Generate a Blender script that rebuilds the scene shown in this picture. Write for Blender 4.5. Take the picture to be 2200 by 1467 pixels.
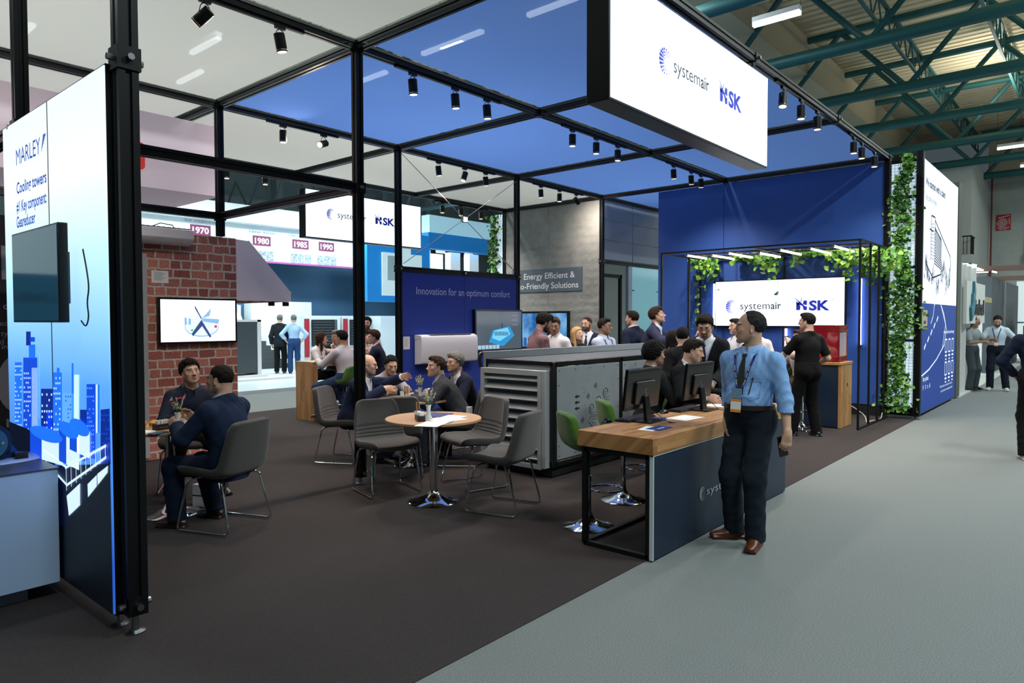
import bpy, math, random
import numpy as np
from mathutils import Vector, Matrix
sc = bpy.context.scene
for _o in list(bpy.data.objects): bpy.data.objects.remove(_o)
COL = sc.collection
PI = math.pi
# ---------------------------------------------------------------- camera
CF = 1486.9
CY, CP, CR = 0.86073475, -0.03113253, -0.00163781
_F = np.array([math.sin(CY)*math.cos(CP), math.cos(CY)*math.cos(CP), math.sin(CP)])
_R = np.array([math.cos(CY), -math.sin(CY), 0.0]); _U = np.cross(_R, _F)
_r = math.cos(CR)*_R+math.sin(CR)*_U; _u = -math.sin(CR)*_R+math.cos(CR)*_U
CAMP = (-4.3817, -5.8412, 1.70)
cam = bpy.data.cameras.new('camera'); camo = bpy.data.objects.new('camera', cam); COL.objects.link(camo)
cam.sensor_width = 36; cam.lens = CF*36/2200; cam.clip_end = 200; cam.clip_start = .05
camo.matrix_world = Matrix(((_r[0], _u[0], -_F[0], CAMP[0]), (_r[1], _u[1], -_F[1], CAMP[1]), (_r[2], _u[2], -_F[2], CAMP[2]), (0, 0, 0, 1)))
cam.dof.use_dof = False
sc.camera = camo
sc.view_settings.view_transform = 'Standard'; sc.view_settings.look = 'None'
sc.view_settings.gamma = 1; sc.view_settings.use_curve_mapping = False
sc.view_settings.exposure = -0.1
# ---------------------------------------------------------------- world and hall lamps
w = bpy.data.worlds.new('world'); sc.world = w; w.use_nodes = True
w.node_tree.nodes['Background'].inputs[0].default_value = (.55, .72, .8, 1)
w.node_tree.nodes['Background'].inputs[1].default_value = .10
def area(name, loc, size, power, col=(1, 1, 1), rot=(0, 0, 0), parent=None):
    l = bpy.data.lights.new(name, 'AREA'); l.shape = 'RECTANGLE'; l.size, l.size_y = size; l.energy = power; l.color = col
    o = bpy.data.objects.new(name, l); COL.objects.link(o); o.location = loc; o.rotation_euler = rot
    if parent: o.parent = parent
    return o
HALL = (.88, .98, .97)
# rows of strip lamps hung under the hall roof
for hx, hy, pw in ((-8, -8, 240), (-3, -9, 460), (3, -9, 700), (9, -9, 600), (14, -9, 500), (19, -9, 600), (26, -9, 600),
                   (-3, 1.5, 300), (3, 1.5, 330), (9, 1.5, 330), (3, 8.5, 380), (-4, 8.5, 300)):
    area('hall_strip_light', (hx, hy, 8.6), (2.4, .5), pw, HALL)
for hx, hy in ((11, -6), (15, -6.5), (18.9, -7), (26.8, -7), (22.8, -3)):   # added uplights that brighten the roof sheet from below
    area('roof_fill_uplight', (hx, hy, 8.5), (2.4, .5), 110, (1., .97, .86), (PI, 0, 0))
# lamps of the neighbouring stands (under their own ceilings)
for px, py, pz, pw in ((4, 12.3, 5.6, 300), (9, 12.3, 5.6, 380), (14, 13, 5.6, 300), (7, 15.4, 3.1, 80)):
    area('stand_light', (px, py, pz), (2.2, .8), pw, (.80, .96, 1.0))
for px, py, pw in ((24, 1.5, 300), (30, 0, 300), (19, -1.5, 200)):
    area('stand_light', (px, py, 3.6), (1.6, .8), pw, (.82, .97, 1.0))
# ---------------------------------------------------------------- helpers
def lin(c):
    c = c/255.0
    return c/12.92 if c <= .04045 else ((c+.055)/1.055)**2.4
def rgb(h):
    if isinstance(h, str): return tuple(lin(int(h[i:i+2], 16)) for i in (0, 2, 4))
    return h
MATS = {}
def mat(name, col, rough=.6, metal=0., bump=None, noise=None, emis=0., alpha=1., trans=0., coat=0., spec=.5, sheen=0., attr=False, ecol=None):
    if name in MATS: return MATS[name]
    m = bpy.data.materials.new(name); m.use_nodes = True; nt = m.node_tree; b = nt.nodes['Principled BSDF']
    c = rgb(col)+(1,)
    b.inputs['Base Color'].default_value = c; b.inputs['Roughness'].default_value = rough; b.inputs['Metallic'].default_value = metal
    b.inputs['Specular IOR Level'].default_value = spec
    b.inputs['Alpha'].default_value = alpha; b.inputs['Transmission Weight'].default_value = trans; b.inputs['Coat Weight'].default_value = coat
    b.inputs['Sheen Weight'].default_value = sheen
    if emis: b.inputs['Emission Color'].default_value = (rgb(ecol)+(1,)) if ecol else c; b.inputs['Emission Strength'].default_value = emis
    N = nt.nodes.new; L = nt.links.new
    if attr:
        a = N('ShaderNodeAttribute'); a.attribute_name = 'Col'; L(a.outputs['Color'], b.inputs['Base Color'])
    if noise or bump: tc = N('ShaderNodeTexCoord')
    if noise:
        t = N('ShaderNodeTexNoise'); t.inputs['Scale'].default_value = noise[0]; t.inputs['Detail'].default_value = 4
        L(tc.outputs['Object'], t.inputs['Vector'])
        mx = N('ShaderNodeMix'); mx.data_type = 'RGBA'; mx.blend_type = 'MULTIPLY'; mx.inputs['Factor'].default_value = 1
        r = N('ShaderNodeMapRange'); r.inputs['From Min'].default_value = .3; r.inputs['From Max'].default_value = .7
        r.inputs['To Min'].default_value = 1-noise[1]; r.inputs['To Max'].default_value = 1+noise[1]
        L(t.outputs['Fac'], r.inputs['Value'])
        if attr: L(a.outputs['Color'], mx.inputs['A'])
        else: mx.inputs['A'].default_value = c
        L(r.outputs['Result'], mx.inputs['B']); L(mx.outputs['Result'], b.inputs['Base Color'])
    if bump:
        t2 = N('ShaderNodeTexNoise'); t2.inputs['Scale'].default_value = bump[0]; t2.inputs['Detail'].default_value = 3
        L(tc.outputs['Object'], t2.inputs['Vector'])
        bp = N('ShaderNodeBump'); bp.inputs['Strength'].default_value = bump[1]; bp.inputs['Distance'].default_value = bump[2] if len(bump) > 2 else .01
        L(t2.outputs['Fac'], bp.inputs['Height']); L(bp.outputs['Normal'], b.inputs['Normal'])
    MATS[name] = m
    return m
def wloc(o):
    v = Vector((0, 0, 0))
    while o is not None: v = v+o.location; o = o.parent
    return v
def tag(o, label=None, cat=None, group=None, kind=None):
    if label: o['label'] = label
    if cat: o['category'] = cat
    if group: o['group'] = group
    if kind: o['kind'] = kind
    return o
def thing(name, label, cat, loc=(0, 0, 0), rz=0, group=None):
    o = bpy.data.objects.new(name, None); COL.objects.link(o); o.location = loc; o.rotation_euler = (0, 0, rz)
    o.empty_display_size = .1
    return tag(o, label, cat, group)
def copy_tree(o, parent=None):
    c = o.copy(); COL.objects.link(c); c.parent = parent
    for ch in list(o.children): copy_tree(ch, c)
    return c
def put(o, x, y, z=0, rz=0, label=None, group=None):
    o.location = (x, y, z); o.rotation_euler = (0, 0, rz)
    if label: o['label'] = label
    if group: o['group'] = group
    return o
def rot3(a, b):  # frame with z along b-a
    d = (Vector(b)-Vector(a)).normalized(); up = Vector((0, 0, 1)) if abs(d.z) < .95 else Vector((1, 0, 0))
    x = up.cross(d).normalized(); y = d.cross(x)
    return x, y, d
class MB:
    def __init__(s): s.v = []; s.f = []; s.m = []
    def add(s, vs, fs, mi=0):
        n = len(s.v); s.v += [tuple(v) for v in vs]
        for f in fs: s.f.append(tuple(i+n for i in f)); s.m.append(mi)
        return s
    def box(s, x0, x1, y0, y1, z0, z1, mi=0):
        return s.add([(x, y, z) for z in (z0, z1) for y in (y0, y1) for x in (x0, x1)],
                     [(0, 2, 3, 1), (4, 5, 7, 6), (0, 1, 5, 4), (2, 6, 7, 3), (0, 4, 6, 2), (1, 3, 7, 5)], mi)
    def obox(s, c, hx, hy, hz, ax=(1, 0, 0), ay=(0, 1, 0), az=(0, 0, 1), mi=0):
        c, ax, ay, az = map(Vector, (c, ax, ay, az))
        return s.add([c+ax*(hx*i)+ay*(hy*j)+az*(hz*k) for k in (-1, 1) for j in (-1, 1) for i in (-1, 1)],
                     [(0, 2, 3, 1), (4, 5, 7, 6), (0, 1, 5, 4), (2, 6, 7, 3), (0, 4, 6, 2), (1, 3, 7, 5)], mi)
    def bar(s, a, b, w, h=None, mi=0):
        h = h or w; x, y, d = rot3(a, b); c = (Vector(a)+Vector(b))/2
        return s.obox(c, w/2, h/2, (Vector(b)-Vector(a)).length/2, x, y, d, mi)
    def cyl(s, a, b, r, r2=None, n=16, mi=0, caps=True):
        r2 = r if r2 is None else r2; x, y, d = rot3(a, b); a = Vector(a); b = Vector(b); vs = []
        for p, q in ((a, r), (b, r2)):
            for i in range(n):
                t = 2*PI*i/n; vs.append(p+x*(q*math.cos(t))+y*(q*math.sin(t)))
        fs = [(i, (i+1) % n, n+(i+1) % n, n+i) for i in range(n)]
        if caps: fs += [tuple(range(n-1, -1, -1)), tuple(range(n, 2*n))]
        return s.add(vs, fs, mi)
    def tube(s, pts, r, n=8, closed=False, mi=0):
        P = [Vector(p) for p in pts]; m = len(P); vs = []; up = None
        for i in range(m):
            if closed: d = (P[(i+1) % m]-P[i-1]).normalized()
            else: d = (P[min(i+1, m-1)]-P[max(i-1, 0)]).normalized()
            if up is None: up = Vector((0, 0, 1)) if abs(d.z) < .9 else Vector((1, 0, 0))
            x = up.cross(d)
            if x.length < 1e-4: x = Vector((0, 1, 0)).cross(d)
            x.normalize(); up = d.cross(x).normalized()
            rr = r[i] if isinstance(r, (list, tuple)) else r
            for k in range(n):
                t = 2*PI*k/n; vs.append(P[i]+x*(rr*math.cos(t))+up*(rr*math.sin(t)))
        fs = []
        for i in range(m if closed else m-1):
            j = (i+1) % m
            for k in range(n): fs.append((i*n+k, i*n+(k+1) % n, j*n+(k+1) % n, j*n+k))
        if not closed: fs += [tuple(range(n-1, -1, -1)), tuple((m-1)*n+k for k in range(n))]
        return s.add(vs, fs, mi)
    def lathe(s, prof, c=(0, 0, 0), n=32, mi=0):
        vs = []; m = len(prof)
        for r, z in prof:
            for i in range(n):
                t = 2*PI*i/n; vs.append((c[0]+r*math.cos(t), c[1]+r*math.sin(t), c[2]+z))
        fs = [(j*n+i, j*n+(i+1) % n, (j+1)*n+(i+1) % n, (j+1)*n+i) for j in range(m-1) for i in range(n)]
        if prof[0][0] > 1e-5: fs.append(tuple(range(n-1, -1, -1)))
        if prof[-1][0] > 1e-5: fs.append(tuple((m-1)*n+i for i in range(n)))
        return s.add(vs, fs, mi)
    def prism(s, poly, o, u, v, d, mi=0):  # polygon in frame (o,u,v), extruded by vector d
        o, u, v, d = map(Vector, (o, u, v, d)); n = len(poly)
        a = [o+u*p[0]+v*p[1] for p in poly]
        return s.add(a+[q+d for q in a], [tuple(range(n-1, -1, -1)), tuple(range(n, 2*n))]+[(i, (i+1) % n, n+(i+1) % n, n+i) for i in range(n)], mi)
    def ell(s, c, r, nu=16, nv=10, mi=0):
        vs = []
        for j in range(nv+1):
            p = PI*j/nv
            for i in range(nu):
                t = 2*PI*i/nu; vs.append((c[0]+r[0]*math.sin(p)*math.cos(t), c[1]+r[1]*math.sin(p)*math.sin(t), c[2]-r[2]*math.cos(p)))
        return s.add(vs, [(j*nu+i, j*nu+(i+1) % nu, (j+1)*nu+(i+1) % nu, (j+1)*nu+i) for j in range(nv) for i in range(nu)], mi)
    def quad(s, a, b, c, d, mi=0): return s.add([a, b, c, d], [(0, 1, 2, 3)], mi)
    def build(s, name, mats, parent=None, ang=35, bevel=0, seg=2, label=None):
        if not isinstance(mats, (list, tuple)): mats = [mats]
        me = bpy.data.meshes.new(name); o = bpy.data.objects.new(name, me)
        vs = s.v
        if parent is not None: off = wloc(parent)
        else:
            A = np.array(vs); off = Vector(((A[:, 0].min()+A[:, 0].max())/2, (A[:, 1].min()+A[:, 1].max())/2, A[:, 2].min()))
        me.from_pydata([(v[0]-off.x, v[1]-off.y, v[2]-off.z) for v in vs], [], s.f)
        for m in mats: me.materials.append(m)
        me.polygons.foreach_set('material_index', s.m)
        me.update()
        COL.objects.link(o)
        if ang: me.shade_smooth(); me.set_sharp_from_angle(angle=math.radians(ang))
        if parent is not None: o.parent = parent
        else: o.location = off
        if bevel:
            b = o.modifiers.new('bevel', 'BEVEL'); b.width = bevel; b.segments = seg; b.limit_method = 'ANGLE'; b.angle_limit = math.radians(40); b.harden_normals = False
        if label: o['label'] = label
        return o
def rrect(w, h, r, n=5):
    pts = []
    for cx, cy, a in ((w/2-r, h/2-r, 0), (-w/2+r, h/2-r, 90), (-w/2+r, -h/2+r, 180), (w/2-r, -h/2+r, 270)):
        for i in range(n+1):
            t = math.radians(a+90*i/n); pts.append((cx+r*math.cos(t), cy+r*math.sin(t)))
    return pts
def struct(name, mb, m, **k):
    o = mb.build(name, m, **k); o['kind'] = 'structure'; return o
# text as mesh: origin o, direction u (reading), v (up), height h of capitals; returns list of verts/faces added to mb
_txt = {}
def text_geo(s, bold=0., depth=.0, sx=1.):
    key = (s, bold)
    if key not in _txt:
        c = bpy.data.curves.new('t', 'FONT'); c.body = s; c.size = 1; c.offset = bold; c.resolution_u = 3; c.fill_mode = 'FRONT'
        o = bpy.data.objects.new('t', c); COL.objects.link(o)
        dg = bpy.context.evaluated_depsgraph_get(); me = bpy.data.meshes.new_from_object(o.evaluated_get(dg))
        _txt[key] = ([v.co.copy() for v in me.vertices], [tuple(p.vertices) for p in me.polygons])
        bpy.data.objects.remove(o); bpy.data.curves.remove(c); bpy.data.meshes.remove(me)
    return _txt[key]
def text(mb, s, o, u, v, h, w=None, bold=0., center=False, mi=0):
    vs, fs = text_geo(s, bold)
    if not vs: return mb
    x0 = min(p.x for p in vs); x1 = max(p.x for p in vs)
    k = h/.73; kx = (w/(x1-x0)) if w else k
    o = Vector(o); u = Vector(u).normalized(); v = Vector(v).normalized()
    ox = (x0+x1)/2 if center else x0
    return mb.add([o+u*((p.x-ox)*kx)+v*(p.y*k) for p in vs], fs, mi)
def ribbon(mb, pts, w, nrm, th=.002, mi=0):  # flat strip following pts, width along cross(dir,nrm)
    P = [Vector(p) for p in pts]; n = Vector(nrm).normalized()
    for i in range(len(P)-1):
        d = (P[i+1]-P[i]).normalized(); s = d.cross(n).normalized()*(w/2)
        a, b = P[i]-d*(w*.2 if i else 0), P[i+1]+d*(w*.2 if i < len(P)-2 else 0)
        mb.add([a-s, a+s, b+s, b-s, a-s+n*th, a+s+n*th, b+s+n*th, b-s+n*th],
               [(0, 3, 2, 1), (4, 5, 6, 7), (0, 1, 5, 4), (1, 2, 6, 5), (2, 3, 7, 6), (3, 0, 4, 7)], mi)
    return mb
def rpath(pts, r, n=5, closed=False):
    P = [Vector(p) for p in pts]; out = []; m = len(P)
    for i, p in enumerate(P):
        if not closed and i in (0, m-1): out.append(p); continue
        a = P[i-1]; b = P[(i+1) % m]; da = (a-p); db = (b-p); q = min(r, da.length*.48, db.length*.48)
        s = p+da.normalized()*q; e = p+db.normalized()*q
        for k in range(n+1):
            t = k/n; out.append(s*(1-t)**2+p*2*t*(1-t)+e*t**2)
    return out
# ---------------------------------------------------------------- smooth-union bodies meshed by surface nets
V3 = lambda *a: np.array(a, float)
def rX(a): c, s = math.cos(a), math.sin(a); return np.array([[1, 0, 0], [0, c, -s], [0, s, c]])
def rY(a): c, s = math.cos(a), math.sin(a); return np.array([[c, 0, s], [0, 1, 0], [-s, 0, c]])
def rZ(a): c, s = math.cos(a), math.sin(a); return np.array([[c, -s, 0], [s, c, 0], [0, 0, 1]])
I3 = np.eye(3)
class Fr:
    def __init__(s, o=(0, 0, 0), R=I3, k=1.): s.o = np.array(o, float); s.R = R; s.k = k
    def p(s, *a): return s.o+s.R@(np.array(a, float)*s.k)
    def d(s, *a): return s.R@np.array(a, float)
    def inv(s, P): return ((P-s.o)@s.R)/s.k
W0 = Fr()
def RC(a, b, ra, rb=None, k=.03, fr=W0, sc=None, op=1):
    rb = ra if rb is None else rb; a = np.array(a, float); b = np.array(b, float)
    return ('rc', a, b, ra, rb, k, fr, None if sc is None else np.array(sc, float), op, fr.p(*((a+b)/2)), (np.linalg.norm(a-b)/2+max(ra, rb))*fr.k)
def EL(c, r, k=.03, fr=W0, op=1):
    c = np.array(c, float); r = np.array(r, float)
    return ('el', c, r, 0, 0, k, fr, None, op, fr.p(*c), max(r)*fr.k)
def BX(c, h, rd, k=.01, fr=W0, op=1):
    c = np.array(c, float); h = np.array(h, float)
    return ('bx', c, h, rd, 0, k, fr, None, op, fr.p(*c), (np.linalg.norm(h)+rd)*fr.k)
def _pd(q, P):
    kind, A, B, ra, rb, k, fr, scl, op, cc, R = q
    L = fr.inv(P)
    if kind == 'rc':
        if scl is not None: L = L/scl; A = A/scl; B = B/scl
        ab = B-A; t = np.clip(((L-A)@ab)/max(ab@ab, 1e-9), 0, 1)
        d = np.linalg.norm(L-A-t[:, None]*ab, axis=1)-(ra+(rb-ra)*t)
        if scl is not None: d = d*.85
    elif kind == 'el':
        X = (L-A)/B; k0 = np.linalg.norm(X, axis=1); k1 = np.linalg.norm(X/B, axis=1)+1e-9
        d = k0*(k0-1)/k1
    else:
        X = np.abs(L-A)-B; d = np.linalg.norm(np.maximum(X, 0), axis=1)+np.minimum(X.max(1), 0)-ra
    return d*fr.k
def sdf(prims, P):
    d = np.full(len(P), 9.)
    for q in prims:
        b = np.linalg.norm(P-q[9], axis=1)-q[10]; op = q[8]; m = b < .09; k = q[5]
        if op > 0:
            d[~m] = np.minimum(d[~m], b[~m])
            if m.any():
                e = _pd(q, P[m]); a = d[m]; h = np.clip(.5+.5*(e-a)/k, 0, 1); d[m] = e+(a-e)*h-k*h*(1-h)
        elif m.any():
            e = -_pd(q, P[m]); a = d[m]; h = np.clip(.5-.5*(e-a)/k, 0, 1); d[m] = a+(e-a)*(1-np.clip(.5+.5*(a-e)/k, 0, 1))+k*h*(1-h)
    return d
def bounds(prims, m=.05):
    C = np.array([q[9] for q in prims if q[8] > 0]); R = np.array([q[10] for q in prims if q[8] > 0])[:, None]
    return (C-R).min(0)-m, (C+R).max(0)+m
def nets(fn, lo, hi, h):
    S = 4; n = [int(math.ceil((hi[i]-lo[i])/h/S))*S+1 for i in range(3)]
    ax = [lo[i]+h*np.arange(n[i]) for i in range(3)]
    cx = [a[::S] for a in ax]
    G = np.stack(np.meshgrid(*cx, indexing='ij'), -1).reshape(-1, 3)
    Dc = fn(G).reshape(len(cx[0]), len(cx[1]), len(cx[2]))
    A = np.abs(Dc); B = A[:-1, :-1, :-1]
    for i in (0, 1):
        for j in (0, 1):
            for k in (0, 1):
                B = np.minimum(B, A[i:A.shape[0]-1+i, j:A.shape[1]-1+j, k:A.shape[2]-1+k])
    act = B < S*h*1.5
    D = np.repeat(np.repeat(np.repeat(Dc, S, 0), S, 1), S, 2)[:n[0], :n[1], :n[2]].copy()
    M = np.zeros(n, bool)
    am = np.repeat(np.repeat(np.repeat(act, S, 0), S, 1), S, 2)
    M[:-1, :-1, :-1] = am
    for i in (0, 1):
        for j in (0, 1):
            for k in (0, 1):
                M[i:n[0]-1+i, j:n[1]-1+j, k:n[2]-1+k] |= am
    I = np.argwhere(M)
    D[M] = fn(np.array(lo)+I*h)
    ins = D < 0
    ins[0] = ins[-1] = False; ins[:, 0] = ins[:, -1] = False; ins[:, :, 0] = ins[:, :, -1] = False
    nn = np.array(n); st = np.array([n[1]*n[2], n[2], 1])
    ids = []; pts = []; quads = []
    for a in range(3):
        s0 = [slice(None)]*3; s1 = [slice(None)]*3; s0[a] = slice(0, -1); s1[a] = slice(1, None)
        i0 = ins[tuple(s0)]; i1 = ins[tuple(s1)]
        E = np.argwhere(i0 != i1)
        if not len(E): continue
        E2 = E.copy(); E2[:, a] += 1
        d0 = D[tuple(E.T)]; d1 = D[tuple(E2.T)]
        dd = d0-d1; t = np.where(np.abs(dd) > 1e-9, d0/np.where(np.abs(dd) > 1e-9, dd, 1), .5); t = np.clip(t, .02, .98)
        p = E.astype(float); p[:, a] += t
        b, c = (a+1) % 3, (a+2) % 3
        base = E@st; q = []
        for ob, oc in ((0, 0), (-1, 0), (-1, -1), (0, -1)):
            q.append(base+ob*st[b]+oc*st[c])
        q = np.array(q).T
        fl = i0[tuple(E.T)]
        q[~fl] = q[~fl][:, ::-1]
        quads.append(q[:, ::-1][:, ::-1])
        for r in range(4): ids.append(q[:, r]); pts.append(p)
    ids = np.concatenate(ids); pts = np.concatenate(pts)
    uq, inv = np.unique(ids, return_inverse=True)
    cnt = np.bincount(inv); Vt = np.stack([np.bincount(inv, pts[:, i])/cnt for i in range(3)], 1)
    Q = np.searchsorted(uq, np.concatenate(quads))
    return np.array(lo)+Vt*h, Q
def smooth_v(V, Q, it=1, w=.5):
    n = len(V)
    a = np.concatenate([Q[:, 0], Q[:, 1], Q[:, 2], Q[:, 3]]); b = np.concatenate([Q[:, 1], Q[:, 2], Q[:, 3], Q[:, 0]])
    for _ in range(it):
        c = np.bincount(a, minlength=n)+np.bincount(b, minlength=n); S = np.zeros_like(V)
        for i in range(3): S[:, i] = np.bincount(a, V[b, i], minlength=n)+np.bincount(b, V[a, i], minlength=n)
        V = V*(1-w)+w*S/np.maximum(c, 1)[:, None]
    return V
def mesh_np(name, V, Q, m, parent, col=None, label=None):
    me = bpy.data.meshes.new(name); n = len(V); f = len(Q)
    me.vertices.add(n); me.vertices.foreach_set('co', V.astype(np.float32).ravel())
    me.loops.add(4*f); me.loops.foreach_set('vertex_index', Q.astype(np.int32).ravel())
    me.polygons.add(f); me.polygons.foreach_set('loop_start', np.arange(0, 4*f, 4, dtype=np.int32))
    me.update(calc_edges=True); me.validate()
    me.shade_smooth(); me.materials.append(m)
    if col is not None:
        at = me.color_attributes.new('Col', 'FLOAT_COLOR', 'POINT')
        at.data.foreach_set('color', np.concatenate([col, np.ones((n, 1))], 1).astype(np.float32).ravel())
    o = bpy.data.objects.new(name, me); COL.objects.link(o); o.parent = parent
    if label: o['label'] = label
    return o
def ik(a, b, l1, l2, pole):
    a = np.array(a, float); b = np.array(b, float); d = b-a; L = np.linalg.norm(d); mx = (l1+l2)*.995
    if L > mx: b = a+d/L*mx; d = b-a; L = mx
    u = d/L; x = (l1*l1-l2*l2+L*L)/(2*L); h = math.sqrt(max(l1*l1-x*x, 0))
    p = np.array(pole, float); p = p-u*(p@u); p = p/max(np.linalg.norm(p), 1e-6)
    return a+u*x+p*h, b
def head_prims(H, male=True, bald=False):
    k = .015; s = 1. if male else .9
    P = [EL((0, -.014, .035), (.076, .096, .086), .02, H), EL((0, .03, -.022), (.064, .062, .083), .03, H)]
    for x in (-1, 1):
        P += [RC((x*.052, .0, -.05), (x*.018, .066, -.098), .02*s, .015, .03, H), EL((x*.042, .062, -.022), (.021, .02, .022), .02, H),
              EL((x*.03, .058, -.07), (.022, .022, .03), .025, H)]
    P += [EL((0, .076, -.1), (.02*s, .017, .016), .02, H), RC((-.034, .081, .025), (.034, .081, .025), .0125*s, None, .014, H)]
    for x in (-1, 1): P += [EL((x*.032, .1, .004), (.016, .013, .0105), .012, H, -1)]
    P += [RC((0, .09, .016), (0, .109, -.026), .007, .0105, .009, H), EL((0, .112, -.031), (.0125*s, .0125, .010), .008, H)]
    for x in (-1, 1):
        P += [EL((x*.0125, .1, -.035), (.008, .0105, .0075), .006, H), EL((x*.032, .0785, .004), (.013, .013, .013), .001, H)]
    P += [EL((0, .091, -.0585), (.023, .011, .0055), .006, H), EL((0, .0895, -.0705), (.02, .011, .0065), .006, H),
          EL((0, .106, -.0643), (.024, .01, .0012), .003, H, -1)]
    for x in (-1, 1):
        E = Fr(H.p(x*.077, -.006, -.008), H.R@rZ(x*-.35)@rX(.18), H.k)
        P += [EL((0, 0, 0), (.0075, .018, .031), .006, E), EL((x*.006, .003, .002), (.006, .010, .019), .004, E, -1), EL((0, .002, -.026), (.006, .009, .009), .004, E)]
    return P
def hand_prims(Wp, d, nrm, side, curl=.5, spread=.0, thumb=0., k=1.):
    d = d/np.linalg.norm(d); z = nrm-d*(nrm@d); z = z/np.linalg.norm(z); x = np.cross(d, z)
    H = Fr(Wp, np.stack([x, d, z], 1), k)
    P = [EL((0, .048, 0), (.04, .05, .016), .02, H), RC((0, -.02, 0), (0, .02, 0), .024, .026, .02, H, (1.15, 1, .75))]
    P += [RC((-.028, .07, 0), (.028, .068, 0), .0125, .011, .012, H)]
    for i, (fx, L) in enumerate(((-.03, .07), (-.011, .082), (.009, .078), (.028, .06))):
        fx *= side; c = curl*(1+.12*i) if i else curl*.75
        b = V3(fx, .082-.004*abs(i-1.2), 0); sp = spread*(i-1.5)*.3*side
        prev = b; ang = c*.5; r = .0088-.0006*(i == 3)
        for sgi, seg in enumerate((.44, .31, .25)):
            dr = V3(math.sin(sp)*math.cos(ang), math.cos(ang), -math.sin(ang)); nx = prev+dr*L*seg
            P.append(RC(prev, nx, r, r-.0008, .004, H)); prev = nx; ang += c; r -= .0008
    sx = -side
    P += [RC((sx*.022, .02, -.004), (sx*(.048+.01*thumb), .058, -.014), .014, .0105, .012, H), RC((sx*(.048+.01*thumb), .058, -.014), (sx*(.05+.03*thumb), .088, -.022), .0098, .008, .004, H)]
    return P, H
SKIN = {'light': (0.55, .33, .24), 'mid': (.42, .24, .165), 'tan': (.33, .18, .12)}
HAIRC = {'black': '0f0d0d', 'dark': '1b1512', 'brown': '33211a', 'grey': '6a6866', 'blond': 'b08d5c', 'darkgrey': '242325'}
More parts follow.
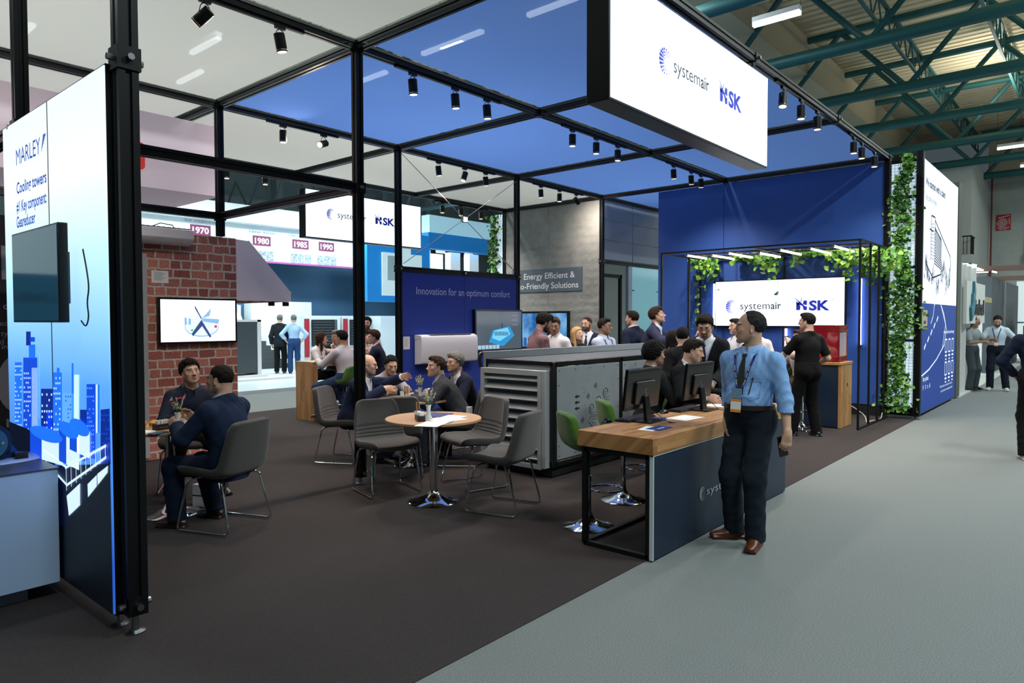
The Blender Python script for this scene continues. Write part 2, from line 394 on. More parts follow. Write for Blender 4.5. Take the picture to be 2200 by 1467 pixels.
def person(label, at, face, group=None, Ht=1.75, wide=1., belly=0., sit=None, lean=0., twist=0., side=0., head=(0, 0, 0),
           hands=(None, None), poles=(None, None), feet=None, kpole=None, male=True, hair='short', hairc='dark', skin='mid', beard=None,
           top='shirt', topc='c8d0dc', shirtc='c3cbd8', sleeve=1., legs='1b2130', shoe='14110f', tie=None, lanyard=None, glasses=False,
           h=.009, curl=(.5, .5), hn=(None, None), spread=(0, 0), belt=False, collar=True, lower=True, name='person', hdir=(None, None), wrinkle=.0, rz=None):
    """face: heading angle in degrees measured clockwise from 'towards the camera' seen from above -> +90 is image left"""
    x, y = at[0], at[1]; z0 = at[2] if len(at) > 2 else 0.
    tc = math.atan2(CAMP[1]-y, CAMP[0]-x); hd = tc-math.radians(face)  # world angle of heading
    if rz is not None: hd = math.radians(90+rz)
    root = thing(name, label, 'person', (x, y, z0), hd-PI/2, group)
    s = Ht/1.75; S = V3(1, 1, 1)*s
    pz = (.95*s if sit is None else sit+.085*s)
    pf = Fr((0, 0, pz), rX(-lean*(.35 if sit is None else .25)), s)
    wst = pf.p(0, 0, .13); Cf = Fr(wst, rZ(twist)@rX(-lean)@rY(side), s)
    nb = Cf.p(0, -.012, .365)
    Rh = rZ(head[0])@rX(head[1])@rY(head[2])
    ntop = nb+(Cf.R@V3(0, .018, .085)*.55+Rh@V3(0, .0, .085)*.45)*s
    H = Fr(ntop+Rh@V3(0, .022, .088)*s, Rh, s*(1. if male else .95))
    sw = .155*wide if male else .128*wide
    torso = [RC((0, 0, -.03), (0, .004, .17), .132*wide if male else .112*wide, .148*wide if male else .122*wide, .05, Cf, (1, .74, 1)),
             EL((0, .012, .2), ((.163 if male else .135)*wide, .112, .15), .05, Cf), RC((-sw, -.002, .295), (sw, -.002, .295), .058, None, .05, Cf)]
    for q in (-1, 1): torso.append(RC((q*.1, -.012, .315), (q*.028, -.02, .385), .044, .044, .04, Cf))
    if not male: torso += [EL((q*.062, .085, .16), (.058, .05, .055), .03, Cf) for q in (-1, 1)]
    if belly: torso.append(EL((0, .035+belly*.5, .0), (.145, .1+belly, .14), .06, Cf))
    pelvis = [EL((0, -.004, 0), (.16*wide, .115, .12), .05, pf)]+[EL((q*.075, -.045, -.045), (.085, .085, .09), .04, pf) for q in (-1, 1)]
    arms = []; hp = []; fore = []; wr = []
    for i, q in enumerate((-1, 1)):   # 0 = right hand of the person is +x? keep: index 0 -> left side (-x), 1 -> right side (+x)
        sh = Cf.p(q*(sw+.022), -.002, .288)
        tgt = hands[i]
        tgt = (np.array([q*.24*wide*s, .05, pz-.08*s]) if tgt is None else np.array(tgt, float))
        pl = poles[i] if poles[i] is not None else (q*.5, -1, -.3)
        el_, wrp = ik(sh, tgt, .285*s, .255*s, pl)
        arms.append((sh, el_, wrp)); dd = wrp-el_
        if hdir[i] is not None: dd = np.array(hdir[i], float)
        nr = np.array(hn[i], float) if hn[i] is not None else V3(q*1., .1, .25)
        hpr, HF = hand_prims(wrp, dd, nr, -q, curl[i], spread[i], k=s*(1. if male else .88))
        hp.append(hpr); wr.append(HF)
    armp = []
    for (a, b, c) in arms: armp += [RC(a, b, .05*s, .04*s, .03), RC(b, c, .041*s, .026*s, .015)]
    if feet is None: feet = [(-.11, 0.02, 0), (.11, 0.02, 0)] if sit is None else [(-.12, .42, 0), (.12, .42, 0)]
    legp = []; legj = []
    for i, q in enumerate((-1, 1)):
        hj = pf.p(q*.088, 0, -.03); fx, fy, fa = feet[i][:3]; fz = feet[i][3] if len(feet[i]) > 3 else 0
        ank = V3(fx, fy, .085*s+fz)
        kp = kpole[i] if kpole else (q*.1, 1, .0 if sit is None else 1.)
        kn, ank = ik(hj, ank, .43*s, .42*s, kp); legj.append((hj, kn, ank, fa))
        legp += [RC(hj, kn, .085*s, .055*s, .05), RC(kn, ank, .054*s, .036*s, .03)]
    # --- skin body
    neck = [RC(nb-Cf.d(0, 0, .04)*s, ntop+Rh@V3(0, -.012, .06)*s, (.06 if male else .048)*s, (.055 if male else .045)*s, .03)]
    hprims = head_prims(H, male)
    body = torso+pelvis+armp+(legp if lower else [])+neck+hprims+hp[0]+hp[1]
    lo, hi = bounds(body, .03)
    if sit is None or True: lo[2] = max(lo[2], .0 if lower else pz-.3)
    fn = lambda P: sdf(body, P)
    V, Q = nets(fn, lo, hi, h)
    L = H.inv(V); sk = np.array(SKIN[skin]) if isinstance(skin, str) else np.array(skin)
    col = np.tile(sk, (len(V), 1))
    def blend(mask, c, w=1.): col[mask] = col[mask]*(1-w)+np.array(c)*w
    X, Y, Z = L[:, 0], L[:, 1], L[:, 2]; aX = np.abs(X)
    inh = (np.linalg.norm(L, axis=1) < .17)
    lips = inh & (Y > .08) & (((X/.023)**2+((Z+.0645)/.0115)**2) < 1); blend(lips, sk*np.array((.8, .52, .52)), .75)
    cheeks = inh & (((aX-.04)/.025)**2+((Z+.03)/.025)**2 < 1) & (Y > .04); blend(cheeks, sk*np.array((1.05, .85, .82)), .5)
    hc = np.array(rgb(HAIRC[hairc]))
    if beard:
        jaw = inh & (Z < -.048-.0*aX) & (Y > -.005) & (Z > -.125) & ~lips & ~((aX < .026) & (Z > -.045))
        mou = inh & (Y > .08) & (aX < .034) & (Z < -.044) & (Z > -.058)
        side_b = inh & (Z < .01) & (Z > -.06) & (Y < .03) & (Y > .0) & (aX > .05)
        if beard == 'goatee': jaw = jaw & (aX < .032)
        wgt = {'stubble': .14, 'full': .9, 'goatee': .8, 'grey': .6}[beard]
        bc = hc if beard != 'grey' else np.array((.3, .29, .28))
        if beard in ('goatee', 'stubble'): side_b[:] = False
        for m_ in (jaw, mou, side_b & ~jaw): blend(m_, bc, wgt)
    brow = inh & (Y > .06) & (aX > .012) & (aX < .052) & (np.abs(Z-.027+.25*np.maximum(aX-.035, 0)) < .0055); blend(brow, hc, .85)
    ey = inh & (Y > .073) & (((aX-.032)/.0125)**2+((Z-.004)/.0062)**2 < 1); blend(ey, (.55, .53, .52), 1)
    lid = inh & (Y > .07) & (((aX-.032)/.0145)**2+((Z-.0095)/.0035)**2 < 1); blend(lid, (.03, .02, .015), .7)
    iris = inh & (Y > .08) & (((aX-.032)/.0058)**2+((Z-.004)/.0058)**2 < 1); blend(iris, (.02, .012, .008), 1)
    mesh_np('body', V, Q, mat('skin', 'c08a70', .5, attr=True, bump=(220, .25, .002)), root, col)
    # --- hair
    if hair != 'bald':
        t = {'short': .010, 'buzz': .005, 'full': .019, 'curly': .034, 'balding': .010, 'receding': .009, 'long': .018, 'bun': .012, 'fringe': .008, 'bob': .02}[hair]
        hpz = [EL((0, -.016, .035), (.076+t, .096+t, .086+t), .01, H)]
        if hair in ('full', 'short'): hpz.append(EL((.012, .045, .1), (.055, .05, .02+t*.7), .03, H))
        if hair == 'curly': hpz += [EL((0, -.01, .055), (.105, .115, .098), .02, H)]
        if hair in ('long', 'bob'):
            ln = -.24 if hair == 'long' else -.1
            hpz += [RC((0, -.07, -.0), (0, -.085, ln), .065, .05, .04, H, (1.15, .7, 1))]
            hpz += [RC((q*.072, -.015, .03), (q*.085, .01 if hair == 'long' else -.01, ln*.9), .03, .024, .03, H) for q in (-1, 1)]
        if hair == 'bun': hpz += [EL((0, -.125, .03), (.035, .035, .035), .01, H)]
        if hair == 'tail' : hpz += [RC((0, -.12, .03), (0, -.13, -.12), .03, .02, .02, H)]
        hl = {'short': .075, 'buzz': .08, 'full': .07, 'curly': .06, 'balding': .12, 'receding': .1, 'long': .078, 'bun': .085, 'fringe': .2, 'bob': .07}[hair]
        am = {'curly': .010, 'long': .0015, 'bob': .0015, 'full': .0045}.get(hair, .0035); fq = {'curly': 150.}.get(hair, 90.)
        def hf(P):
            d = sdf(hpz, P); L = H.inv(P); x, y, z = L[:, 0], L[:, 1], L[:, 2]
            d = d+am*(np.sin(x*fq+y*31)*np.sin(y*fq*.8+z*23)*np.sin(z*fq*1.1+x*17)) + (am*.6*np.sin(x*fq*3+z*40) if hair in ('full', 'short', 'bun', 'receding') else 0)
            front = (z-(hl-.0-.9*np.maximum(-(y-.055), 0)))  # keep above an oblique line that falls towards the back
            line = hl-1.35*np.maximum(.07-y, 0)+(.25*np.abs(x) if hair in ('balding', 'receding') else -.1*np.abs(x))
            if hair in ('long', 'bob'): line = np.where(y < .045, -1., line)
            else:
                line = np.maximum(line, -.055 + np.where(y > -.03, .04, 0) + np.where(y > .022, .06, 0))
                line = np.where(y > .055, hl-.2*np.abs(x)*0, line)
            if hair == 'balding': line = np.where((y > -.03+.3*np.abs(x)-.0) & (np.abs(x) < .058), 1., line)
            if hair == 'receding': line = np.where((y > .03) & (np.abs(x) < .075), .118-.0*y, line)
            if hair == 'fringe': line = np.where(z > .045, 1., np.maximum(-.055, .04-1.2*np.maximum(.05-y, 0)))
            cut = np.maximum((line-z)*.7, (y-.105)*.8) if hair != 'curly' else (line-z)*.7
            d = np.maximum(d, cut*H.k)
            ear = np.sqrt(((np.abs(x)-.078)/.03)**2+((y+.003)/.024)**2+((z+.012)/.038)**2)-1
            if hair not in ('long', 'bob', 'curly'): d = np.maximum(d, -ear*.02)
            return d
        lo2, hi2 = bounds(hpz, .02); V2, Q2 = nets(hf, lo2, hi2, min(h*.8, .007))
        if len(V2):
            mesh_np('hair', V2, Q2, mat('hair_'+hairc, HAIRC[hairc], .85, spec=.2, noise=(160, .5), bump=(300, .6, .004)), root)
    # --- clothes
    inf = .012 if top in ('shirt', 'tee', 'blouse', 'polo') else .012
    tops = torso+pelvis
    def sleeve_prims(extra, frac, flare=0.):
        o = []; cl = []
        for (a, b, c) in arms:
            if frac <= .5:
                e = a+(b-a)*frac*2; o += [RC(a, e, .05*s+extra, .047*s+extra+flare, .03)]; cl.append((e, (b-a)/np.linalg.norm(b-a)))
            else:
                e = b+(c-b)*(frac*2-1); o += [RC(a, b, .051*s+extra, .044*s+extra, .03), RC(b, e, .045*s+extra, .034*s+extra+flare, .02)]; cl.append((e, (c-b)/np.linalg.norm(c-b)))
        return o, cl
    def top_fn(prims, sl, cl, infl, zmin, wr_amp, notch=None, lapel=False):
        tp = torso+pelvis
        def f(P):
            d = sdf(tp, P)-infl*s
            for (pa, (e, n_)) in zip([sl[0:len(sl)//2], sl[len(sl)//2:]], cl):
                da = np.maximum(sdf(pa, P), ((P-e)@n_))
                k = .035; hh = np.clip(.5+.5*(da-d)/k, 0, 1); d = da+(d-da)*hh-k*hh*(1-hh)
            C = Cf.inv(P); Pp = pf.inv(P)
            if wr_amp: d = d+wr_amp*(np.abs(np.sin(P[:, 2]*26+P[:, 0]*34+2.4*np.sin(P[:, 1]*17+P[:, 0]*9)+1.5*np.sin(P[:, 2]*11)))*1.6-.8+.35*np.sin(P[:, 2]*70-P[:, 0]*50+3*np.sin(P[:, 0]*20)))
            if lapel:
                C2 = C; reg = np.maximum(np.abs(C2[:, 0])-(np.maximum(C2[:, 2]+.02, 0)*.33+.05), np.maximum(np.maximum(-.02-C2[:, 2], .02-C2[:, 1]), C2[:, 1]-.19))
                d = np.minimum(d, np.maximum(d-.006, reg*s))
            if notch is not None:
                nz = np.maximum(np.abs(C[:, 0])-(np.maximum(C[:, 2]-notch, 0)*.33), np.maximum(np.maximum(notch-C[:, 2], .0-C[:, 1]), C[:, 1]-.19))
                d = np.maximum(d, -nz*s)
            d = np.maximum(d, (zmin-Pp[:, 2])*s)
            nk = np.linalg.norm((P-nb)-np.outer((P-nb)@Cf.R[:, 2], Cf.R[:, 2]), axis=1)
            d = np.maximum(d, np.minimum((C[:, 2]-.392+.38*C[:, 1])*s, .13*s-nk))
            return d
        return f
    outer = top in ('suit',)
    parts = []
    sp, cl = sleeve_prims(.014*s+(0 if not outer else -.004), 1. if outer else sleeve, .004 if sleeve < 1 else 0)
    zs = .06 if top != 'tee' and top != 'blouse' and top != 'untucked' else -.13
    f1 = top_fn(tops, sp, cl, .012, zs, wrinkle if not outer else 0)
    l1, h1 = bounds(torso+pelvis+sp, .04)
    V3_, Q3 = nets(f1, l1, h1, h)
    rough = .8
    sc_ = shirtc if outer else topc
    mesh_np({'suit': 'shirt', 'tee': 't_shirt', 'blouse': 'blouse', 'untucked': 'shirt', 'polo': 'shirt', 'shirt': 'shirt'}[top], V3_, Q3,
            sc_ if not isinstance(sc_, str) else mat('cloth_'+sc_, sc_, rough, bump=(60, .25, .01), spec=.2), root)
    ofs = .012
    if outer:
        spj, clj = sleeve_prims(.022*s, .985, .006); f2 = top_fn(tops, spj, clj, .026, -.15, .0016, .06, True)
        skirt = [RC((0, 0, .1), (0, 0, -.13), .158*wide, .172*wide, .04, pf, (1, .74, 1))]
        def f2b(P):
            d = f2(P); e = np.maximum(sdf(skirt, P), -(pf.inv(P)[:, 2]+.15)*s); e = np.maximum(e, pf.inv(P)[:, 2]-.1)
            return np.minimum(d, e)
        l2, h2 = bounds(torso+pelvis+spj, .05); Vj, Qj = nets(f2b, l2, h2, h)
        mesh_np('jacket', Vj, Qj, topc if not isinstance(topc, str) else mat('suit_'+topc, topc, .9, bump=(90, .2, .01), spec=.2), root)
        ofs = .026
    front = torso+pelvis
    def surf(x, z, off=0.0, prims=None, back=False, fr=Cf):  # point on the chest surface in the chest frame
        ys = np.linspace(.0, .32, 65)*(-1 if back else 1); P = np.stack([fr.p(x, yy, z) for yy in ys]); d = sdf(front, P)-(.012*s+off)
        j = np.argmax(d > 0) if (d > 0).any() else 64
        if j > 0: t = d[j-1]/(d[j-1]-d[j]+1e-9); yy = ys[j-1]+(ys[j]-ys[j-1])*t
        else: yy = ys[j]
        return fr.p(x, yy, z)
    if collar and top in ('shirt', 'suit', 'polo', 'untucked', 'blouse'):
        mb = MB(); n = 22; cm = mat('collar_'+(sc_ if isinstance(sc_, str) else 'plaid'), sc_ if isinstance(sc_, str) else '6b5560', .8)
        vs = []; rr = (.064 if male else .053)*s
        for i in range(n+1):
            a = math.radians(100+340*i/n); tip = max(0, math.sin(a-.0))**4*(1 if abs(math.cos(a)) < .45 else 0)
            cx, cy = math.cos(a)*rr, math.sin(a)*rr*1.03
            for (ex, zz) in ((1.02, .055), (1.12, .052), (1.3+.25*tip, .012-.035*tip), (1.2+.25*tip, .008-.035*tip)):
                vs.append(Cf.p(cx/s*ex, -.006+cy/s*ex+.01, .362+zz-.32*cy/s*ex*1.))
        fs = []
        for i in range(n):
            for k in range(3): fs.append((i*4+k, i*4+k+1, (i+1)*4+k+1, (i+1)*4+k))
        mb.add(vs, fs)
        c_o = mb.build_local('collar', cm, root)
    if tie:
        mb = MB(); pts = [(0, .345, .016), (0, .325, .022), (0, .315, .012), (0, .24, .024), (0, .12, .031), (0, .0, .037), (0, -.045, .04), (0, -.085, .002)]
        if outer: pts = pts[:5]+[(0, .03, .03)]
        vs = []
        for (px, pz_, hw) in pts:
            c0 = surf(0, max(min(pz_, .3), -.1), .004); c0 = c0+Cf.R[:, 2]*((pz_-max(min(pz_, .3), -.1))*s)+(Cf.R[:, 1]*(-.35*(pz_-.3))*s if pz_ > .3 else 0)
            for dx in (-hw, 0, hw): vs.append(c0+Cf.R[:, 0]*dx*s+Cf.R[:, 1]*(.007 if dx == 0 else .001))
        fs = [(i*3+k, i*3+k+1, (i+1)*3+k+1, (i+1)*3+k) for i in range(len(pts)-1) for k in range(2)]
        mb.add(vs, fs); mb.build_local('tie', mat('tie_'+tie, tie, .6, bump=(400, .3, .001)), root)
    if lanyard:
        mb = MB(); zb = -.0 if lanyard is True else lanyard
        for q in (-1, 1):
            P_ = []
            for t in np.linspace(0, 1, 9):
                xx = q*(.078*(1-t)+.022*t); zz = .33*(1-t)+zb*t
                P_.append(surf(xx, min(zz, .31), ofs-.012+.006)+Cf.R[:, 2]*(max(zz-.31, 0)*s))
            P_.insert(0, Cf.p(q*.066, -.02, .385))
            ribbon(mb, P_, .018, Cf.R[:, 1], .002)
        mb.build_local('lanyard', mat('lanyard', '1c2f7a', .6), root)
        mb = MB(); c0 = surf(0, zb-.005, ofs-.012+.036); c1 = surf(0, zb-.17, ofs-.012+.042); u = Cf.R[:, 0]; wv = (c0-c1)/np.linalg.norm(c0-c1); nn_ = np.cross(wv, u)
        for (z1, z2, mi) in ((.0, -.075, 0), (-.078, -.098, 1), (-.098, -.155, 2), (-.155, -.175, 1)):
            cc = c0+wv*((z1+z2)/2*s); mb.obox(cc, .04*s, .0015, abs(z1-z2)/2*s, u, nn_, wv, mi)
        mb.build_local('badge', [mat('badge_card', '6f8fb0', .4), mat('badge_orange', 'e0913a', .5), mat('paper', 'e8e8e6', .7)], root)
    if glasses:
        mb = MB()
        for q in (-1, 1):
            c = [H.p(q*.032+.021*math.cos(t), .101+.002*math.cos(t), .002+.016*math.sin(t)) for t in np.linspace(0, 2*PI, 15)[:-1]]
            mb.tube(c, .0016*s, 5, True); mb.tube([H.p(q*.053, .1, .006), H.p(q*.078, .06, .006), H.p(q*.083, -.01, .004)], .0016*s, 5)
        mb.tube([H.p(-.012, .102, .006), H.p(.012, .102, .006)], .0016*s, 5)
        mb.build_local('glasses', mat('glasses_frame', '141212', .3), root)
    if lower:
        tr = []; clt = []
        for (hj, kn, ank, fa) in legj:
            e = ank-(ank-kn)/np.linalg.norm(ank-kn)*.02*0-V3(0, 0, .035*s)*(1 if sit is None else .6)
            tr.append([RC(hj, kn, .1*s, .08*s, .05), RC(kn, e, .079*s, .073*s if male else .05*s, .04), RC(hj+V3(0, 0, .05*s), hj, .1*s, .1*s, .05)])
            n_ = (ank-kn)/np.linalg.norm(ank-kn); n_ = n_ if sit is not None else V3(0, 0, -1); clt.append((e, n_))
        pv = pelvis+torso
        def ft(P):
            d = sdf(pv, P)-.016*s
            for a, (e, n_) in zip(tr, clt):
                dl = np.maximum(sdf(a, P), (P-e)@n_); k = .03; hh = np.clip(.5+.5*(dl-d)/k, 0, 1); d = dl+(d-dl)*hh-k*hh*(1-hh)
            C = pf.inv(P)
            d = d+(.0022 if wrinkle else .0015)*(np.sin(P[:, 2]*48+P[:, 0]*30+2*np.sin(P[:, 1]*20))*np.sin(P[:, 0]*28+P[:, 1]*36)+.5*np.sin(P[:, 2]*80+P[:, 1]*50))
            return np.maximum(d, (C[:, 2]-.095)*s)
        al = pelvis+torso+tr[0]+tr[1]; l3, h3 = bounds(al, .03); Vt, Qt = nets(ft, l3, h3, h)
        mesh_np('trousers', Vt, Qt, mat('trousers_'+legs, legs, .9, bump=(120, .2, .01), spec=.2), root)
        if belt:
            mb = MB(); ring = []
            for i in range(33):
                a = 2*PI*i/32; ex, ey = math.cos(a), math.sin(a)
                rs_ = np.linspace(.05, .24, 60); P = np.stack([pf.p(ex*r, ey*r, .082) for r in rs_]); d = sdf(pelvis+torso, P)-.018*s; j = np.argmax(d > 0); ring.append(rs_[j])
            vs = []
            for i in range(32):
                a = 2*PI*i/32
                for (rr_, zz) in ((0, .066), (.006, .066), (.006, .1), (0, .1)): vs.append(pf.p(math.cos(a)*(ring[i]+rr_), math.sin(a)*(ring[i]+rr_), zz))
            fs = [(i*4+k, ((i+1) % 32)*4+k, ((i+1) % 32)*4+k+1, i*4+k+1) for i in range(32) for k in range(3)]
            mb.add(vs, fs); mb.build_local('belt', mat('belt_leather', '23140f', .4), root)
            mb = MB(); bc = pf.p(0, ring[8]+.01, .083); mb.obox(bc, .022, .004, .019, pf.R[:, 0], pf.R[:, 1], pf.R[:, 2]); mb.build_local('belt_buckle', mat('buckle', '6a6460', .3, 1.), root)
        for (hj, kn, ank, fa) in legj:
            A = Fr((ank[0], ank[1], ank[2]-.085*s), rZ(fa), s)
            if name == 'person' and len(feet[0]) > 4: A = Fr((ank[0], ank[1], ank[2]-.085*s), rZ(fa)@rX(feet[0 if hj[0] < 0 else 1][4]), s)
            sp_ = [RC((0, -.045, .045), (0, .05, .045), .036, .04, .03, A), RC((0, .05, .04), (0, .165, .03), .042, .03, .03, A, (1.1, 1, .8)), RC((0, -.02, .06), (0, -.015, .1), .036, .032, .02, A),
                   BX((0, .05, .012), (.036, .12, .004), .008, .012, A)]
            def fs_(P):
                q = A.inv(P); return np.maximum(sdf(sp_, P), (.002-q[:, 2])*s)
            l4, h4 = bounds(sp_, .02); Vs, Qs = nets(fs_, l4, h4, min(h, .008))
            mesh_np('shoe', Vs, Qs, mat('shoe_'+shoe, shoe, .35), root)
    root['_x'] = 1; del root['_x']
    return root, dict(H=H, Cf=Cf, pf=pf, hands=wr, arms=arms, legs=legj, surf=surf, s=s, nb=nb, ntop=ntop)
def build_local(s, name, m, parent, **k):
    off = wloc(parent); s.v = [(v[0]+off.x, v[1]+off.y, v[2]+off.z) for v in s.v]
    return s.build(name, m, parent, ang=50, **k)
MB.build_local = build_local
# ---------------------------------------------------------------- measuring helpers (a pixel of the 2200x1467 frame onto a real plane)
_C = np.array(CAMP)
def _ray(u, v): return _F+_r*(u-1100)/CF-_u*(v-733.5)/CF
def gz(u, v, z=0): d = _ray(u, v); return _C+d*((z-_C[2])/d[2])
def gx(u, v, x): d = _ray(u, v); return _C+d*((x-_C[0])/d[0])
def gy(u, v, y): d = _ray(u, v); return _C+d*((y-_C[1])/d[1])
# ---------------------------------------------------------------- materials
M_black = mat('black_profile', '15171a', .38, .6)
M_blacksteel = mat('black_steel', '101113', .5, .3)
M_chrome = mat('chrome', 'd8dadc', .08, 1.)
M_joint = mat('zinc_joint', '9a9ea2', .3, 1.)
M_white = mat('white_laminate', 'd9dbdd', .45)
M_paper = mat('paper', 'e8e8e6', .7)
M_cdark = mat('dark_carpet', '3a3636', .97, noise=(260, .42), bump=(420, .5, .004), spec=.1)
M_clight = mat('light_carpet', '717777', .97, noise=(150, .34), bump=(420, .35, .002), spec=.1)
M_ablue = mat('aisle_carpet', '9aa8ae', .97, noise=(160, .15))
M_blue = mat('blue_panel', '2a429c', .55, bump=(30, .05, .01), spec=.3)
M_navy = mat('navy_panel', '15273d', .45)
M_steel = mat('grey_sheet', '8c959b', .42, .35, noise=(6, .05))
M_alu = mat('aluminium', 'b8bdc0', .35, .45)
M_tv = mat('tv_bezel', '0c0d0f', .25)
M_green = mat('roof_green', '1d5a5c', .5, .1)
M_cable = mat('black_cable', '0a0a0b', .5)
def glow(name, col, s): return mat(name, col, .5, emis=s)
M_box = glow('lightbox_face', 'e9f4ff', 1.25)
M_box2 = glow('lightbox_face_soft', 'dfe6f6', .78)
def fabric(name, col, tr, open_=.0):
    m = bpy.data.materials.new(name); m.use_nodes = True; nt = m.node_tree; nt.nodes.clear(); N = nt.nodes.new; L = nt.links.new
    c = rgb(col)+(1,); d = N('ShaderNodeBsdfDiffuse'); d.inputs[0].default_value = c; t = N('ShaderNodeBsdfTranslucent'); t.inputs[0].default_value = c
    mx = N('ShaderNodeMixShader'); mx.inputs[0].default_value = tr; L(d.outputs[0], mx.inputs[1]); L(t.outputs[0], mx.inputs[2])
    p = N('ShaderNodeBsdfTransparent'); m2 = N('ShaderNodeMixShader'); m2.inputs[0].default_value = open_; L(mx.outputs[0], m2.inputs[1]); L(p.outputs[0], m2.inputs[2])
    o = N('ShaderNodeOutputMaterial'); L(m2.outputs[0], o.inputs[0]); return m
M_fabb = fabric('blue_fabric', '5c7cc0', .5, .03); M_fabw = fabric('white_fabric', 'bebab6', .5, .03)
def brickmat():
    m = bpy.data.materials.new('brick_print'); m.use_nodes = True; nt = m.node_tree; b = nt.nodes['Principled BSDF']; N = nt.nodes.new; L = nt.links.new
    tc = N('ShaderNodeTexCoord'); sp = N('ShaderNodeSeparateXYZ'); cb = N('ShaderNodeCombineXYZ'); L(tc.outputs['Object'], sp.inputs[0])
    ad = N('ShaderNodeMath'); ad.operation = 'ADD'; L(sp.outputs['X'], ad.inputs[0]); L(sp.outputs['Y'], ad.inputs[1])
    L(ad.outputs[0], cb.inputs['X']); L(sp.outputs['Z'], cb.inputs['Y'])
    nz = N('ShaderNodeTexNoise'); nz.inputs['Scale'].default_value = 9; L(cb.outputs[0], nz.inputs['Vector'])
    mv = N('ShaderNodeVectorMath'); mv.operation = 'MULTIPLY_ADD'; mv.inputs[1].default_value = (.035, .03, 0); L(nz.outputs['Color'], mv.inputs[0]); L(cb.outputs[0], mv.inputs[2])
    br = N('ShaderNodeTexBrick'); L(mv.outputs[0], br.inputs['Vector']); br.inputs['Scale'].default_value = 1
    br.inputs['Brick Width'].default_value = .215; br.inputs['Row Height'].default_value = .112; br.inputs['Mortar Size'].default_value = .012; br.inputs['Mortar Smooth'].default_value = .25
    br.inputs['Bias'].default_value = -.1; br.offset = .38; br.squash = .62; br.squash_frequency = 3
    br.inputs['Color1'].default_value = rgb('c17967')+(1,); br.inputs['Color2'].default_value = rgb('8c4840')+(1,); br.inputs['Mortar'].default_value = rgb('c4b8ae')+(1,)
    n2 = N('ShaderNodeTexNoise'); n2.inputs['Scale'].default_value = 45; n2.inputs['Detail'].default_value = 5; L(cb.outputs[0], n2.inputs['Vector'])
    r = N('ShaderNodeMapRange'); r.inputs['From Min'].default_value = .3; r.inputs['From Max'].default_value = .7; r.inputs['To Min'].default_value = .72; r.inputs['To Max'].default_value = 1.3; L(n2.outputs['Fac'], r.inputs['Value'])
    mx = N('ShaderNodeMix'); mx.data_type = 'RGBA'; mx.blend_type = 'MULTIPLY'; mx.inputs['Factor'].default_value = 1; L(br.outputs['Color'], mx.inputs['A']); L(r.outputs[0], mx.inputs['B'])
    L(mx.outputs['Result'], b.inputs['Base Color']); b.inputs['Roughness'].default_value = .7
    bp = N('ShaderNodeBump'); bp.inputs['Distance'].default_value = .006; bp.inputs['Strength'].default_value = .5; bp.invert = True; L(br.outputs['Fac'], bp.inputs['Height']); L(bp.outputs[0], b.inputs['Normal'])
    return m
def woodmat(name, c1, c2, bw, rh, along='X', across='Z', third='Y'):
    m = bpy.data.materials.new(name); m.use_nodes = True; nt = m.node_tree; b = nt.nodes['Principled BSDF']; N = nt.nodes.new; L = nt.links.new
    tc = N('ShaderNodeTexCoord'); sp = N('ShaderNodeSeparateXYZ'); cb = N('ShaderNodeCombineXYZ'); L(tc.outputs['Object'], sp.inputs[0])
    ad = N('ShaderNodeMath'); ad.operation = 'ADD'; L(sp.outputs[across], ad.inputs[0]); L(sp.outputs[third], ad.inputs[1])
    L(sp.outputs[along], cb.inputs['X']); L(ad.outputs[0], cb.inputs['Y'])
    br = N('ShaderNodeTexBrick'); L(cb.outputs[0], br.inputs['Vector']); br.inputs['Scale'].default_value = 1; br.inputs['Brick Width'].default_value = bw
    br.inputs['Row Height'].default_value = rh; br.inputs['Mortar Size'].default_value = .0; br.offset = .37; br.squash = .7; br.squash_frequency = 3
    br.inputs['Color1'].default_value = rgb(c1)+(1,); br.inputs['Color2'].default_value = rgb(c2)+(1,); br.inputs['Mortar'].default_value = rgb(c2)+(1,)
    st = N('ShaderNodeVectorMath'); st.operation = 'MULTIPLY'; st.inputs[1].default_value = (3, 60, 1); L(cb.outputs[0], st.inputs[0])
    n2 = N('ShaderNodeTexNoise'); n2.inputs['Scale'].default_value = 3; n2.inputs['Detail'].default_value = 4; L(st.outputs[0], n2.inputs['Vector'])
    r = N('ShaderNodeMapRange'); r.inputs['From Min'].default_value = .3; r.inputs['From Max'].default_value = .7; r.inputs['To Min'].default_value = .85; r.inputs['To Max'].default_value = 1.12; L(n2.outputs['Fac'], r.inputs['Value'])
    mx = N('ShaderNodeMix'); mx.data_type = 'RGBA'; mx.blend_type = 'MULTIPLY'; mx.inputs['Factor'].default_value = 1; L(br.outputs['Color'], mx.inputs['A']); L(r.outputs[0], mx.inputs['B'])
    L(mx.outputs['Result'], b.inputs['Base Color']); b.inputs['Roughness'].default_value = .45
    return m
M_wood = woodmat('butcher_block', 'b98a5a', '8d5f38', .42, .042)
M_woodv = woodmat('butcher_block_upright', 'c09464', '9c7044', .5, .04, 'Z', 'Y', 'X')
M_table = woodmat('beech_top', 'b08a66', 'a67f5c', 3., .4, 'X', 'Y', 'Z')
# ---------------------------------------------------------------- floors and hall
mb = MB().box(-14, 60, -30, 40, -.2, 0); struct('floor', mb, M_clight, ang=0)
mb = MB().box(-9, 8.96, -3.41, 6.1, .0, .005); mb.box(8.96, 11.6, -2.9, 6.1, 0, .005); struct('floor', mb, M_cdark, ang=0)
mb = MB().box(-9, 40, 9.1, 30, .0, .08); struct('floor', mb, mat('white_platform', 'c9d2d6', .35), ang=0)
mb = MB().box(13.2, 40, -3.45, 4, .0, .03); struct('floor', mb, mat('pale_platform', 'b9bcba', .5), ang=0)
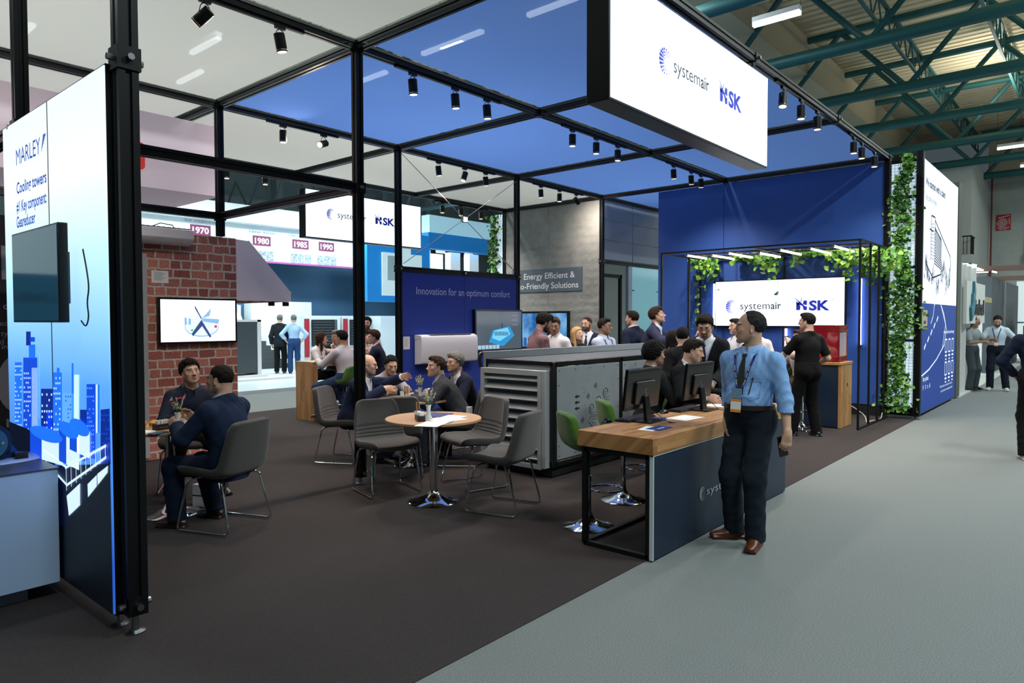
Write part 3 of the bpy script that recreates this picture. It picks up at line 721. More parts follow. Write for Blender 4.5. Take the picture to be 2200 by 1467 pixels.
# roof sheet: corrugated beige
mb = MB(); z = 10.3; xs = np.arange(-12, 36, .35)
for i, xx in enumerate(xs): mb.box(xx, xx+.2, -26, 26, z, z+.05)
mb.box(-12, 36, -26, 26, z+.05, z+.15); struct('ceiling', mb, mat('roof_sheet', 'ddd2b4', .7), ang=0)
M_hwall = mat('hall_wall', 'b4bab6', .85, noise=(3, .05))
mb = MB().box(34.6, 35, -26, -1.6, 0, 10.3); mb.box(34.3, 34.6, -12, -1.6, 0, 3.9); struct('wall_back', mb, M_hwall, ang=0)
mb = MB().box(29, 35, -1.6, 20, 0, 8.1); struct('wall_block', mb, mat('hall_wall_light', 'c0c5c2', .85), ang=0)
mb = MB().box(-14, 40, 25, 25.4, 0, 10.3); struct('wall_left', mb, mat('hall_wall_left', '8e9a9e', .85), ang=0)
mb = MB()
for xx in np.arange(4, 34, 3.2): mb.box(xx, xx+.35, 24.5, 25, .0, 10)
mb.box(-5, 36, 24.6, 25, 7.0, 7.4); struct('trim_1', mb, mat('hall_pillar', '9aa6aa', .8), ang=0)
mb = MB()
mb.box(34.45, 34.6, -7, -3.0, 4.15, 9.0); struct('trim_2', mb, mat('hall_recess', 'c3c8c5', .85), ang=0)
for k, yy in enumerate(np.arange(7, 23, 3.2)):
    pass
for k in range(9):   # small high windows in the left hall wall
    x0 = 7.+k*2.4
    mb = MB().box(x0, x0+.9, 24.4, 24.55, 5.6, 6.15); o = struct('window_%d' % (k+1), mb, mat('window_frame', '3c4448', .5), ang=0)
    f = MB().box(x0+.08, x0+.82, 24.36, 24.4, 5.68, 6.07).build('pane', glow('window_pane', 'eef6fa', .9), o, ang=0)
mb = MB().cyl((34.2, -1.72, 0), (34.2, -1.72, 9.5), .035); tag(mb.build('fire_pipe', mat('red_pipe', '7e2a26', .5)), 'dark red fire water pipe running up the pale hall wall', 'pipe')
# trusses: pipe chords along Y every 4 m with zigzag braces
def truss(x, y0, y1, z0, z1, i, names):
    t = thing('roof_truss', 'green steel roof truss with zigzag braces, '+names, 'truss', (x, 0, z0), 0, 'green pipe trusses under the hall roof')
    MB().cyl((x, y0, z0), (x, y1, z0), .15, n=14).build('bottom_chord', M_green, t)
    MB().cyl((x, y0, z1), (x, y1, z1), .1, n=10).build('top_chord', M_green, t)
    ys = np.arange(y0, y1-1.6, 3.4)
    for yy in ys:
        MB().cyl((x, yy, z0), (x, yy+1.7, z1), .075, n=8).build('brace', M_green, t)
        MB().cyl((x, yy+1.7, z1), (x, yy+3.4, z0), .075, n=8).build('brace', M_green, t)
    return t
tn = ['crossing right above the big lightbox sign', 'second one out from the camera', 'third one out from the camera', 'fourth one out from the camera', 'fifth one out from the camera', 'sixth one out, low over the lit tall panel', 'farthest one, ending at the white wall block']
for i, x in enumerate((9.1, 13.0, 17.0, 20.8, 24.8, 28.8, 32.5)):
    truss(x, -22, (-1.5 if i == 6 else 14), 8.0, 9.9, i, tn[i])
tn2 = ['behind the big sign', 'between the first and second main trusses', 'between the second and third main trusses', 'between the third and fourth main trusses', 'between the fourth and fifth main trusses', 'farthest of the light joists']
for i, y in enumerate((-1.2, -3.4, -5.6, -7.8, -10, -12.2)):   # light lattice joists running along X
    t = thing('roof_joist', 'thin green lattice joist under the corrugated roof, number %s from the stand side' % ['one', 'two', 'three', 'four', 'five', 'six'][i], 'joist', (20, y, 9.2), 0, 'light lattice joists under the hall roof')
    t['label'] = 'thin green lattice joist under the corrugated roof, %s from the stand' % ['first', 'second', 'third', 'fourth', 'fifth', 'sixth'][i]
    MB().bar((4, y, 9.35), (34, y, 9.35), .07).build('bottom_chord', M_green, t)
    MB().bar((4, y, 10.05), (34, y, 10.05), .09).build('top_chord', M_green, t)
    m = MB()
    for xx in np.arange(4, 34, 1.0): m.cyl((xx, y, 9.35), (xx+.5, y, 10.05), .022, n=6).cyl((xx+.5, y, 10.05), (xx+1, y, 9.35), .022, n=6)
    m.build('lattice', M_green, t)
# ducts and fixtures
tag(MB().box(6.2, 34, 1.0, 1.75, 8.9, 10.0).build('air_duct', mat('duct_beige', 'aca48e', .6)), 'long beige square duct under the roof beside the blue ceiling', 'duct')
tag(MB().box(33.0, 34.0, -22, -1.7, 8.15, 9.6).build('air_duct', mat('duct_beige', 'aca48e', .6)), 'beige cross duct at the far end behind the trusses', 'duct')
tag(MB().box(26, 26.5, -7.4, -6.7, 7.2, 9.9).build('air_duct', mat('duct_beige', 'aca48e', .6)), 'vertical beige duct drop at the upper right corner', 'duct')
def strip(x, y, z, l, ax, label):
    t = thing('strip_light', label, 'light', (x, y, z), 0, 'strip lights hung under the hall roof')
    a, b = ((x-l/2, y, z), (x+l/2, y, z)) if ax == 'x' else ((x, y-l/2, z), (x, y+l/2, z))
    MB().bar(a, b, .16, .1).build('housing', M_white, t)
    a = (a[0], a[1], z-.09); b = (b[0], b[1], z-.09)
    MB().bar(a, b, .11, .07).build('tube', glow('strip_glow', 'f2fbff', 9.), t)
    for e in (a, b): MB().cyl((e[0], e[1], z+.05), (e[0], e[1], 10.2), .006, n=4).build('wire', M_cable, t)
strip(9.96, -.62, 7.9, .95, 'y', 'lit white strip light above the big lightbox sign')
strip(26.8, -3.45, 8.06, 1.6, 'y', 'lit strip light at the right edge, higher of the two far ones')
strip(30.6, -3.75, 8.0, 1.4, 'y', 'lit strip light at the right edge, lower of the two far ones')
for i, (u_, v_, lb) in enumerate(((950, 92, 'in the front blue field'), (795, 160, 'right of the second post'), (990, 76, 'above the front blue field'), (408, 158, 'left of the second post'), (1190, 3, 'at the top edge'), (50, 62, 'at the top left corner'), (440, 90, 'behind the first spotlights'))):
    p = gz(u_, v_, 7.9); strip(p[0], p[1], 7.9, 1.3, 'y', 'strip light glimmering through the stand ceiling fabric, '+lb)
# ---------------------------------------------------------------- booth frame
PW = .085
def prof(mb, a, b, w=PW, mi=0):
    x, y, d = rot3(a, b); g = w*.16; dp = w*.13; h = w/2
    P = []
    for s in ((1, 0), (0, 1), (-1, 0), (0, -1)):
        ux = Vector((s[0], s[1], 0)); vx = Vector((-s[1], s[0], 0))
        for (f, q) in ((h, -h), (h, -g), (h-dp, -g*.7), (h-dp, g*.7), (h, g)):
            p = ux*f+vx*q; P.append((p.x, p.y))
    o = Vector(a); return mb.prism(P, o, x, y, Vector(b)-o, mi)
fr = thing('booth_frame', 'black aluminium post and beam frame carrying the ceiling of the stand', 'frame', (3, 1, 0))
def post(x, y, z0, z1, w=PW, foot=True):
    p = prof(MB(), (x, y, z0), (x, y, z1), w).build('post', M_black, fr, ang=20)
    if foot:
        MB().lathe([(.05, 0), (.05, .008), (.02, .015), (.015, z0)], (x, y, .005), 20).build('foot', M_joint, p)
    return p
H = 4.48; XS = (-2.9, 0, 2.98, 5.96, 8.955); YS = (-2.92, 0, 2.92, 5.86)
for (x, y) in ((0, 0), (-2.9, 0), (2.98, 2.92), (5.96, 2.92), (8.955, 2.92), (8.955, 5.86)): post(x, y, .1, H+.04)
post(0, 2.92, 2.79, H+.04, foot=False); post(8.955, -2.92, .06, H+.04); post(8.955, -3.42, .06, H+.04, .1)
pf_ = post(-2.9, -1.86, .14, H+.04, .1)
def beam(a, b, w=PW): return prof(MB(), a, b, w).build('beam', M_black, fr, ang=20)
def joint(x, y, z, s=.052):
    m = MB().box(x-s, x+s, y-s, y+s, z-s, z+s)
    for d in ((1, 0, 0), (-1, 0, 0), (0, 1, 0), (0, -1, 0)): m.cyl((x+d[0]*s, y+d[1]*s, z), (x+d[0]*(s+.03), y+d[1]*(s+.03), z), .018, n=8, mi=1)
    return m.build('joint', [M_black, M_joint], fr)
for y, a, b in ((-2.92, -2.9, 8.955), (0, -2.9, 8.955), (2.92, -2.9, 11.6), (5.86, 0, 8.955)):
    xs = [x for x in XS if a <= x <= b]+([11.6] if b > 9 else [])
    for i in range(len(xs)-1): beam((xs[i]+.05, y, H), (xs[i+1]-.05, y, H))
for x, a, b in ((-2.9, -1.8, 2.92), (0, -2.92, 5.86), (2.98, -2.92, 5.86), (5.96, -2.92, 5.86), (8.955, -2.92, 5.86)):
    ys = [y for y in YS if a <= y <= b]; ys = ([a] if a not in YS else [])+ys
    for i in range(len(ys)-1): beam((x, ys[i]+.05, H), (x, ys[i+1]-.05, H))
for x in XS:
    for y in YS:
        if (x > -2 or 0 <= y < 5) : joint(x, y, H)
Mz = 3.05
for a, b in (((-2.85, 0, Mz), (-.05, 0, Mz)), ((-2.85, 2.92, Mz), (-.05, 2.92, Mz)), ((0, .05, Mz), (0, 2.87, Mz)), ((-2.9, .05, Mz), (-2.9, 2.87, Mz))): beam(a, b)
for p in ((0, 0), (0, 2.92), (-2.9, 0)): joint(p[0], p[1], Mz, .055)
beam((3.03, 2.92, 2.535), (5.91, 2.92, 2.535)); joint(4.47, 2.92, 2.535, .045); joint(2.98, 2.92, 2.535); joint(5.96, 2.92, 2.535)
beam((9., 2.92, 3.03), (11.55, 2.92, 3.03)); joint(8.955, 2.92, 3.03)
joint(-2.9, -1.86, 3.08, .06); joint(-2.9, -1.86, .16, .05); joint(0, 0, .12, .045)
m = MB()
for (a, b) in (((3.05, 2.90, 4.4), (5.9, 2.90, 2.62)), ((5.9, 2.88, 4.38), (3.05, 2.88, 2.62))):
    m2 = MB().cyl(a, b, .006, n=6); a_ = Vector(a); b_ = Vector(b); c = a_.lerp(b_, .9); d = a_.lerp(b_, .86); m2.cyl(c, d, .014, n=8); m2.build('brace_cable', M_joint, fr)
# ceiling fabrics
cells = []
def cloth(i, j, m, label, group, x0=None, x1=None):
    x0 = XS[i] if x0 is None else x0; x1 = (XS[i+1] if x1 is None else x1); y0, y1 = YS[j], YS[j+1]; g = .085
    if i == 0 and j == 0: y0 = -2.92
    n = 10; vs = []; fs = []
    for a in range(n+1):
        for b in range(n+1):
            u, v = a/n, b/n; vs.append((x0+g+(x1-x0-2*g)*u, y0+g+(y1-y0-2*g)*v, H+.035-.05*math.sin(PI*u)*math.sin(PI*v)-.012*math.sin(a*2.3+b)*math.sin(PI*u)*math.sin(PI*v)))
    fs = [(a*(n+1)+b, a*(n+1)+b+1, (a+1)*(n+1)+b+1, (a+1)*(n+1)+b) for a in range(n) for b in range(n)]
    o = MB().add(vs, fs).build('ceiling_fabric', m, ang=80); tag(o, label, 'fabric', group)
gw = 'white fabric sheets in the stand ceiling'; gb = 'blue fabric sheets in the stand ceiling'
cloth(0, 0, M_fabw, 'white ceiling fabric nearest the camera, cut off by the top edge', gw)
cloth(0, 1, M_fabw, 'white ceiling fabric behind the nearest thick post, with two track spotlights below', gw)
cloth(0, 2, M_fabw, 'white ceiling fabric above the brick wall sign box', gw)
cloth(1, 2, M_fabw, 'white ceiling fabric right of the second post, before the distant lightbox', gw)
cloth(2, 2, M_fabw, 'white ceiling fabric above the crossed bracing cables', gw)
cloth(3, 2, M_fabw, 'white ceiling fabric in front of the concrete wall', gw)
cloth(1, 0, M_fabb, 'blue ceiling fabric left of the big lightbox sign, front row', gb)
cloth(2, 0, M_fabb, 'blue ceiling fabric right behind the big lightbox sign, front row', gb)
cloth(3, 0, M_fabb, 'blue ceiling fabric over the bar, front row nearest the hall roof', gb)
cloth(1, 1, M_fabb, 'blue ceiling fabric between the first two posts, middle row', gb)
cloth(2, 1, M_fabb, 'blue ceiling fabric above the crated ventilation unit, middle row', gb)
cloth(3, 1, M_fabb, 'blue ceiling fabric at the blue wall corner, middle row', gb)
cloth(3, 1, M_fabb, 'blue ceiling fabric sliver above the pale glass partition', gb, 8.955, 11.6)
# ---------------------------------------------------------------- stand walls
mb = MB().box(3.02, 4.468, 2.89, 2.97, .06, 2.49).box(4.474, 5.93, 2.89, 2.97, .06, 2.49).box(3.02, 5.93, 2.9, 2.96, .0, .06)
wb = struct('wall_middle', mb, M_blue, ang=0)
m = MB(); text(m, 'Innovation for an optimum comfort', (3.33, 2.886, 2.13), (1, 0, 0), (0, 0, 1), .13, 2.38, .004)
m.build('lettering', mat('letter_white', 'c9cff0', .6), wb, ang=0)
MB().box(3.02, 5.93, 2.886, 2.89, 1.449, 1.452).build('seam', mat('seam_dark', '0c1a60', .8), wb, ang=0)
mb = MB().box(8.95, 9.03, .025, 1.48, .2, H-.06).box(8.95, 9.03, -2.87, .015, .2, H-.06)
mb.box(8.96, 9.02, -2.87, 1.48, 0, .2, 1)
wbar = struct('wall_bar', mb, [mat('bar_blue', '2c509a', .55, bump=(30, .05, .01), spec=.3), mat('plinth_black', '08090b', .6)], ang=0)
mb = MB(); n = 30
for (a, b) in ((2.97, 4.45), (4.456, 5.82)): mb.box(8.95, 9.03, a, b, .06, H-.05)
M_conc = mat('board_concrete', '7f8382', .8, noise=(2.2, .16), bump=(9, .9, .02))
nt = M_conc.node_tree; wv = nt.nodes.new('ShaderNodeTexWave'); wv.bands_direction = 'Z'; wv.inputs['Scale'].default_value = 1.6; wv.inputs['Distortion'].default_value = 3.5; wv.inputs['Detail'].default_value = 4
tcn = nt.nodes.new('ShaderNodeTexCoord'); nt.links.new(tcn.outputs['Object'], wv.inputs['Vector'])
b2 = nt.nodes.new('ShaderNodeBump'); b2.inputs['Strength'].default_value = .35; b2.inputs['Distance'].default_value = .015
nt.links.new(wv.outputs['Fac'], b2.inputs['Height'])
_bp = [x for x in nt.nodes if x.type == 'BUMP' and x != b2][0]; nt.links.new(b2.outputs['Normal'], _bp.inputs['Normal'])
wc = struct('wall_concrete', mb, M_conc, ang=0)
m = MB().box(8.925, 8.95, 3.45, 5.6, 2.38, 2.94); sg = m.build('sign_board', mat('sign_greyblue', '4c5a66', .5), wc, ang=0)
m = MB(); text(m, 'Energy Efficient &', (8.922, 5.2, 2.70), (0, -1, 0), (0, 0, 1), .15, 1.55, .006); text(m, 'Eco-Friendly Solutions', (8.922, 5.5, 2.46), (0, -1, 0), (0, 0, 1), .15, 1.95, .006)
m.build('lettering', mat('letter_pale', 'd6dde2', .6), sg, ang=0)
for yy in (3.5, 4.45, 5.5):
    for zz in (2.41, 2.91): MB().cyl((8.925, yy, zz), (8.915, yy, zz), .012, n=8).build('screw', M_joint, sg)
# pale partition right of the concrete wall (y = 2.92 plane) with doorway
mb = MB()
for (a, b) in ((9.0, 10.25), (10.28, 11.55)):
    for k in range(3): mb.box(a, b, 2.9, 2.94, 3.09+k*.46, 3.09+k*.46+.445)
wp = struct('wall_partition', mb, mat('grey_panel', '8e96a2', .5), ang=0)
for (a, b) in ((9.1, 10.2), (10.33, 11.3)):
    for zz in (3.54, 4.0): MB().box(a, b, 2.893, 2.9, zz-.006, zz+.008).build('metal_strip', M_joint, wp, ang=0)
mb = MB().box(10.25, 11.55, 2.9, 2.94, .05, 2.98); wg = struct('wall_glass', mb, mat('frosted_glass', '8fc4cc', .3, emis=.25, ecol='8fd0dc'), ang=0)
for zz in (.6, 1.2, 1.8, 2.4):
    MB().box(10.25, 10.33, 2.885, 2.9, zz, zz+.02).build('clip', M_black, wg, ang=0); MB().box(11.45, 11.55, 2.885, 2.9, zz, zz+.02).build('clip', M_black, wg, ang=0)
mb = MB().box(10.05, 10.22, 2.88, 2.96, 0, 2.98); struct('trim_3', mb, mat('pale_jamb', 'a6b2b8', .5), ang=0)
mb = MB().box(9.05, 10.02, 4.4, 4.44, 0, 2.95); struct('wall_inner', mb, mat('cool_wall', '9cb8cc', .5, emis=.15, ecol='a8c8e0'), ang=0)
mb = MB().box(9.7, 9.78, 2.89, 2.95, 0, 2.75).box(9.0, 9.78, 2.89, 2.95, 2.68, 2.76); d = struct('door_1', mb, M_black, ang=0)
# brick room: front wall, side, awning
mb = MB().box(-1.02, .218, 2.94, 3.0, .0, 2.786).box(.158, .218, 3.0, 4.9, 0, 2.786)
wk = struct('wall_brick', mb, brickmat(), ang=0)
mb = MB().box(-1.12, -.94, 2.86, 2.94, 0.05, 2.5); struct('trim_4', mb, mat('door_jamb_grey', 'a2a4a6', .5), ang=0)
mb = MB().box(-2.2, -1.12, 2.9, 2.94, 0.05, 2.5, 0).box(-2.2, -.98, 2.88, 2.93, 2.5, 2.62, 1); struct('door_2', mb, [mat('door_dark', '1a1c20', .5), mat('lintel_dark', '20242c', .5)], ang=0)
# hood / awning cheek (the right side of the brick room)
t = thing('awning', 'mauve metal awning hood jutting from the side of the brick wall', 'awning', (.6, 3.8, 1.96))
pl = [(.225, 1.962), (1.026, 1.964), (1.02, 2.11), (.42, 2.765), (.225, 2.777)]
M_hood = mat('hood_mauve', 'ece0e8', .5)
MB().prism(pl, (0, 2.95, 0), (1, 0, 0), (0, 0, 1), (0, .012, 0)).build('cheek', M_hood, t, ang=0)
MB().prism(pl, (0, 4.85, 0), (1, 0, 0), (0, 0, 1), (0, .012, 0)).build('cheek', M_hood, t, ang=0)
stripes = mat('awning_stripes', 'b8b2b8', .7)
m = MB()
for k in range(16):
    y0 = 2.965+k*.118
    m.add([(1.03, y0, 2.1), (1.03, y0+.118, 2.1), (.42, y0+.118, 2.775), (.42, y0, 2.775)], [(0, 1, 2, 3)], k % 2)
m.build('canopy', [mat('stripe_red', 'a02828', .8), mat('stripe_white', 'c8c4c4', .8)], t, ang=0)
m = MB()
for k in range(8): m.box(.25+k*.09, .295+k*.09, 2.97, 4.84, 1.955, 1.965, k % 2)
m.build('valance', [mat('stripe_red', 'a02828', .8), mat('stripe_white', 'c8c4c4', .8)], t, ang=0)
m = MB().box(1.018, 1.034, 2.948, 4.86, 1.962, 2.112); m.build('front_rail', M_hood, t)
for xx in (.75, .97):
    MB().box(xx-.03, xx+.03, 2.95, 3.02, 1.9, 1.957).build('bracket', M_black, t)
# ---------------------------------------------------------------- lightbox signs
def logo(root, o, u, n_, sc_, c1=M_navy, plate=False, hsk=True, dark='1d2c3c', blue='1a33d0', em=.0, fill=None):
    """dot emblem + word; o = left edge centre line, u = reading direction, n_ = outward normal; sc_ = total width"""
    o = Vector(o); u = Vector(u); up = Vector((0, 0, 1)); n_ = Vector(n_)
    k = sc_/1.0; d = MB(); o = o+n_*.004
    mblue = mat('logo_blue_'+blue, blue, .5, emis=em) ; mdk = mat('logo_dark_'+dark, dark, .5, emis=em)
    def disc(x, y, r):
        c = o+u*(x*k)+up*(y*k); nn = 10
        d.add([c]+[c+u*(r*k*math.cos(2*PI*i/nn))+up*(r*k*math.sin(2*PI*i/nn)) for i in range(nn)], [(0, i+1, (i+1) % nn+1) for i in range(nn)])
    cx = .055
    for ring, (R, N, r0) in enumerate(((.051, 18, .0072), (.038, 15, .0062), (.026, 12, .005), (.015, 9, .0035))):
        for i in range(N):
            a = 2*PI*(i+.5*(ring % 2))/N
            g = (1+math.cos(a-math.radians(165)))/2
            if ring < 1 and abs(((math.degrees(a)+180) % 360)-180) < 28: continue
            disc(cx+R*math.cos(a)*.92, R*math.sin(a), r0*(.28+.85*g))
    e = d.build('emblem', mblue if plate is False else fill, root, ang=0)
    m = MB(); q = o+u*(.13*k)-up*(.024*k); text(m, 'system', q, u, up, .066*k, .255*k if hsk else .50*k, -.002)
    q2 = o+u*((.393 if hsk else .645)*k)-up*(.024*k); text(m, 'air', q2, u, up, .062*k, (.085 if hsk else .2)*k, .014)
    m.build('lettering', mdk if plate is False else fill, root, ang=0)
    if hsk:
        m = MB(); a = o+u*(.535*k); m.add([a-up*(.05*k), a-up*(.05*k)+u*.002*k, a+up*(.05*k)+u*.002*k, a+up*(.05*k)], [(0, 1, 2, 3)]); m.build('divider', mdk, root, ang=0)
        m = MB(); b = o+u*(.60*k)-up*(.036*k)
        def pg(pts): m.add([b+u*(x*k)+up*(y*k) for x, y in pts], [tuple(range(len(pts)))])
        pg([(0, 0), (.03, 0), (.035, .03), (.012, .06), (.0, .078)]); pg([(.045, .04), (.06, .034), (.085, .03), (.085, 0), (.058, 0), (.055, .02)]); pg([(.058, .078), (.085, .078), (.085, .04), (.052, .046)])
        pg([(-.03, .12), (.022, .06), (.03, .066)]); pg([(.046, .13), (.034, .066), (.042, .07)]); pg([(.03, .07), (.07, .03), (.0, .048), (.0, .056)])
        text(m, 'SK', b+u*(.1*k), u, up, .078*k, .16*k, .04)
        m.build('emblem', mblue, root, ang=0)
        m = MB(); text(m, '\u00ae', b+u*(.275*k)+up*(.07*k), u, up, .02*k, .02*k); m.build('lettering', mdk, root, ang=0)
def lightbox(name, label, x0, x1, y0, y1, z0, z1, face, group=None, fm=M_box):
    t = thing(name, label, 'sign', ((x0+x1)/2, (y0+y1)/2, z0), 0, group); e = .012
    MB().box(x0, x1, y0, y1, z0, z1).build('case', M_black, t, bevel=.006)
    if face == '-y': MB().box(x0+.02, x1-.02, y0-e, y0, z0+.02, z1-.02).build('lit_face', fm, t, ang=0)
    if face == '-x': MB().box(x0-e, x0, y0+.02, y1-.02, z0+.02, z1-.02).build('lit_face', fm, t, ang=0)
    return t
g3 = 'hanging lightbox signs of the stand'
t = lightbox('hanging_sign', 'big lit white sign box hanging from the front beam at the top', .0, 3.12, -3.02, -2.82, 3.33, 4.30, '-y', g3)
logo(t, (.72, -3.033, 3.83), (1, 0, 0), (0, -1, 0), 1.95)
for xx in (.3, 2.95): MB().cyl((xx, -2.92, 4.30), (xx, -2.92, 4.44), .008, n=6).build('hanger', M_cable, t)
t = lightbox('hanging_sign', 'smaller looking lit sign box hanging at the far side of the stand', 3.17, 6.14, 5.9, 6.1, 3.30, 4.25, '-y', g3)
logo(t, (3.65, 5.887, 3.8), (1, 0, 0), (0, -1, 0), 2.0)
for xx in (3.4, 5.9): MB().cyl((xx, 5.95, 4.25), (xx, 5.95, 4.44), .008, n=6).build('hanger', M_cable, t)
t = thing('hanging_sign', 'faintly glowing pinkish white box hanging above the brick wall', 'sign', (-2, 3.9, 3.34))
MB().box(-5.4, .12, 3.2, 4.7, 3.345, 4.28).build('case', mat('pink_white_fabric_glow', 'd8cad4', .8, emis=.22, ecol='cfc0d2'), t, bevel=.008)  # fabric given a faint emission of its own to lift its brightness
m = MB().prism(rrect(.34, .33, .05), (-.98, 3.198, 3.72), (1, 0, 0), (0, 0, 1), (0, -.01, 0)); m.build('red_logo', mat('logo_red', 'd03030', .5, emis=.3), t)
# bar sign
t = lightbox('bar_sign', 'lit white company sign box on the blue wall behind the bar', 8.86, 8.95, -2.30, .155, 1.56, 2.47, '-x')
logo(t, (8.845, -.08, 1.955), (0, -1, 0), (-1, 0, 0), 2.28)
# left light wall
t = thing('light_wall', 'tall backlit partition with blue city skyline print beside the nearest post', 'partition', (-2.94, -.85, .08))
X0 = -2.975
MB().box(X0, -2.865, -1.80, .12, .1, 3.06).build('case', M_black, t)
M_print = bpy.data.materials.new('skyline_print'); M_print.use_nodes = True
nt = M_print.node_tree; bs = nt.nodes['Principled BSDF']; tc = nt.nodes.new('ShaderNodeTexCoord'); se = nt.nodes.new('ShaderNodeSeparateXYZ'); cr = nt.nodes.new('ShaderNodeValToRGB'); mr = nt.nodes.new('ShaderNodeMapRange')
nt.links.new(tc.outputs['Object'], se.inputs[0]); nt.links.new(se.outputs['Z'], mr.inputs['Value']); mr.inputs['From Min'].default_value = .3; mr.inputs['From Max'].default_value = 3.0
nt.links.new(mr.outputs[0], cr.inputs[0]); el = cr.color_ramp.elements
el[0].position = 0; el[0].color = (.02, .10, .5, 1); el[1].position = .35; el[1].color = (.10, .36, .95, 1)
for p, c in ((.46, (.25, .58, 1, 1)), (.6, (.5, .82, 1, 1)), (.8, (.85, .96, 1, 1)), (1., (.75, .86, 1, 1))): e_ = el.new(p); e_.color = c
nt.links.new(cr.outputs[0], bs.inputs['Emission Color']); nt.links.new(cr.outputs[0], bs.inputs['Base Color']); bs.inputs['Emission Strength'].default_value = 1.1
fc1 = MB().box(X0-.006, X0, -.852, .115, .11, 3.05).build('lit_face', M_print, t, ang=0); fc2 = MB().box(X0-.006, X0, -1.795, -.862, .11, 3.05).build('lit_face', M_print, t, ang=0)
MB().box(X0-.007, X0+.01, -.864, -.850, .11, 3.05).build('seam', M_black, t, ang=0)
def pr_shape(m, pts, mi=0, off=.009):
    m.add([(X0-off, y, z) for y, z in pts], [tuple(range(len(pts)))], mi)
mbl = [glow('print_%d' % i, c, s) for i, (c, s) in enumerate((('0f4fe0', .9), ('1f74ff', 1.), ('5fa8ff', 1.1), ('0a2fa0', .7), ('cfe8ff', 1.1), ('06123a', .25), ('0c1420', .05)))]
m = MB()
def rectp(u0, v0, u1, v1, mi, off=.009):
    a = gx(u0, v0, X0-.009); b = gx(u1, v0, X0-.009); c = gx(u1, v1, X0-.009); d_ = gx(u0, v1, X0-.009)
    lo_ = .11
    pr_shape(m, [(max(min(p[1], .113), -1.793), max(p[2], lo_)) for p in (d_, c, b, a)], mi, off)
rs = random.Random(4)
# skyline silhouettes and their window rows (backlit print)
for (u0, v0, u1, v1, mi) in ((32, 778, 47, 980, 1), (50, 768, 80, 985, 0), (62, 740, 76, 770, 1), (56, 712, 66, 742, 3), (64, 724, 75, 734, 0), (82, 760, 84, 900, 2), (68, 790, 80, 960, 4), (88, 835, 114, 990, 3), (114, 800, 133, 985, 1), (122, 790, 128, 802, 1), (134, 845, 160, 960, 2),
                             (154, 780, 158, 960, 1), (159, 805, 169, 970, 4), (172, 880, 186, 990, 3), (186, 825, 205, 985, 0), (206, 826, 209, 930, 4), (210, 826, 214, 930, 1), (216, 880, 246, 1000, 3), (100, 885, 112, 985, 0)):
    rectp(u0, v0, u1, v1, mi, .009)
for (u0, v0, u1, v1, dx, dy, mi) in ((33, 785, 46, 970, 3, 9, 4), (52, 800, 66, 975, 4, 10, 4), (90, 845, 112, 960, 5, 12, 4), (116, 810, 131, 960, 4, 11, 4), (188, 832, 204, 980, 4, 9, 2), (218, 890, 244, 960, 5, 10, 0), (136, 850, 156, 940, 5, 9, 0)):
    vv = v0
    while vv < v1:
        uu = u0
        while uu < u1:
            if rs.random() < .6: rectp(uu, vv, uu+dx*.45, vv+dy*.4, mi, .0105)
            uu += dx
        vv += dy
# sloping ground, big round ducts, railings
m.add([(X0-.012, y, z) for y, z in [(.113, .11), (.113, .98), (-.35, .97), (-.9, .80), (-1.793, .93), (-1.793, .11)][::-1]], [(0, 1, 2, 3, 4, 5)], 5)
m.add([(X0-.0135, y, z) for y, z in [(.113, .11), (.113, .60), (-.86, .42), (-1.1, .46), (-1.793, .95), (-1.793, .11)][::-1]], [(0, 1, 2, 3, 4, 5)], 6)
def duct(u0, u1, vt, vb, tilt):
    a = gx(u0, vt, X0-.014); b = gx(u1, vt+tilt, X0-.014); c = gx(u1, vb, X0-.014); d_ = gx(u0, vb-20, X0-.014)
    off = .014; m.add([(X0-off, p[1], p[2]) for p in (d_, c, b, a)], [(0, 1, 2, 3)], 4)
    mid = [(a[i]*.62+b[i]*.38) for i in range(3)]; md = [(d_[i]*.62+c[i]*.38) for i in range(3)]
    m.add([(X0-off-.001, p[1], p[2]) for p in (d_, md, mid, a)], [(0, 1, 2, 3)], 0)
    cc = (np.array(a)+np.array(b))/2; ry = abs(a[1]-b[1])/2; sl = (b[2]-a[2])/2; pts = []
    for i in range(20):
        t_ = 2*PI*i/20; pts.append((cc[1]+ry*math.cos(t_), cc[2]-sl*math.cos(t_)+.045*math.sin(t_)))
    m.add([(X0-off-.002, y, z) for y, z in pts], [tuple(range(20))], 1)
duct(65, 135, 922, 1000, 22); duct(127, 170, 915, 1010, 18); duct(150, 193, 908, 985, 20)
for (u0, v0, u1, v1) in ((140, 1005, 228, 957), (142, 1043, 228, 982), (92, 970, 142, 1003), (98, 992, 142, 1040)):
    a = gx(u0, v0, X0-.017); b = gx(u1, v1, X0-.017); w_ = .008
    m.add([(X0-.017, a[1], a[2]-w_), (X0-.017, b[1], b[2]-w_), (X0-.017, b[1], b[2]+w_), (X0-.017, a[1], a[2]+w_)], [(0, 1, 2, 3)], 4)
for k in range(9):
    uu = 142+k*10.5; a = gx(uu, 1005-(uu-140)*.545, X0-.017); b = gx(uu, 1055-(uu-140)*.8, X0-.017)
    m.add([(X0-.0172, a[1]-.004, b[2]), (X0-.0172, a[1]+.004, b[2]), (X0-.0172, a[1]+.004, a[2]), (X0-.0172, a[1]-.004, a[2])], [(0, 1, 2, 3)], 4)
for q in (((143, 1065), (172, 1038), (172, 1085), (148, 1108)), ((188, 1040), (208, 1020), (208, 1044), (189, 1068)), ((209, 1018), (232, 1000), (231, 1015), (210, 1042))):
    m.add([(X0-.0165, gx(u_, v_, X0-.0165)[1], gx(u_, v_, X0-.0165)[2]) for u_, v_ in q], [(0, 1, 2, 3)], 4)
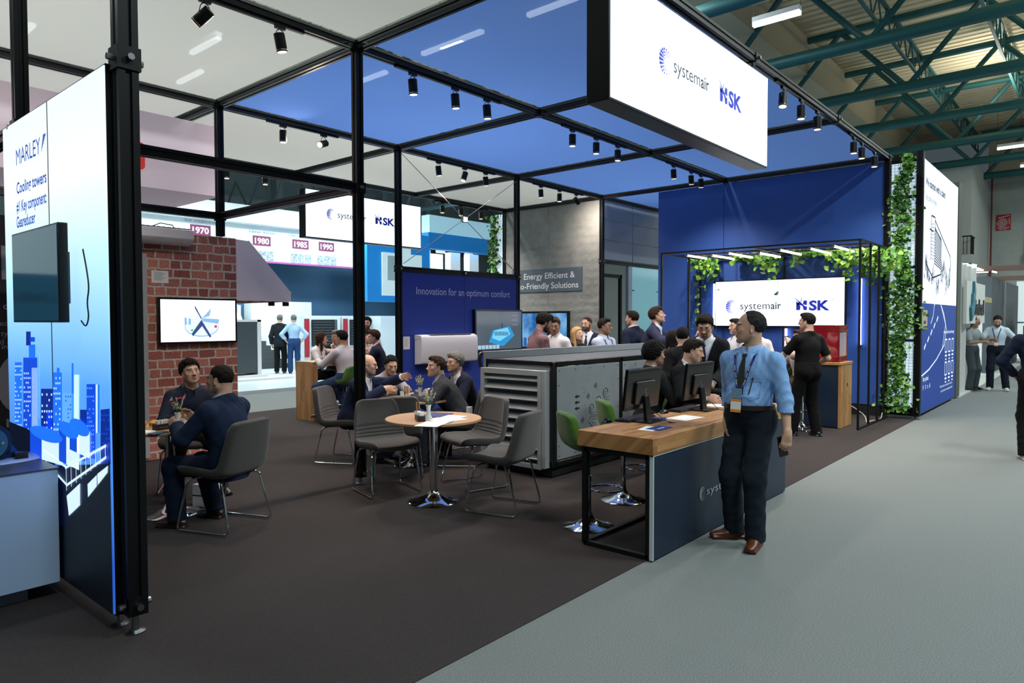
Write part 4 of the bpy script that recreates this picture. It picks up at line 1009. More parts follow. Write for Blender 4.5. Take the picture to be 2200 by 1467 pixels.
m.build('skyline_print', mbl, t, ang=0)
m = MB(); nrm = X0-.011
for s, a, wd, bo in (('MARLEY', (35, 358), .52, .0), ('Cooling towers', (36, 418), .63, .02), ('#1 Key component:', (36, 463), .635, .02), ('Geareducer', (36, 490), .41, .02)):
    p = gx(a[0], a[1], nrm); text(m, s, (nrm, p[1], {'M': 2.752, 'C': 2.56, '#': 2.435, 'G': 2.332}[s[0]]), (0, -1, 0), (0, 0, 1), (.078 if s[0] != 'M' else .11), wd, bo)
for k in range(5): m.add([(nrm, -.745-.02*k, 2.76+.02*k), (nrm, -.755-.02*k, 2.76+.02*k), (nrm, -.80-.01*k, 2.86), (nrm, -.79-.01*k, 2.86)], [(0, 1, 2, 3)])
m.build('lettering', mat('sign_ink', '1a45a8', .6, emis=.55, ecol='2558c8'), t, ang=0)
for yy in (-1.7, -.1): MB().lathe([(.045, 0), (.045, .008), (.015, .014), (.012, .1)], (-2.92, yy, .005), 16).build('foot', M_joint, t)
# TV on the light wall, swivelled
def tv(label, c, w, h, u, n_, depth=.05, screen=None, group=None, bez=.012, up=(0, 0, 1)):
    c = Vector(c); u = Vector(u).normalized(); n_ = Vector(n_).normalized(); up = Vector(up)
    t = thing('television', label, 'television', tuple(c-up*h/2), 0, group)
    MB().obox(c-n_*depth/2, w/2, depth/2, h/2, u, n_, up).build('frame', M_tv, t, bevel=.004)
    MB().obox(c-n_*(depth+.025), w*.3, .025, h*.3, u, n_, up).build('rear_housing', M_tv, t, bevel=.01)
    s_ = MB().obox(c+n_*.001, w/2-bez, .001, h/2-bez, u, n_, up).build('screen', screen or mat('screen_off_haze', '3f708c', .07, spec=.9), t, ang=0)  # default dark glass: teal base colour paints in the reflected haze
    return t, s_, c, u, n_, up
ya, yb = -.62, -1.47
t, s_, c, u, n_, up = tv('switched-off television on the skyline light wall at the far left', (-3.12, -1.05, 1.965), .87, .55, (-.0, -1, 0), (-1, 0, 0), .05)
MB().box(-3.06, X0-.018, -1.25, -.9, 1.8, 2.1).build('wall_mount', M_tv, t)
m = MB(); m.tube(rpath([(-3.0, -1.49, 2.1), (-2.995, -1.53, 1.98), (-2.995, -1.56, 1.88), (-2.995, -1.52, 1.8), (-2.995, -1.55, 1.72), (-2.995, -1.5, 1.66), (-3.0, -1.44, 1.7)], .06), .004, 6).build('cable', M_cable, t)

t = thing('reflected_stand_wall', 'teal stand wall left of the frame, mirrored in the switched-off television', 'wall', (-5.4, 7.2, 0))
MB().box(-8.5, -3.4, 7.2, 7.3, 0, 3.4).build('panel', mat('teal_graphic', '2a7094', .5, emis=.22, ecol='3a86ac'), t, ang=0)
MB().box(-8.5, -3.4, 7.17, 7.2, 2.45, 3.4).build('pale_band', mat('band_reflected', 'c4dce4', .5, emis=.6, ecol='c4e4f0'), t, ang=0)
m = MB(); text(m, 'YAPI SERTLARI', (-7.4, 7.19, 2.0), (1, 0, 0), (0, 0, 1), .16, 2.4, .01); m.build('lettering', mat('reflected_ink', '123040', .6), t, ang=0)
m = MB(); m.add([(-5.6, 7.185, 0.2), (-3.6, 7.185, .2), (-3.6, 7.185, 1.1), (-4.6, 7.185, 1.6), (-5.4, 7.185, 1.5)], [(0, 1, 2, 3, 4)]); m.build('picture', mat('reflected_picture', '6c7458', .6, noise=(2, .6)), t, ang=0)
# ---------------------------------------------------------------- round-cornered tube path
M_cfab = mat('grey_wool', '3a3838', .95, noise=(240, .2), bump=(500, .5, .003), sheen=.2)
M_gfab = mat('green_wool', '3e661c', .95, noise=(240, .2), bump=(500, .5, .003), sheen=.2)
def shell_mesh(prof, hw, thick, curve, m, parent, name, creases=None):
    # prof: (y,z) front edge -> top of back, hw: half widths ; both sides closed
    n = 96; K = 20; t0 = np.linspace(0, 1, len(prof)); ts = np.linspace(0, 1, n)
    def cs(a):
        a = np.array(a, float); o = np.interp(ts, t0, a)
        for _ in range(9): o[1:-1] = (o[:-2]+2*o[1:-1]+o[2:])/4
        return o
    py, pz, w_ = cs([p[0] for p in prof]), cs([p[1] for p in prof]), cs(hw)
    dy, dz = np.gradient(py), np.gradient(pz); L = np.hypot(dy, dz); ny, nz = -dz/L, dy/L  # normal, towards the sitter
    ny, nz = -ny, -nz
    vs = []
    for side in (1, -1):
        for i in range(n):
            for k in range(K+1):
                s = -1+2*k/K; x = math.sin(s*PI/2*.98)*w_[i]
                c = curve*(abs(s)**2.4)*min(1, (n-1-i)/17)
                edge = min(1, (1-abs(s))*5+.12)*min(1, i/6+.15, (n-1-i)/6+.15)
                th = thick/2*math.sqrt(max(edge, 0))*side
                if creases and side > 0:
                    for cpos in creases: th -= .010*(1-s**6)*math.exp(-((ts[i]-cpos+.02*(s*s))/.0085)**2)
                vs.append((x, py[i]-ny[i]*(c+th)*-1, pz[i]-nz[i]*(c+th)*-1))
    N = n*(K+1); fs = []
    for i in range(n-1):
        for k in range(K):
            a = i*(K+1)+k; fs.append((a, a+K+1, a+K+2, a+1)); fs.append((N+a, N+a+1, N+a+K+2, N+a+K+1))
    for i in range(n-1):
        for k in (0, K):
            a = i*(K+1)+k; fs.append((a, a+K+1, N+a+K+1, N+a) if k else (a, N+a, N+a+K+1, a+K+1))
    for k in range(K):
        fs.append((k, k+1, N+k+1, N+k)); a = (n-1)*(K+1)+k; fs.append((a, N+a, N+a+1, a+1))
    return MB().add(vs, fs).build(name, m, parent, ang=60)
def make_chair():
    t = thing('shell_chair', 'grey chair', 'chair')
    prof = [(.24, .425), (.215, .447), (.1, .445), (-.03, .432), (-.13, .435), (-.185, .47), (-.215, .55), (-.24, .65), (-.262, .76), (-.272, .83), (-.274, .85)]
    shell_mesh(prof, [.20, .235, .25, .255, .255, .252, .245, .232, .215, .19, .13], .064, .045, M_cfab, t, 'shell', (.53, .57, .61, .65))
    for q in (-1, 1):
        pts = [(q*.12, .1, .405), (q*.215, .16, .40), (q*.245, .25, .014), (q*.245, -.24, .014), (q*.215, -.15, .40), (q*.12, -.1, .405)]
        MB().tube(rpath(pts, .045), .0085, 8).build('leg', M_chrome, t)
    MB().tube([(-.13, .1, .405), (.13, .1, .405)], .0085, 8).build('cross_bar', M_chrome, t); MB().tube([(-.13, -.1, .405), (.13, -.1, .405)], .0085, 8).build('cross_bar', M_chrome, t)
    return t
CH = make_chair(); chair_used = [0]
cg = 'grey shell chairs with chrome sled legs'
def chair(x, y, rz, label):
    o = CH if not chair_used[0] else copy_tree(CH); chair_used[0] = 1
    o.scale = (1.05, 1.05, 1.05); return put(o, x, y, .006, math.radians(rz), label, cg)
def make_stool():
    t = thing('bar_stool', 'green stool', 'stool')
    prof = [(.2, .655), (.18, .672), (.08, .668), (-.03, .66), (-.12, .668), (-.165, .70), (-.19, .76), (-.205, .84), (-.215, .92), (-.218, .95)]
    shell_mesh(prof, [.15, .195, .215, .22, .22, .22, .215, .2, .17, .1], .06, .05, M_gfab, t, 'shell', (.52,))
    MB().cyl((0, 0, .4), (0, 0, .64), .016).cyl((0, 0, .05), (0, 0, .42), .026).build('column', M_chrome, t)
    MB().lathe([(.21, .0), (.212, .006), (.2, .014), (.12, .03), (.06, .06), (.035, .1), (.028, .13), (.0, .13)], n=36).build('base', M_chrome, t)
    ring = [(.0, .03, .3)]+[(.13*math.sin(a), .03+.13-.13*math.cos(a), .3-.0) for a in np.linspace(.15, 2*PI-.15, 20)]
    MB().tube(ring, .009, 8, True).build('footrest', M_chrome, t)
    MB().tube([(0, 0, .63), (.12, -.05, .62), (.2, -.08, .615)], .006, 6).build('lever', M_chrome, t)
    return t
ST = make_stool(); st_used = [0]; sg_ = 'green bar stools on chrome columns'
def stool(x, y, rz, label):
    o = ST if not st_used[0] else copy_tree(ST); st_used[0] = 1
    return put(o, x, y, .006, math.radians(rz), label, sg_)
def round_table(x, y, r, h, label):
    t = thing('round_table', label, 'table', (x, y, .006), 0, 'round beech tables on chrome trumpet feet')
    MB().lathe([(0, h-.024), (r-.004, h-.024), (r, h-.02), (r, h-.003), (r-.003, h), (0, h)], (x, y, .006), 64).build('table_top', M_table, t, ang=30)
    MB().cyl((x, y, .05), (x, y, h-.02), .038, n=24).build('pole', M_chrome, t)
    MB().lathe([(.235, 0), (.238, .006), (.225, .014), (.15, .03), (.08, .06), (.045, .1), (.04, .12)], (x, y, .006), 40).build('base', M_chrome, t)
    MB().lathe([(.16, h-.04), (.16, h-.026), (0, h-.026)], (x, y, .006), 24).build('mount_plate', M_black, t)
    return t
round_table(.01, -1.10, .445, .785, 'round beech table in the open middle with papers and a small white vase')
round_table(.99, .30, .42, .775, 'round beech table by the blue wall where the suited group talks')
round_table(-1.76, .36, .40, .765, 'round beech table beside the brick wall with snacks on it')
# chairs: rz = direction the sitter faces, 0 = +y
chair(.25, -1.76, 15, 'grey shell chair in front right of the empty paper-covered table')
chair(.72, -.95, 75, 'grey shell chair behind right of the empty table, facing the camera side')
chair(-.02, -.45, 165, 'grey shell chair behind left of the empty table, stitched seat turned to it')
chair(.60, 1.14, -150, 'grey shell chair left of the second post, under the bald man in navy')
chair(.50, .02, -35, 'grey shell chair with its back to the camera at the suited group table')
chair(1.42, -.06, 38, 'grey shell chair under the man in the dark grey suit')
chair(2.0, .30, 70, 'grey shell chair at the blue wall behind the grey haired man')
chair(-1.62, -.34, 22, 'grey shell chair nearest the camera carrying the man in the blue suit')
chair(-1.25, 1.15, 150, 'grey shell chair against the brick wall under the man in the navy shirt')
stool(.30, -2.64, -125, 'green bar stool at the near end of the reception desk')
stool(1.2, -2.42, -130, 'green bar stool second along the reception desk, mostly behind it')
stool(2.5, 3.68, 8, 'green bar stool under the man in the white shirt at the high table')
stool(2.78, 5.06, 200, 'green bar stool under the woman in white at the high table')
stool(6.6, -2.3, 120, 'bar stool in front of the bar under the man on the phone')
# ---------------------------------------------------------------- reception desk
t = thing('reception_desk', 'reception desk with thick butcher block top and navy front', 'desk', (1.2, -3.16, 0))
MB().box(-.125, 2.52, -3.47, -2.83, .755, .872).build('desk_top', M_wood, t, bevel=.003)
MB().box(-.1, 2.50, -3.462, -3.44, .012, .75).build('front_panel', M_navy, t, ang=0)
MB().box(-.112, -.1, -3.465, -3.436, .012, .752).build('edge_strip', mat('edge_white', 'c2cdd0', .5), t, ang=0)
MB().box(-.112, 2.50, -3.466, -3.44, .745, .755).build('edge_strip', mat('edge_pale', 'b8c4b8', .5), t, ang=0)
MB().box(2.50, 2.52, -3.46, -2.86, .012, .755).build('end_panel', M_navy, t, ang=0)
m = MB()
for (a, b) in (((-.09, -2.88, .02), (-.09, -2.88, .755)), ((-.09, -3.42, .02), (-.09, -3.42, .755)), ((-.09, -2.88, .02), (-.09, -3.42, .02)), ((-.09, -2.88, .738), (-.09, -3.42, .738)),
               ((-.09, -2.88, .738), (2.49, -2.88, .738)), ((-.09, -2.88, .02), (1.1, -2.88, .02)), ((-.09, -3.42, .02), (1.1, -3.42, .02)), ((1.1, -2.88, .02), (1.1, -2.88, .755)), ((1.1, -2.88, .02), (1.1, -3.42, .02)), ((2.48, -2.88, .02), (2.48, -2.88, .755))):
    MB().bar(a, b, .038).build('frame_bar', M_blacksteel, t)
MB().box(-.08, 1.1, -3.42, -2.88, .0, .012).build('floor_panel', mat('mat_black', '0c0c0e', .9), t, ang=0)
logo(t, (.61, -3.463, .34), (1, 0, 0), (0, -1, 0), 1.0, hsk=False, plate=True, fill=mat('logo_pale', 'aab4bc', .6))
mb = MB().cyl((.66, -3.2, .872), (.66, -3.2, .874), .03, n=20); mb.build('cable_grommet', mat('grommet', '2a2018', .5), t)
def monitor(x, y, rz, label):
    t = thing('monitor', label, 'monitor', (x, y, .872), 0, 'black computer monitors on the reception desk')
    MB().prism(rrect(.25, .19, .01), (x, y-.02, .872), (1, 0, 0), (0, 1, 0), (0, 0, .012)).build('foot', M_tv, t)
    MB().prism([(-.045, 0), (.045, 0), (.035, .2), (-.035, .2)], (x, y-.035, .882), (1, 0, 0), (0, .12, 1), (0, .03, 0)).build('stand', M_tv, t, bevel=.004)
    m = MB(); c = Vector((x, y+.02, 1.14)); up = Vector((0, -.12, 1)).normalized(); n_ = Vector((0, -1, -.12)).normalized(); u = Vector((1, 0, 0))
    MB().prism(rrect(.545, .335, .008), c, u, up, -n_*.028).build('screen_housing', M_tv, t, bevel=.003)
    MB().prism(rrect(.3, .19, .02), c-up*.03, u, up, n_*.022).build('rear_bulge', M_tv, t, bevel=.006)
    MB().prism(rrect(.52, .31, .004), c-n_*.0285, u, up, -n_*.001).build('display', glow('desktop_glow', '4a6a90', .6), t, ang=0)
    m = MB(); ring = []
    for i in range(24): a = 2*PI*i/24; ring.append(c+n_*.0235+up*(-.03+.026*math.sin(a))+u*(.026*math.cos(a)))
    m.tube(ring, .0012, 4, True); text(m, 'DELL', c+n_*.0235-up*.034, u, up, .009, .034, .02, True); m.build('maker_badge', mat('badge_grey', '6a6e72', .4), t)
    m = MB(); m.box(x-.24, x+.24, y-.008, y-.006, 1.275, 1.28); m.build('vent_slot', mat('slot_black', '030303', .8), t)
    m = MB().tube([(x, y-.05, .96), (x+.03, y-.1, .93), (x+.05, y-.14, .885), (x+.06, y-.2, .876)], .0035, 6).build('cable', M_cable, t)
    return t
monitor(.60, -3.0, 0, 'black monitor seen from behind, nearer one on the reception desk')
monitor(1.56, -3.03, 0, 'black monitor seen from behind, farther one beside the standing man')
def keyboard(x, y, label):
    t = thing('keyboard', label, 'keyboard', (x, y, .873), 0, 'black keyboards on the reception desk')
    MB().box(x-.22, x+.22, y-.065, y+.065, .873, .89).build('base', M_tv, t, bevel=.003)
    m = MB()
    for r in range(5):
        for c in range(15): m.box(x-.21+c*.028, x-.21+c*.028+.024, y-.058+r*.023, y-.058+r*.023+.019, .89, .896)
    o = m.build('keys', mat('key_black', '18191c', .5), t, ang=0)
keyboard(.64, -2.9+.02, 'black keyboard before the nearer monitor'); keyboard(1.46, -2.92, 'black keyboard before the farther monitor')
def mouse(x, y, label):
    t = thing('computer_mouse', label, 'mouse', (x, y, .873), 0, 'black mice on the reception desk')
    m = MB(); m.ell((x, y, .874), (.058, .033, .034)); m.v = [(a, b, max(c, .873)) for a, b, c in m.v]; m.build('body', M_tv, t); MB().cyl((x-.03, y, .9), (x-.02, y, .905), .008, n=8).build('wheel', M_cable, t)
mouse(.325, -2.80, 'black mouse at the near left end of the desk'); mouse(1.13, -2.88, 'black mouse between the two monitors')
def sheet(name, x, y, z, w, h, rz, m, label, cat, group=None, th=.0015):
    a = math.radians(rz); u = Vector((math.cos(a), math.sin(a), 0)); v = Vector((-math.sin(a), math.cos(a), 0))
    o = MB().prism([(-w/2, -h/2), (w/2, -h/2), (w/2, h/2), (-w/2, h/2)], (x, y, z), u, v, (0, 0, th)).build(name, m, ang=0)
    return tag(o, label, cat, group)
M_bro = mat('brochure_blue', '23408c', .4)
sheet('brochure', .27, -3.22, .873, .21, .12, 10, M_paper, 'white leaflet under the blue brochure at the desk corner', 'leaflet')
o = thing('brochure', 'blue brochure lying at the near corner of the reception desk', 'brochure', (.33, -3.27, .876))
MB().prism([(-.105, -.06), (.105, -.06), (.105, .06), (-.105, .06)], (.33, -3.27, .8755), (1, 0, 0), (0, 1, 0), (0, 0, .0015)).build('cover', M_bro, o, ang=0)
MB().box(.27, .38, -3.29, -3.28, .877, .8775).build('print', M_paper, o, ang=0)
sheet('paper_sheet', .97, -3.16, .873, .3, .2, -5, M_paper, 'white paper sheet between the two monitors on the desk', 'paper')
sheet('brochure', .78, -3.02, .873, .21, .12, 30, M_bro, 'blue brochure lying behind the nearer monitor foot', 'brochure')
sheet('paper_sheet', 1.95, -3.05, .873, .21, .3, 0, M_paper, 'white paper sheet behind the standing man on the desk', 'paper')
# ---------------------------------------------------------------- ventilation unit
t = thing('ventilation_unit', 'long grey air handling unit with louvred end and black edges', 'machine', (3.7, -.9, 0))
xa, xb, ya, yb, zt = 1.47, 5.9, -1.39, -.42, 1.25
MB().box(xa, xb, ya+.02, yb, .02, .13).build('plinth', mat('plinth_black', '08090b', .6), t, ang=0)
for (a, b) in (((xa, ya, .13), (xa, ya, zt)), ((xa, yb, .13), (xa, yb, zt)), ((xb, ya, .13), (xb, ya, zt)), ((xa, ya, zt-.02), (xb, ya, zt-.02)), ((xa, ya, .16), (xb, ya, .16)), ((xa, ya, zt-.02), (xa, yb, zt-.02)), ((xa, ya, .16), (xa, yb, .16)), ((xa, yb, zt-.02), (xb, yb, zt-.02)), ((2.79, ya, .13), (2.79, ya, zt)), ((3.95, ya, .13), (3.95, ya, zt)), ((5.1, ya, .13), (5.1, ya, zt))):
    MB().bar(a, b, .055).build('edge_profile', mat('unit_black', '0b0c0e', .35), t, bevel=.006)
segs = [(1.51, 2.75), (2.83, 3.91), (3.99, 5.06), (5.14, 5.86)]
for (a, b) in segs:
    p = MB().box(a, b, ya-.02, ya+.02, .2, zt-.055).build('side_panel', M_steel, t, bevel=.004)
    m = MB()
    for xx in np.linspace(a+.04, b-.04, 5):
        for zz in (.24, zt-.09): m.cyl((xx, ya-.02, zz), (xx, ya-.026, zz), .007, n=6)
    for zz in np.linspace(.35, zt-.25, 3):
        for xx in (a+.03, b-.03): m.cyl((xx, ya-.02, zz), (xx, ya-.026, zz), .007, n=6)
    m.build('screws', M_joint, p)['kind'] = 'stuff'
MB().box(xa, xb, ya, yb, zt-.01, zt).build('lid', mat('lid_grey', '5c646a', .35, .4), t, ang=0)
MB().box(xa-.03, 5.9, yb-.02, yb+.02, zt-.1, zt+.09).build('rear_rail', M_steel, t, bevel=.004)
MB().tube(rpath([(1.5, -.36, 1.33), (1.42, -.36, 1.31), (1.4, -.38, 1.2), (1.41, -.42, 1.12)], .05), .02, 8).build('hose', M_black, t)
MB().box(5.86, 5.9, ya, yb, .16, zt-.04).build('end_panel', M_steel, t, ang=0)
for k in range(3): MB().prism([(.0, .0), (.04, .022), (.04, .008), (.09, .008), (.09, -.008), (.04, -.008), (.04, -.022)], (1.83, ya-.0215, .853-.066*k), (1, 0, 0), (0, 0, 1), (0, -.001, 0)).build('arrow', M_cable, t, ang=0)
m = MB(); Yp = ya-.022
def curl(cx, cz, r, x1, z1, turns=1.4, sgn=1):
    pts = []
    for i in range(34):
        q = i/33; a = -PI/2*sgn+sgn*2*PI*turns*(1-q)*-1; rr = r*(1-.72*(1-q)); pts.append((cx+rr*math.cos(a), Yp, cz+rr*math.sin(a)))
    m.tube(pts+[(x1, Yp, z1)], .002, 4)
for (cx, cz, r, x1, z1) in ((2.17, .70, .052, 2.42, .655), (2.31, .78, .055, 2.5, .725), (2.46, .86, .06, 2.52, .80), (2.2, .50, .05, 2.1, .55)): curl(cx, cz, r, x1, z1)
for (cx, cz, r, x1, z1) in ((2.17, .70, .078, 2.42, .615), (2.31, .78, .078, 2.5, .695), (2.46, .86, .085, 2.52, .765)): curl(cx, cz, r, x1, z1, .8)
m.tube([(2.1, Yp, .55), (2.14, Yp, .60), (2.38, Yp, .60)], .0028, 4); m.tube([(2.13, Yp, .52), (2.17, Yp, .57), (2.38, Yp, .57)], .0028, 4)
for (cx, cz) in ((2.09, .84), (2.24, .95), (1.98, .58), (2.36, .58), (2.46, .66)):
    m.tube([(cx+.028*math.cos(a), Yp, cz+.033*math.sin(a)) for a in np.linspace(PI/2, 2.5*PI, 6)[:-1]], .0025, 4, True); m.cyl((cx, Yp, cz), (cx, Yp-.002, cz), .01, n=8)
for _ in range(12): cx, cz = 2.0+.5*rs.random(), .48+.55*rs.random(); m.cyl((cx, Yp+.001, cz), (cx, Yp-.002, cz), .004, n=6)
m.build('wind_drawing', mat('ink_dark', '22282c', .7), t)['kind'] = 'stuff'
# louvre on the near end (x = xa face)
xl = 1.37
MB().box(xa-.005, xa+.01, ya+.03, yb-.03, .17, zt-.05).build('end_wall', M_steel, t, ang=0)
fr_l = MB()
fr_l.box(xl, xa-.01, -1.30, -1.25, .15, 1.10).box(xl, xa-.01, -.47, -.42, .15, 1.10).box(xl, xa-.01, -1.30, -.42, 1.10, 1.16).box(xl, xa-.01, -1.30, -.42, .10, .15)
lf = fr_l.build('louvre_frame', M_alu, t, bevel=.003)
MB().box(xl+.09, xl+.1, -1.25, -.47, .15, 1.1).build('louvre_back', mat('louvre_dark', '45555f', .6), lf, ang=0)
for k in range(9):
    zc = .235+k*.105
    MB().add([(xl+.005, -1.25, zc-.03), (xl+.005, -.47, zc-.03), (xl+.085, -.47, zc+.022), (xl+.085, -1.25, zc+.022), (xl+.008, -1.25, zc-.038), (xl+.008, -.47, zc-.038), (xl+.088, -.47, zc+.014), (xl+.088, -1.25, zc+.014)],
             [(0, 3, 2, 1), (4, 5, 6, 7), (0, 1, 5, 4), (1, 2, 6, 5), (2, 3, 7, 6), (3, 0, 4, 7)]).build('slat', M_alu, lf, ang=0)
MB().box(xl-.005, xa, -1.36, -1.31, .12, 1.16).build('side_channel', M_alu, t, bevel=.003)
tag(MB().box(1.30, 1.36, -.30, -.26, .56, .70).build('wall_switch', M_white), 'small white switch box by the louvred end', 'switch')
# ---------------------------------------------------------------- high table
t = thing('high_table', 'tall beech bar table with slab legs at the left rear', 'table', (2.9, 4.45, 0))
MB().box(2.2, 4.35, 4.2, 4.72, .92, 1.0).build('table_top', woodmat('oak_top', 'b98f60', 'a27a4e', .6, .05), t, bevel=.003)
MB().box(2.2, 2.29, 4.2, 4.72, .006, .92).build('leg', M_woodv, t, ang=0); MB().box(4.26, 4.35, 4.2, 4.72, .006, .92).build('leg', M_woodv, t, ang=0)
# ---------------------------------------------------------------- wall things
t, s_, c, u, n_, up = tv('television showing a white product diagram on the brick wall', (-.315, 2.87, 1.697), 1.0, .575, (1, 0, 0), (0, -1, 0), .06, glow('screen_white', 'f4faff', 1.15), bez=.026)
def onp(m, pts, mi=0, off=.003): m.add([c+u*x+up*y+n_*off for x, y in pts], [tuple(range(len(pts)))], mi)
m = MB(); k = 24
onp(m, [(.03+.22*math.cos(2*PI*i/k), -.075+.13*math.sin(2*PI*i/k)) for i in range(k)], 0); onp(m, [(.03+.212*math.cos(2*PI*i/k), -.068+.122*math.sin(2*PI*i/k)) for i in range(k)], 1, .0035)
for q, mi in (([(-.1, -.16), (.03, .02), (.03, -.07), (-.09, -.2)][::-1], 2), ([(.03, .03), (-.06, .2), (-.055, .15), (.02, .02)][::-1], 2), ([(.03, .03), (.15, .16), (.13, .06)][::-1], 0), ([(.03, .03), (.26, .02), (.24, -.04), (.04, -.01)][::-1], 0), ([(.03, .0), (.15, -.2), (.13, -.22), (.02, -.05)][::-1], 2),
              ([(-.19, .04), (-.16, .04), (-.16, -.05), (-.19, -.05)][::-1], 0), ([(-.14, .03), (-.11, .03), (-.11, -.05), (-.14, -.05)][::-1], 0), ([(.19, -.06), (.225, -.06), (.225, -.09), (.19, -.09)][::-1], 3), ([(-.12, -.13), (-.09, -.1), (-.085, -.13)][::-1], 4)): onp(m, q, mi, .004)
m.build('diagram', [glow('dg_blue', '8cbce8', .9), glow('dg_pale', 'dcecf8', 1.), glow('dg_navy', '3a5088', .8), glow('dg_red', 'd04848', .8), glow('dg_green', '30b060', .8)], s_, ang=0)
scr = bpy.data.materials.new('screen_city'); scr.use_nodes = True; nt = scr.node_tree; bs = nt.nodes['Principled BSDF']; tc = nt.nodes.new('ShaderNodeTexCoord'); nz = nt.nodes.new('ShaderNodeTexNoise'); nz.inputs['Scale'].default_value = 2.5; cr = nt.nodes.new('ShaderNodeValToRGB')
nt.links.new(tc.outputs['Object'], nz.inputs['Vector']); nt.links.new(nz.outputs['Fac'], cr.inputs[0]); cr.color_ramp.elements[0].position = .35; cr.color_ramp.elements[0].color = (.02, .16, .5, 1); cr.color_ramp.elements[1].position = .65; cr.color_ramp.elements[1].color = (.25, .6, 1, 1)
nt.links.new(cr.outputs[0], bs.inputs['Emission Color']); bs.inputs['Emission Strength'].default_value = .8; bs.inputs['Base Color'].default_value = (0, 0, 0, 1); bs.inputs['Roughness'].default_value = .15
t, s_, c, u, n_, up = tv('television with a grey-blue plan model picture on the blue wall', (5.34, 2.82, 1.505), 1.33, .78, (1, 0, 0), (0, -1, 0), .07, mat('screen_plan', '3c4448', .12, emis=.5, ecol='6a7a86'), bez=.035)
m = MB()
onp(m, [(-.2, .0), (.28, .08), (.42, -.1), (.1, -.3), (-.3, -.22)][::-1], 0); onp(m, [(-.15, -.0), (.22, .05), (.3, -.08), (.0, -.2), (-.22, -.14)][::-1], 1, .004)
for k in range(10): x0 = -.15+.04*k; onp(m, [(x0, -.02-.012*k*.2), (x0+.02, -.02), (x0+.03, -.1), (x0+.01, -.1)][::-1], 2, .005)
onp(m, [(.05, .03), (.08, .03), (.08, .14), (.05, .14)][::-1], 2, .005)
for k in range(6): x0 = -.6+.1*k; onp(m, [(x0, -.34), (x0+.085, -.34), (x0+.085, -.27), (x0, -.27)], 3, .005)
for k in range(3): onp(m, [(.35, .28-.09*k), (.52, .28-.09*k), (.52, .285-.09*k), (.35, .285-.09*k)], 3, .005)
m.build('picture', [glow('pl_blue', '2a9ad8', .7), glow('pl_cyan', '7ad0f0', .8), glow('pl_dark', '125a86', .5), glow('pl_pale', 'a8c8dc', .7)], s_, ang=0)
t, s_, c, u, n_, up = tv('television with blue misty city picture on the concrete wall', (8.88, 4.6, 1.45), 1.6, .92, (0, -1, 0), (-1, 0, 0), .07, scr, bez=.05)
m = MB(); rs2 = random.Random(3)
for k in range(12):
    x0 = -.7+.12*k+rs2.random()*.03; hh = .08+.22*rs2.random(); onp(m, [(x0, -.4), (x0+.09, -.4), (x0+.09, -.4+hh), (x0, -.4+hh)], k % 2)
onp(m, [(.33, -.4), (.42, -.4), (.42, .2), (.33, .2)], 1)
m.build('picture', [glow('ct_blue', '2c6ab0', .6), glow('ct_deep', '1c4a8c', .5)], s_, ang=0)
t = thing('fan_coil_unit', 'white wall mounted fan coil radiator on the blue wall', 'radiator', (3.95, 2.75, .96))
m = MB(); m.prism([(0, .0), (.16, .02), (.18, .05), (.18, .42), (.16, .47), (.1, .50), (0, .50)], (3.28, 2.885, .955), (0, -1, 0), (0, 0, 1), (1.34, 0, 0)); m.build('housing', mat('radiator_white', 'e0e2e6', .4), t, bevel=.008)
m = MB().box(3.5, 4.5, 2.74, 2.84, 1.452, 1.458); m.build('outlet_grille', mat('grille_grey', '8c9096', .5), t)
m = MB().box(3.275, 3.284, 2.72, 2.88, 1.38, 1.44); m.build('end_cap', M_white, t)
def note(name, x, z, w, h, label, wall=2.888):
    t = thing(name, label, 'notice', (x, wall, z)); MB().box(x-w/2, x+w/2, wall-.004, wall-.001, z-h/2, z+h/2).build('sheet', M_paper, t, ang=0)
    m = MB()
    for k in range(9): m.box(x-w*.35, x+w*(.1+.25*((k*7) % 4)/4), wall-.0045, wall-.004, z+h*(.36-.08*k)-.002, z+h*(.36-.08*k)+.002)
    m.build('print', mat('print_grey', '70747a', .8), t, ang=0)
note('paper_notice', 3.11, 1.325, .14, .21, 'white printed notice left of the wall radiator'); note('paper_notice', -.76, 2.233, .2, .15, 'white printed notice on the brick wall above the television', 2.938)
t = thing('air_curtain', 'long white air conditioner over the door at the brick wall top', 'air conditioner', (-1.2, 2.8, 2.6))
MB().prism([(0, .02), (.1, .0), (.2, .03), (.24, .08), (.24, .19), (.0, .2)], (-2.3, 2.935, 2.615), (0, -1, 0), (0, 0, 1), (1.855, 0, 0)).build('housing', mat('ac_white', 'd8d4da', .45), t, bevel=.006)
m = MB()
for k in range(30): m.box(-2.25+k*.06, -2.21+k*.06, 2.72, 2.9, 2.815, 2.822)
m.build('top_grille', mat('grille_dark', '3a3c40', .6), t); MB().tube([(-.9, 2.85, 2.82), (-.8, 2.8, 2.87), (-.65, 2.82, 2.86), (-.6, 2.88, 2.82)], .006, 6).build('cable', M_cable, t)
t = thing('brochure_holder', 'clear acrylic leaflet holder standing on the high table end', 'holder', (4.2, 4.3, 1.0))
MB().obox((4.2, 4.25, 1.26), .13, .012, .02, (1, 0, 0), (0, 1, 0), (0, 0, 1)).build('pocket', mat('clear_plastic', 'dde6ea', .1, alpha=.35), t)
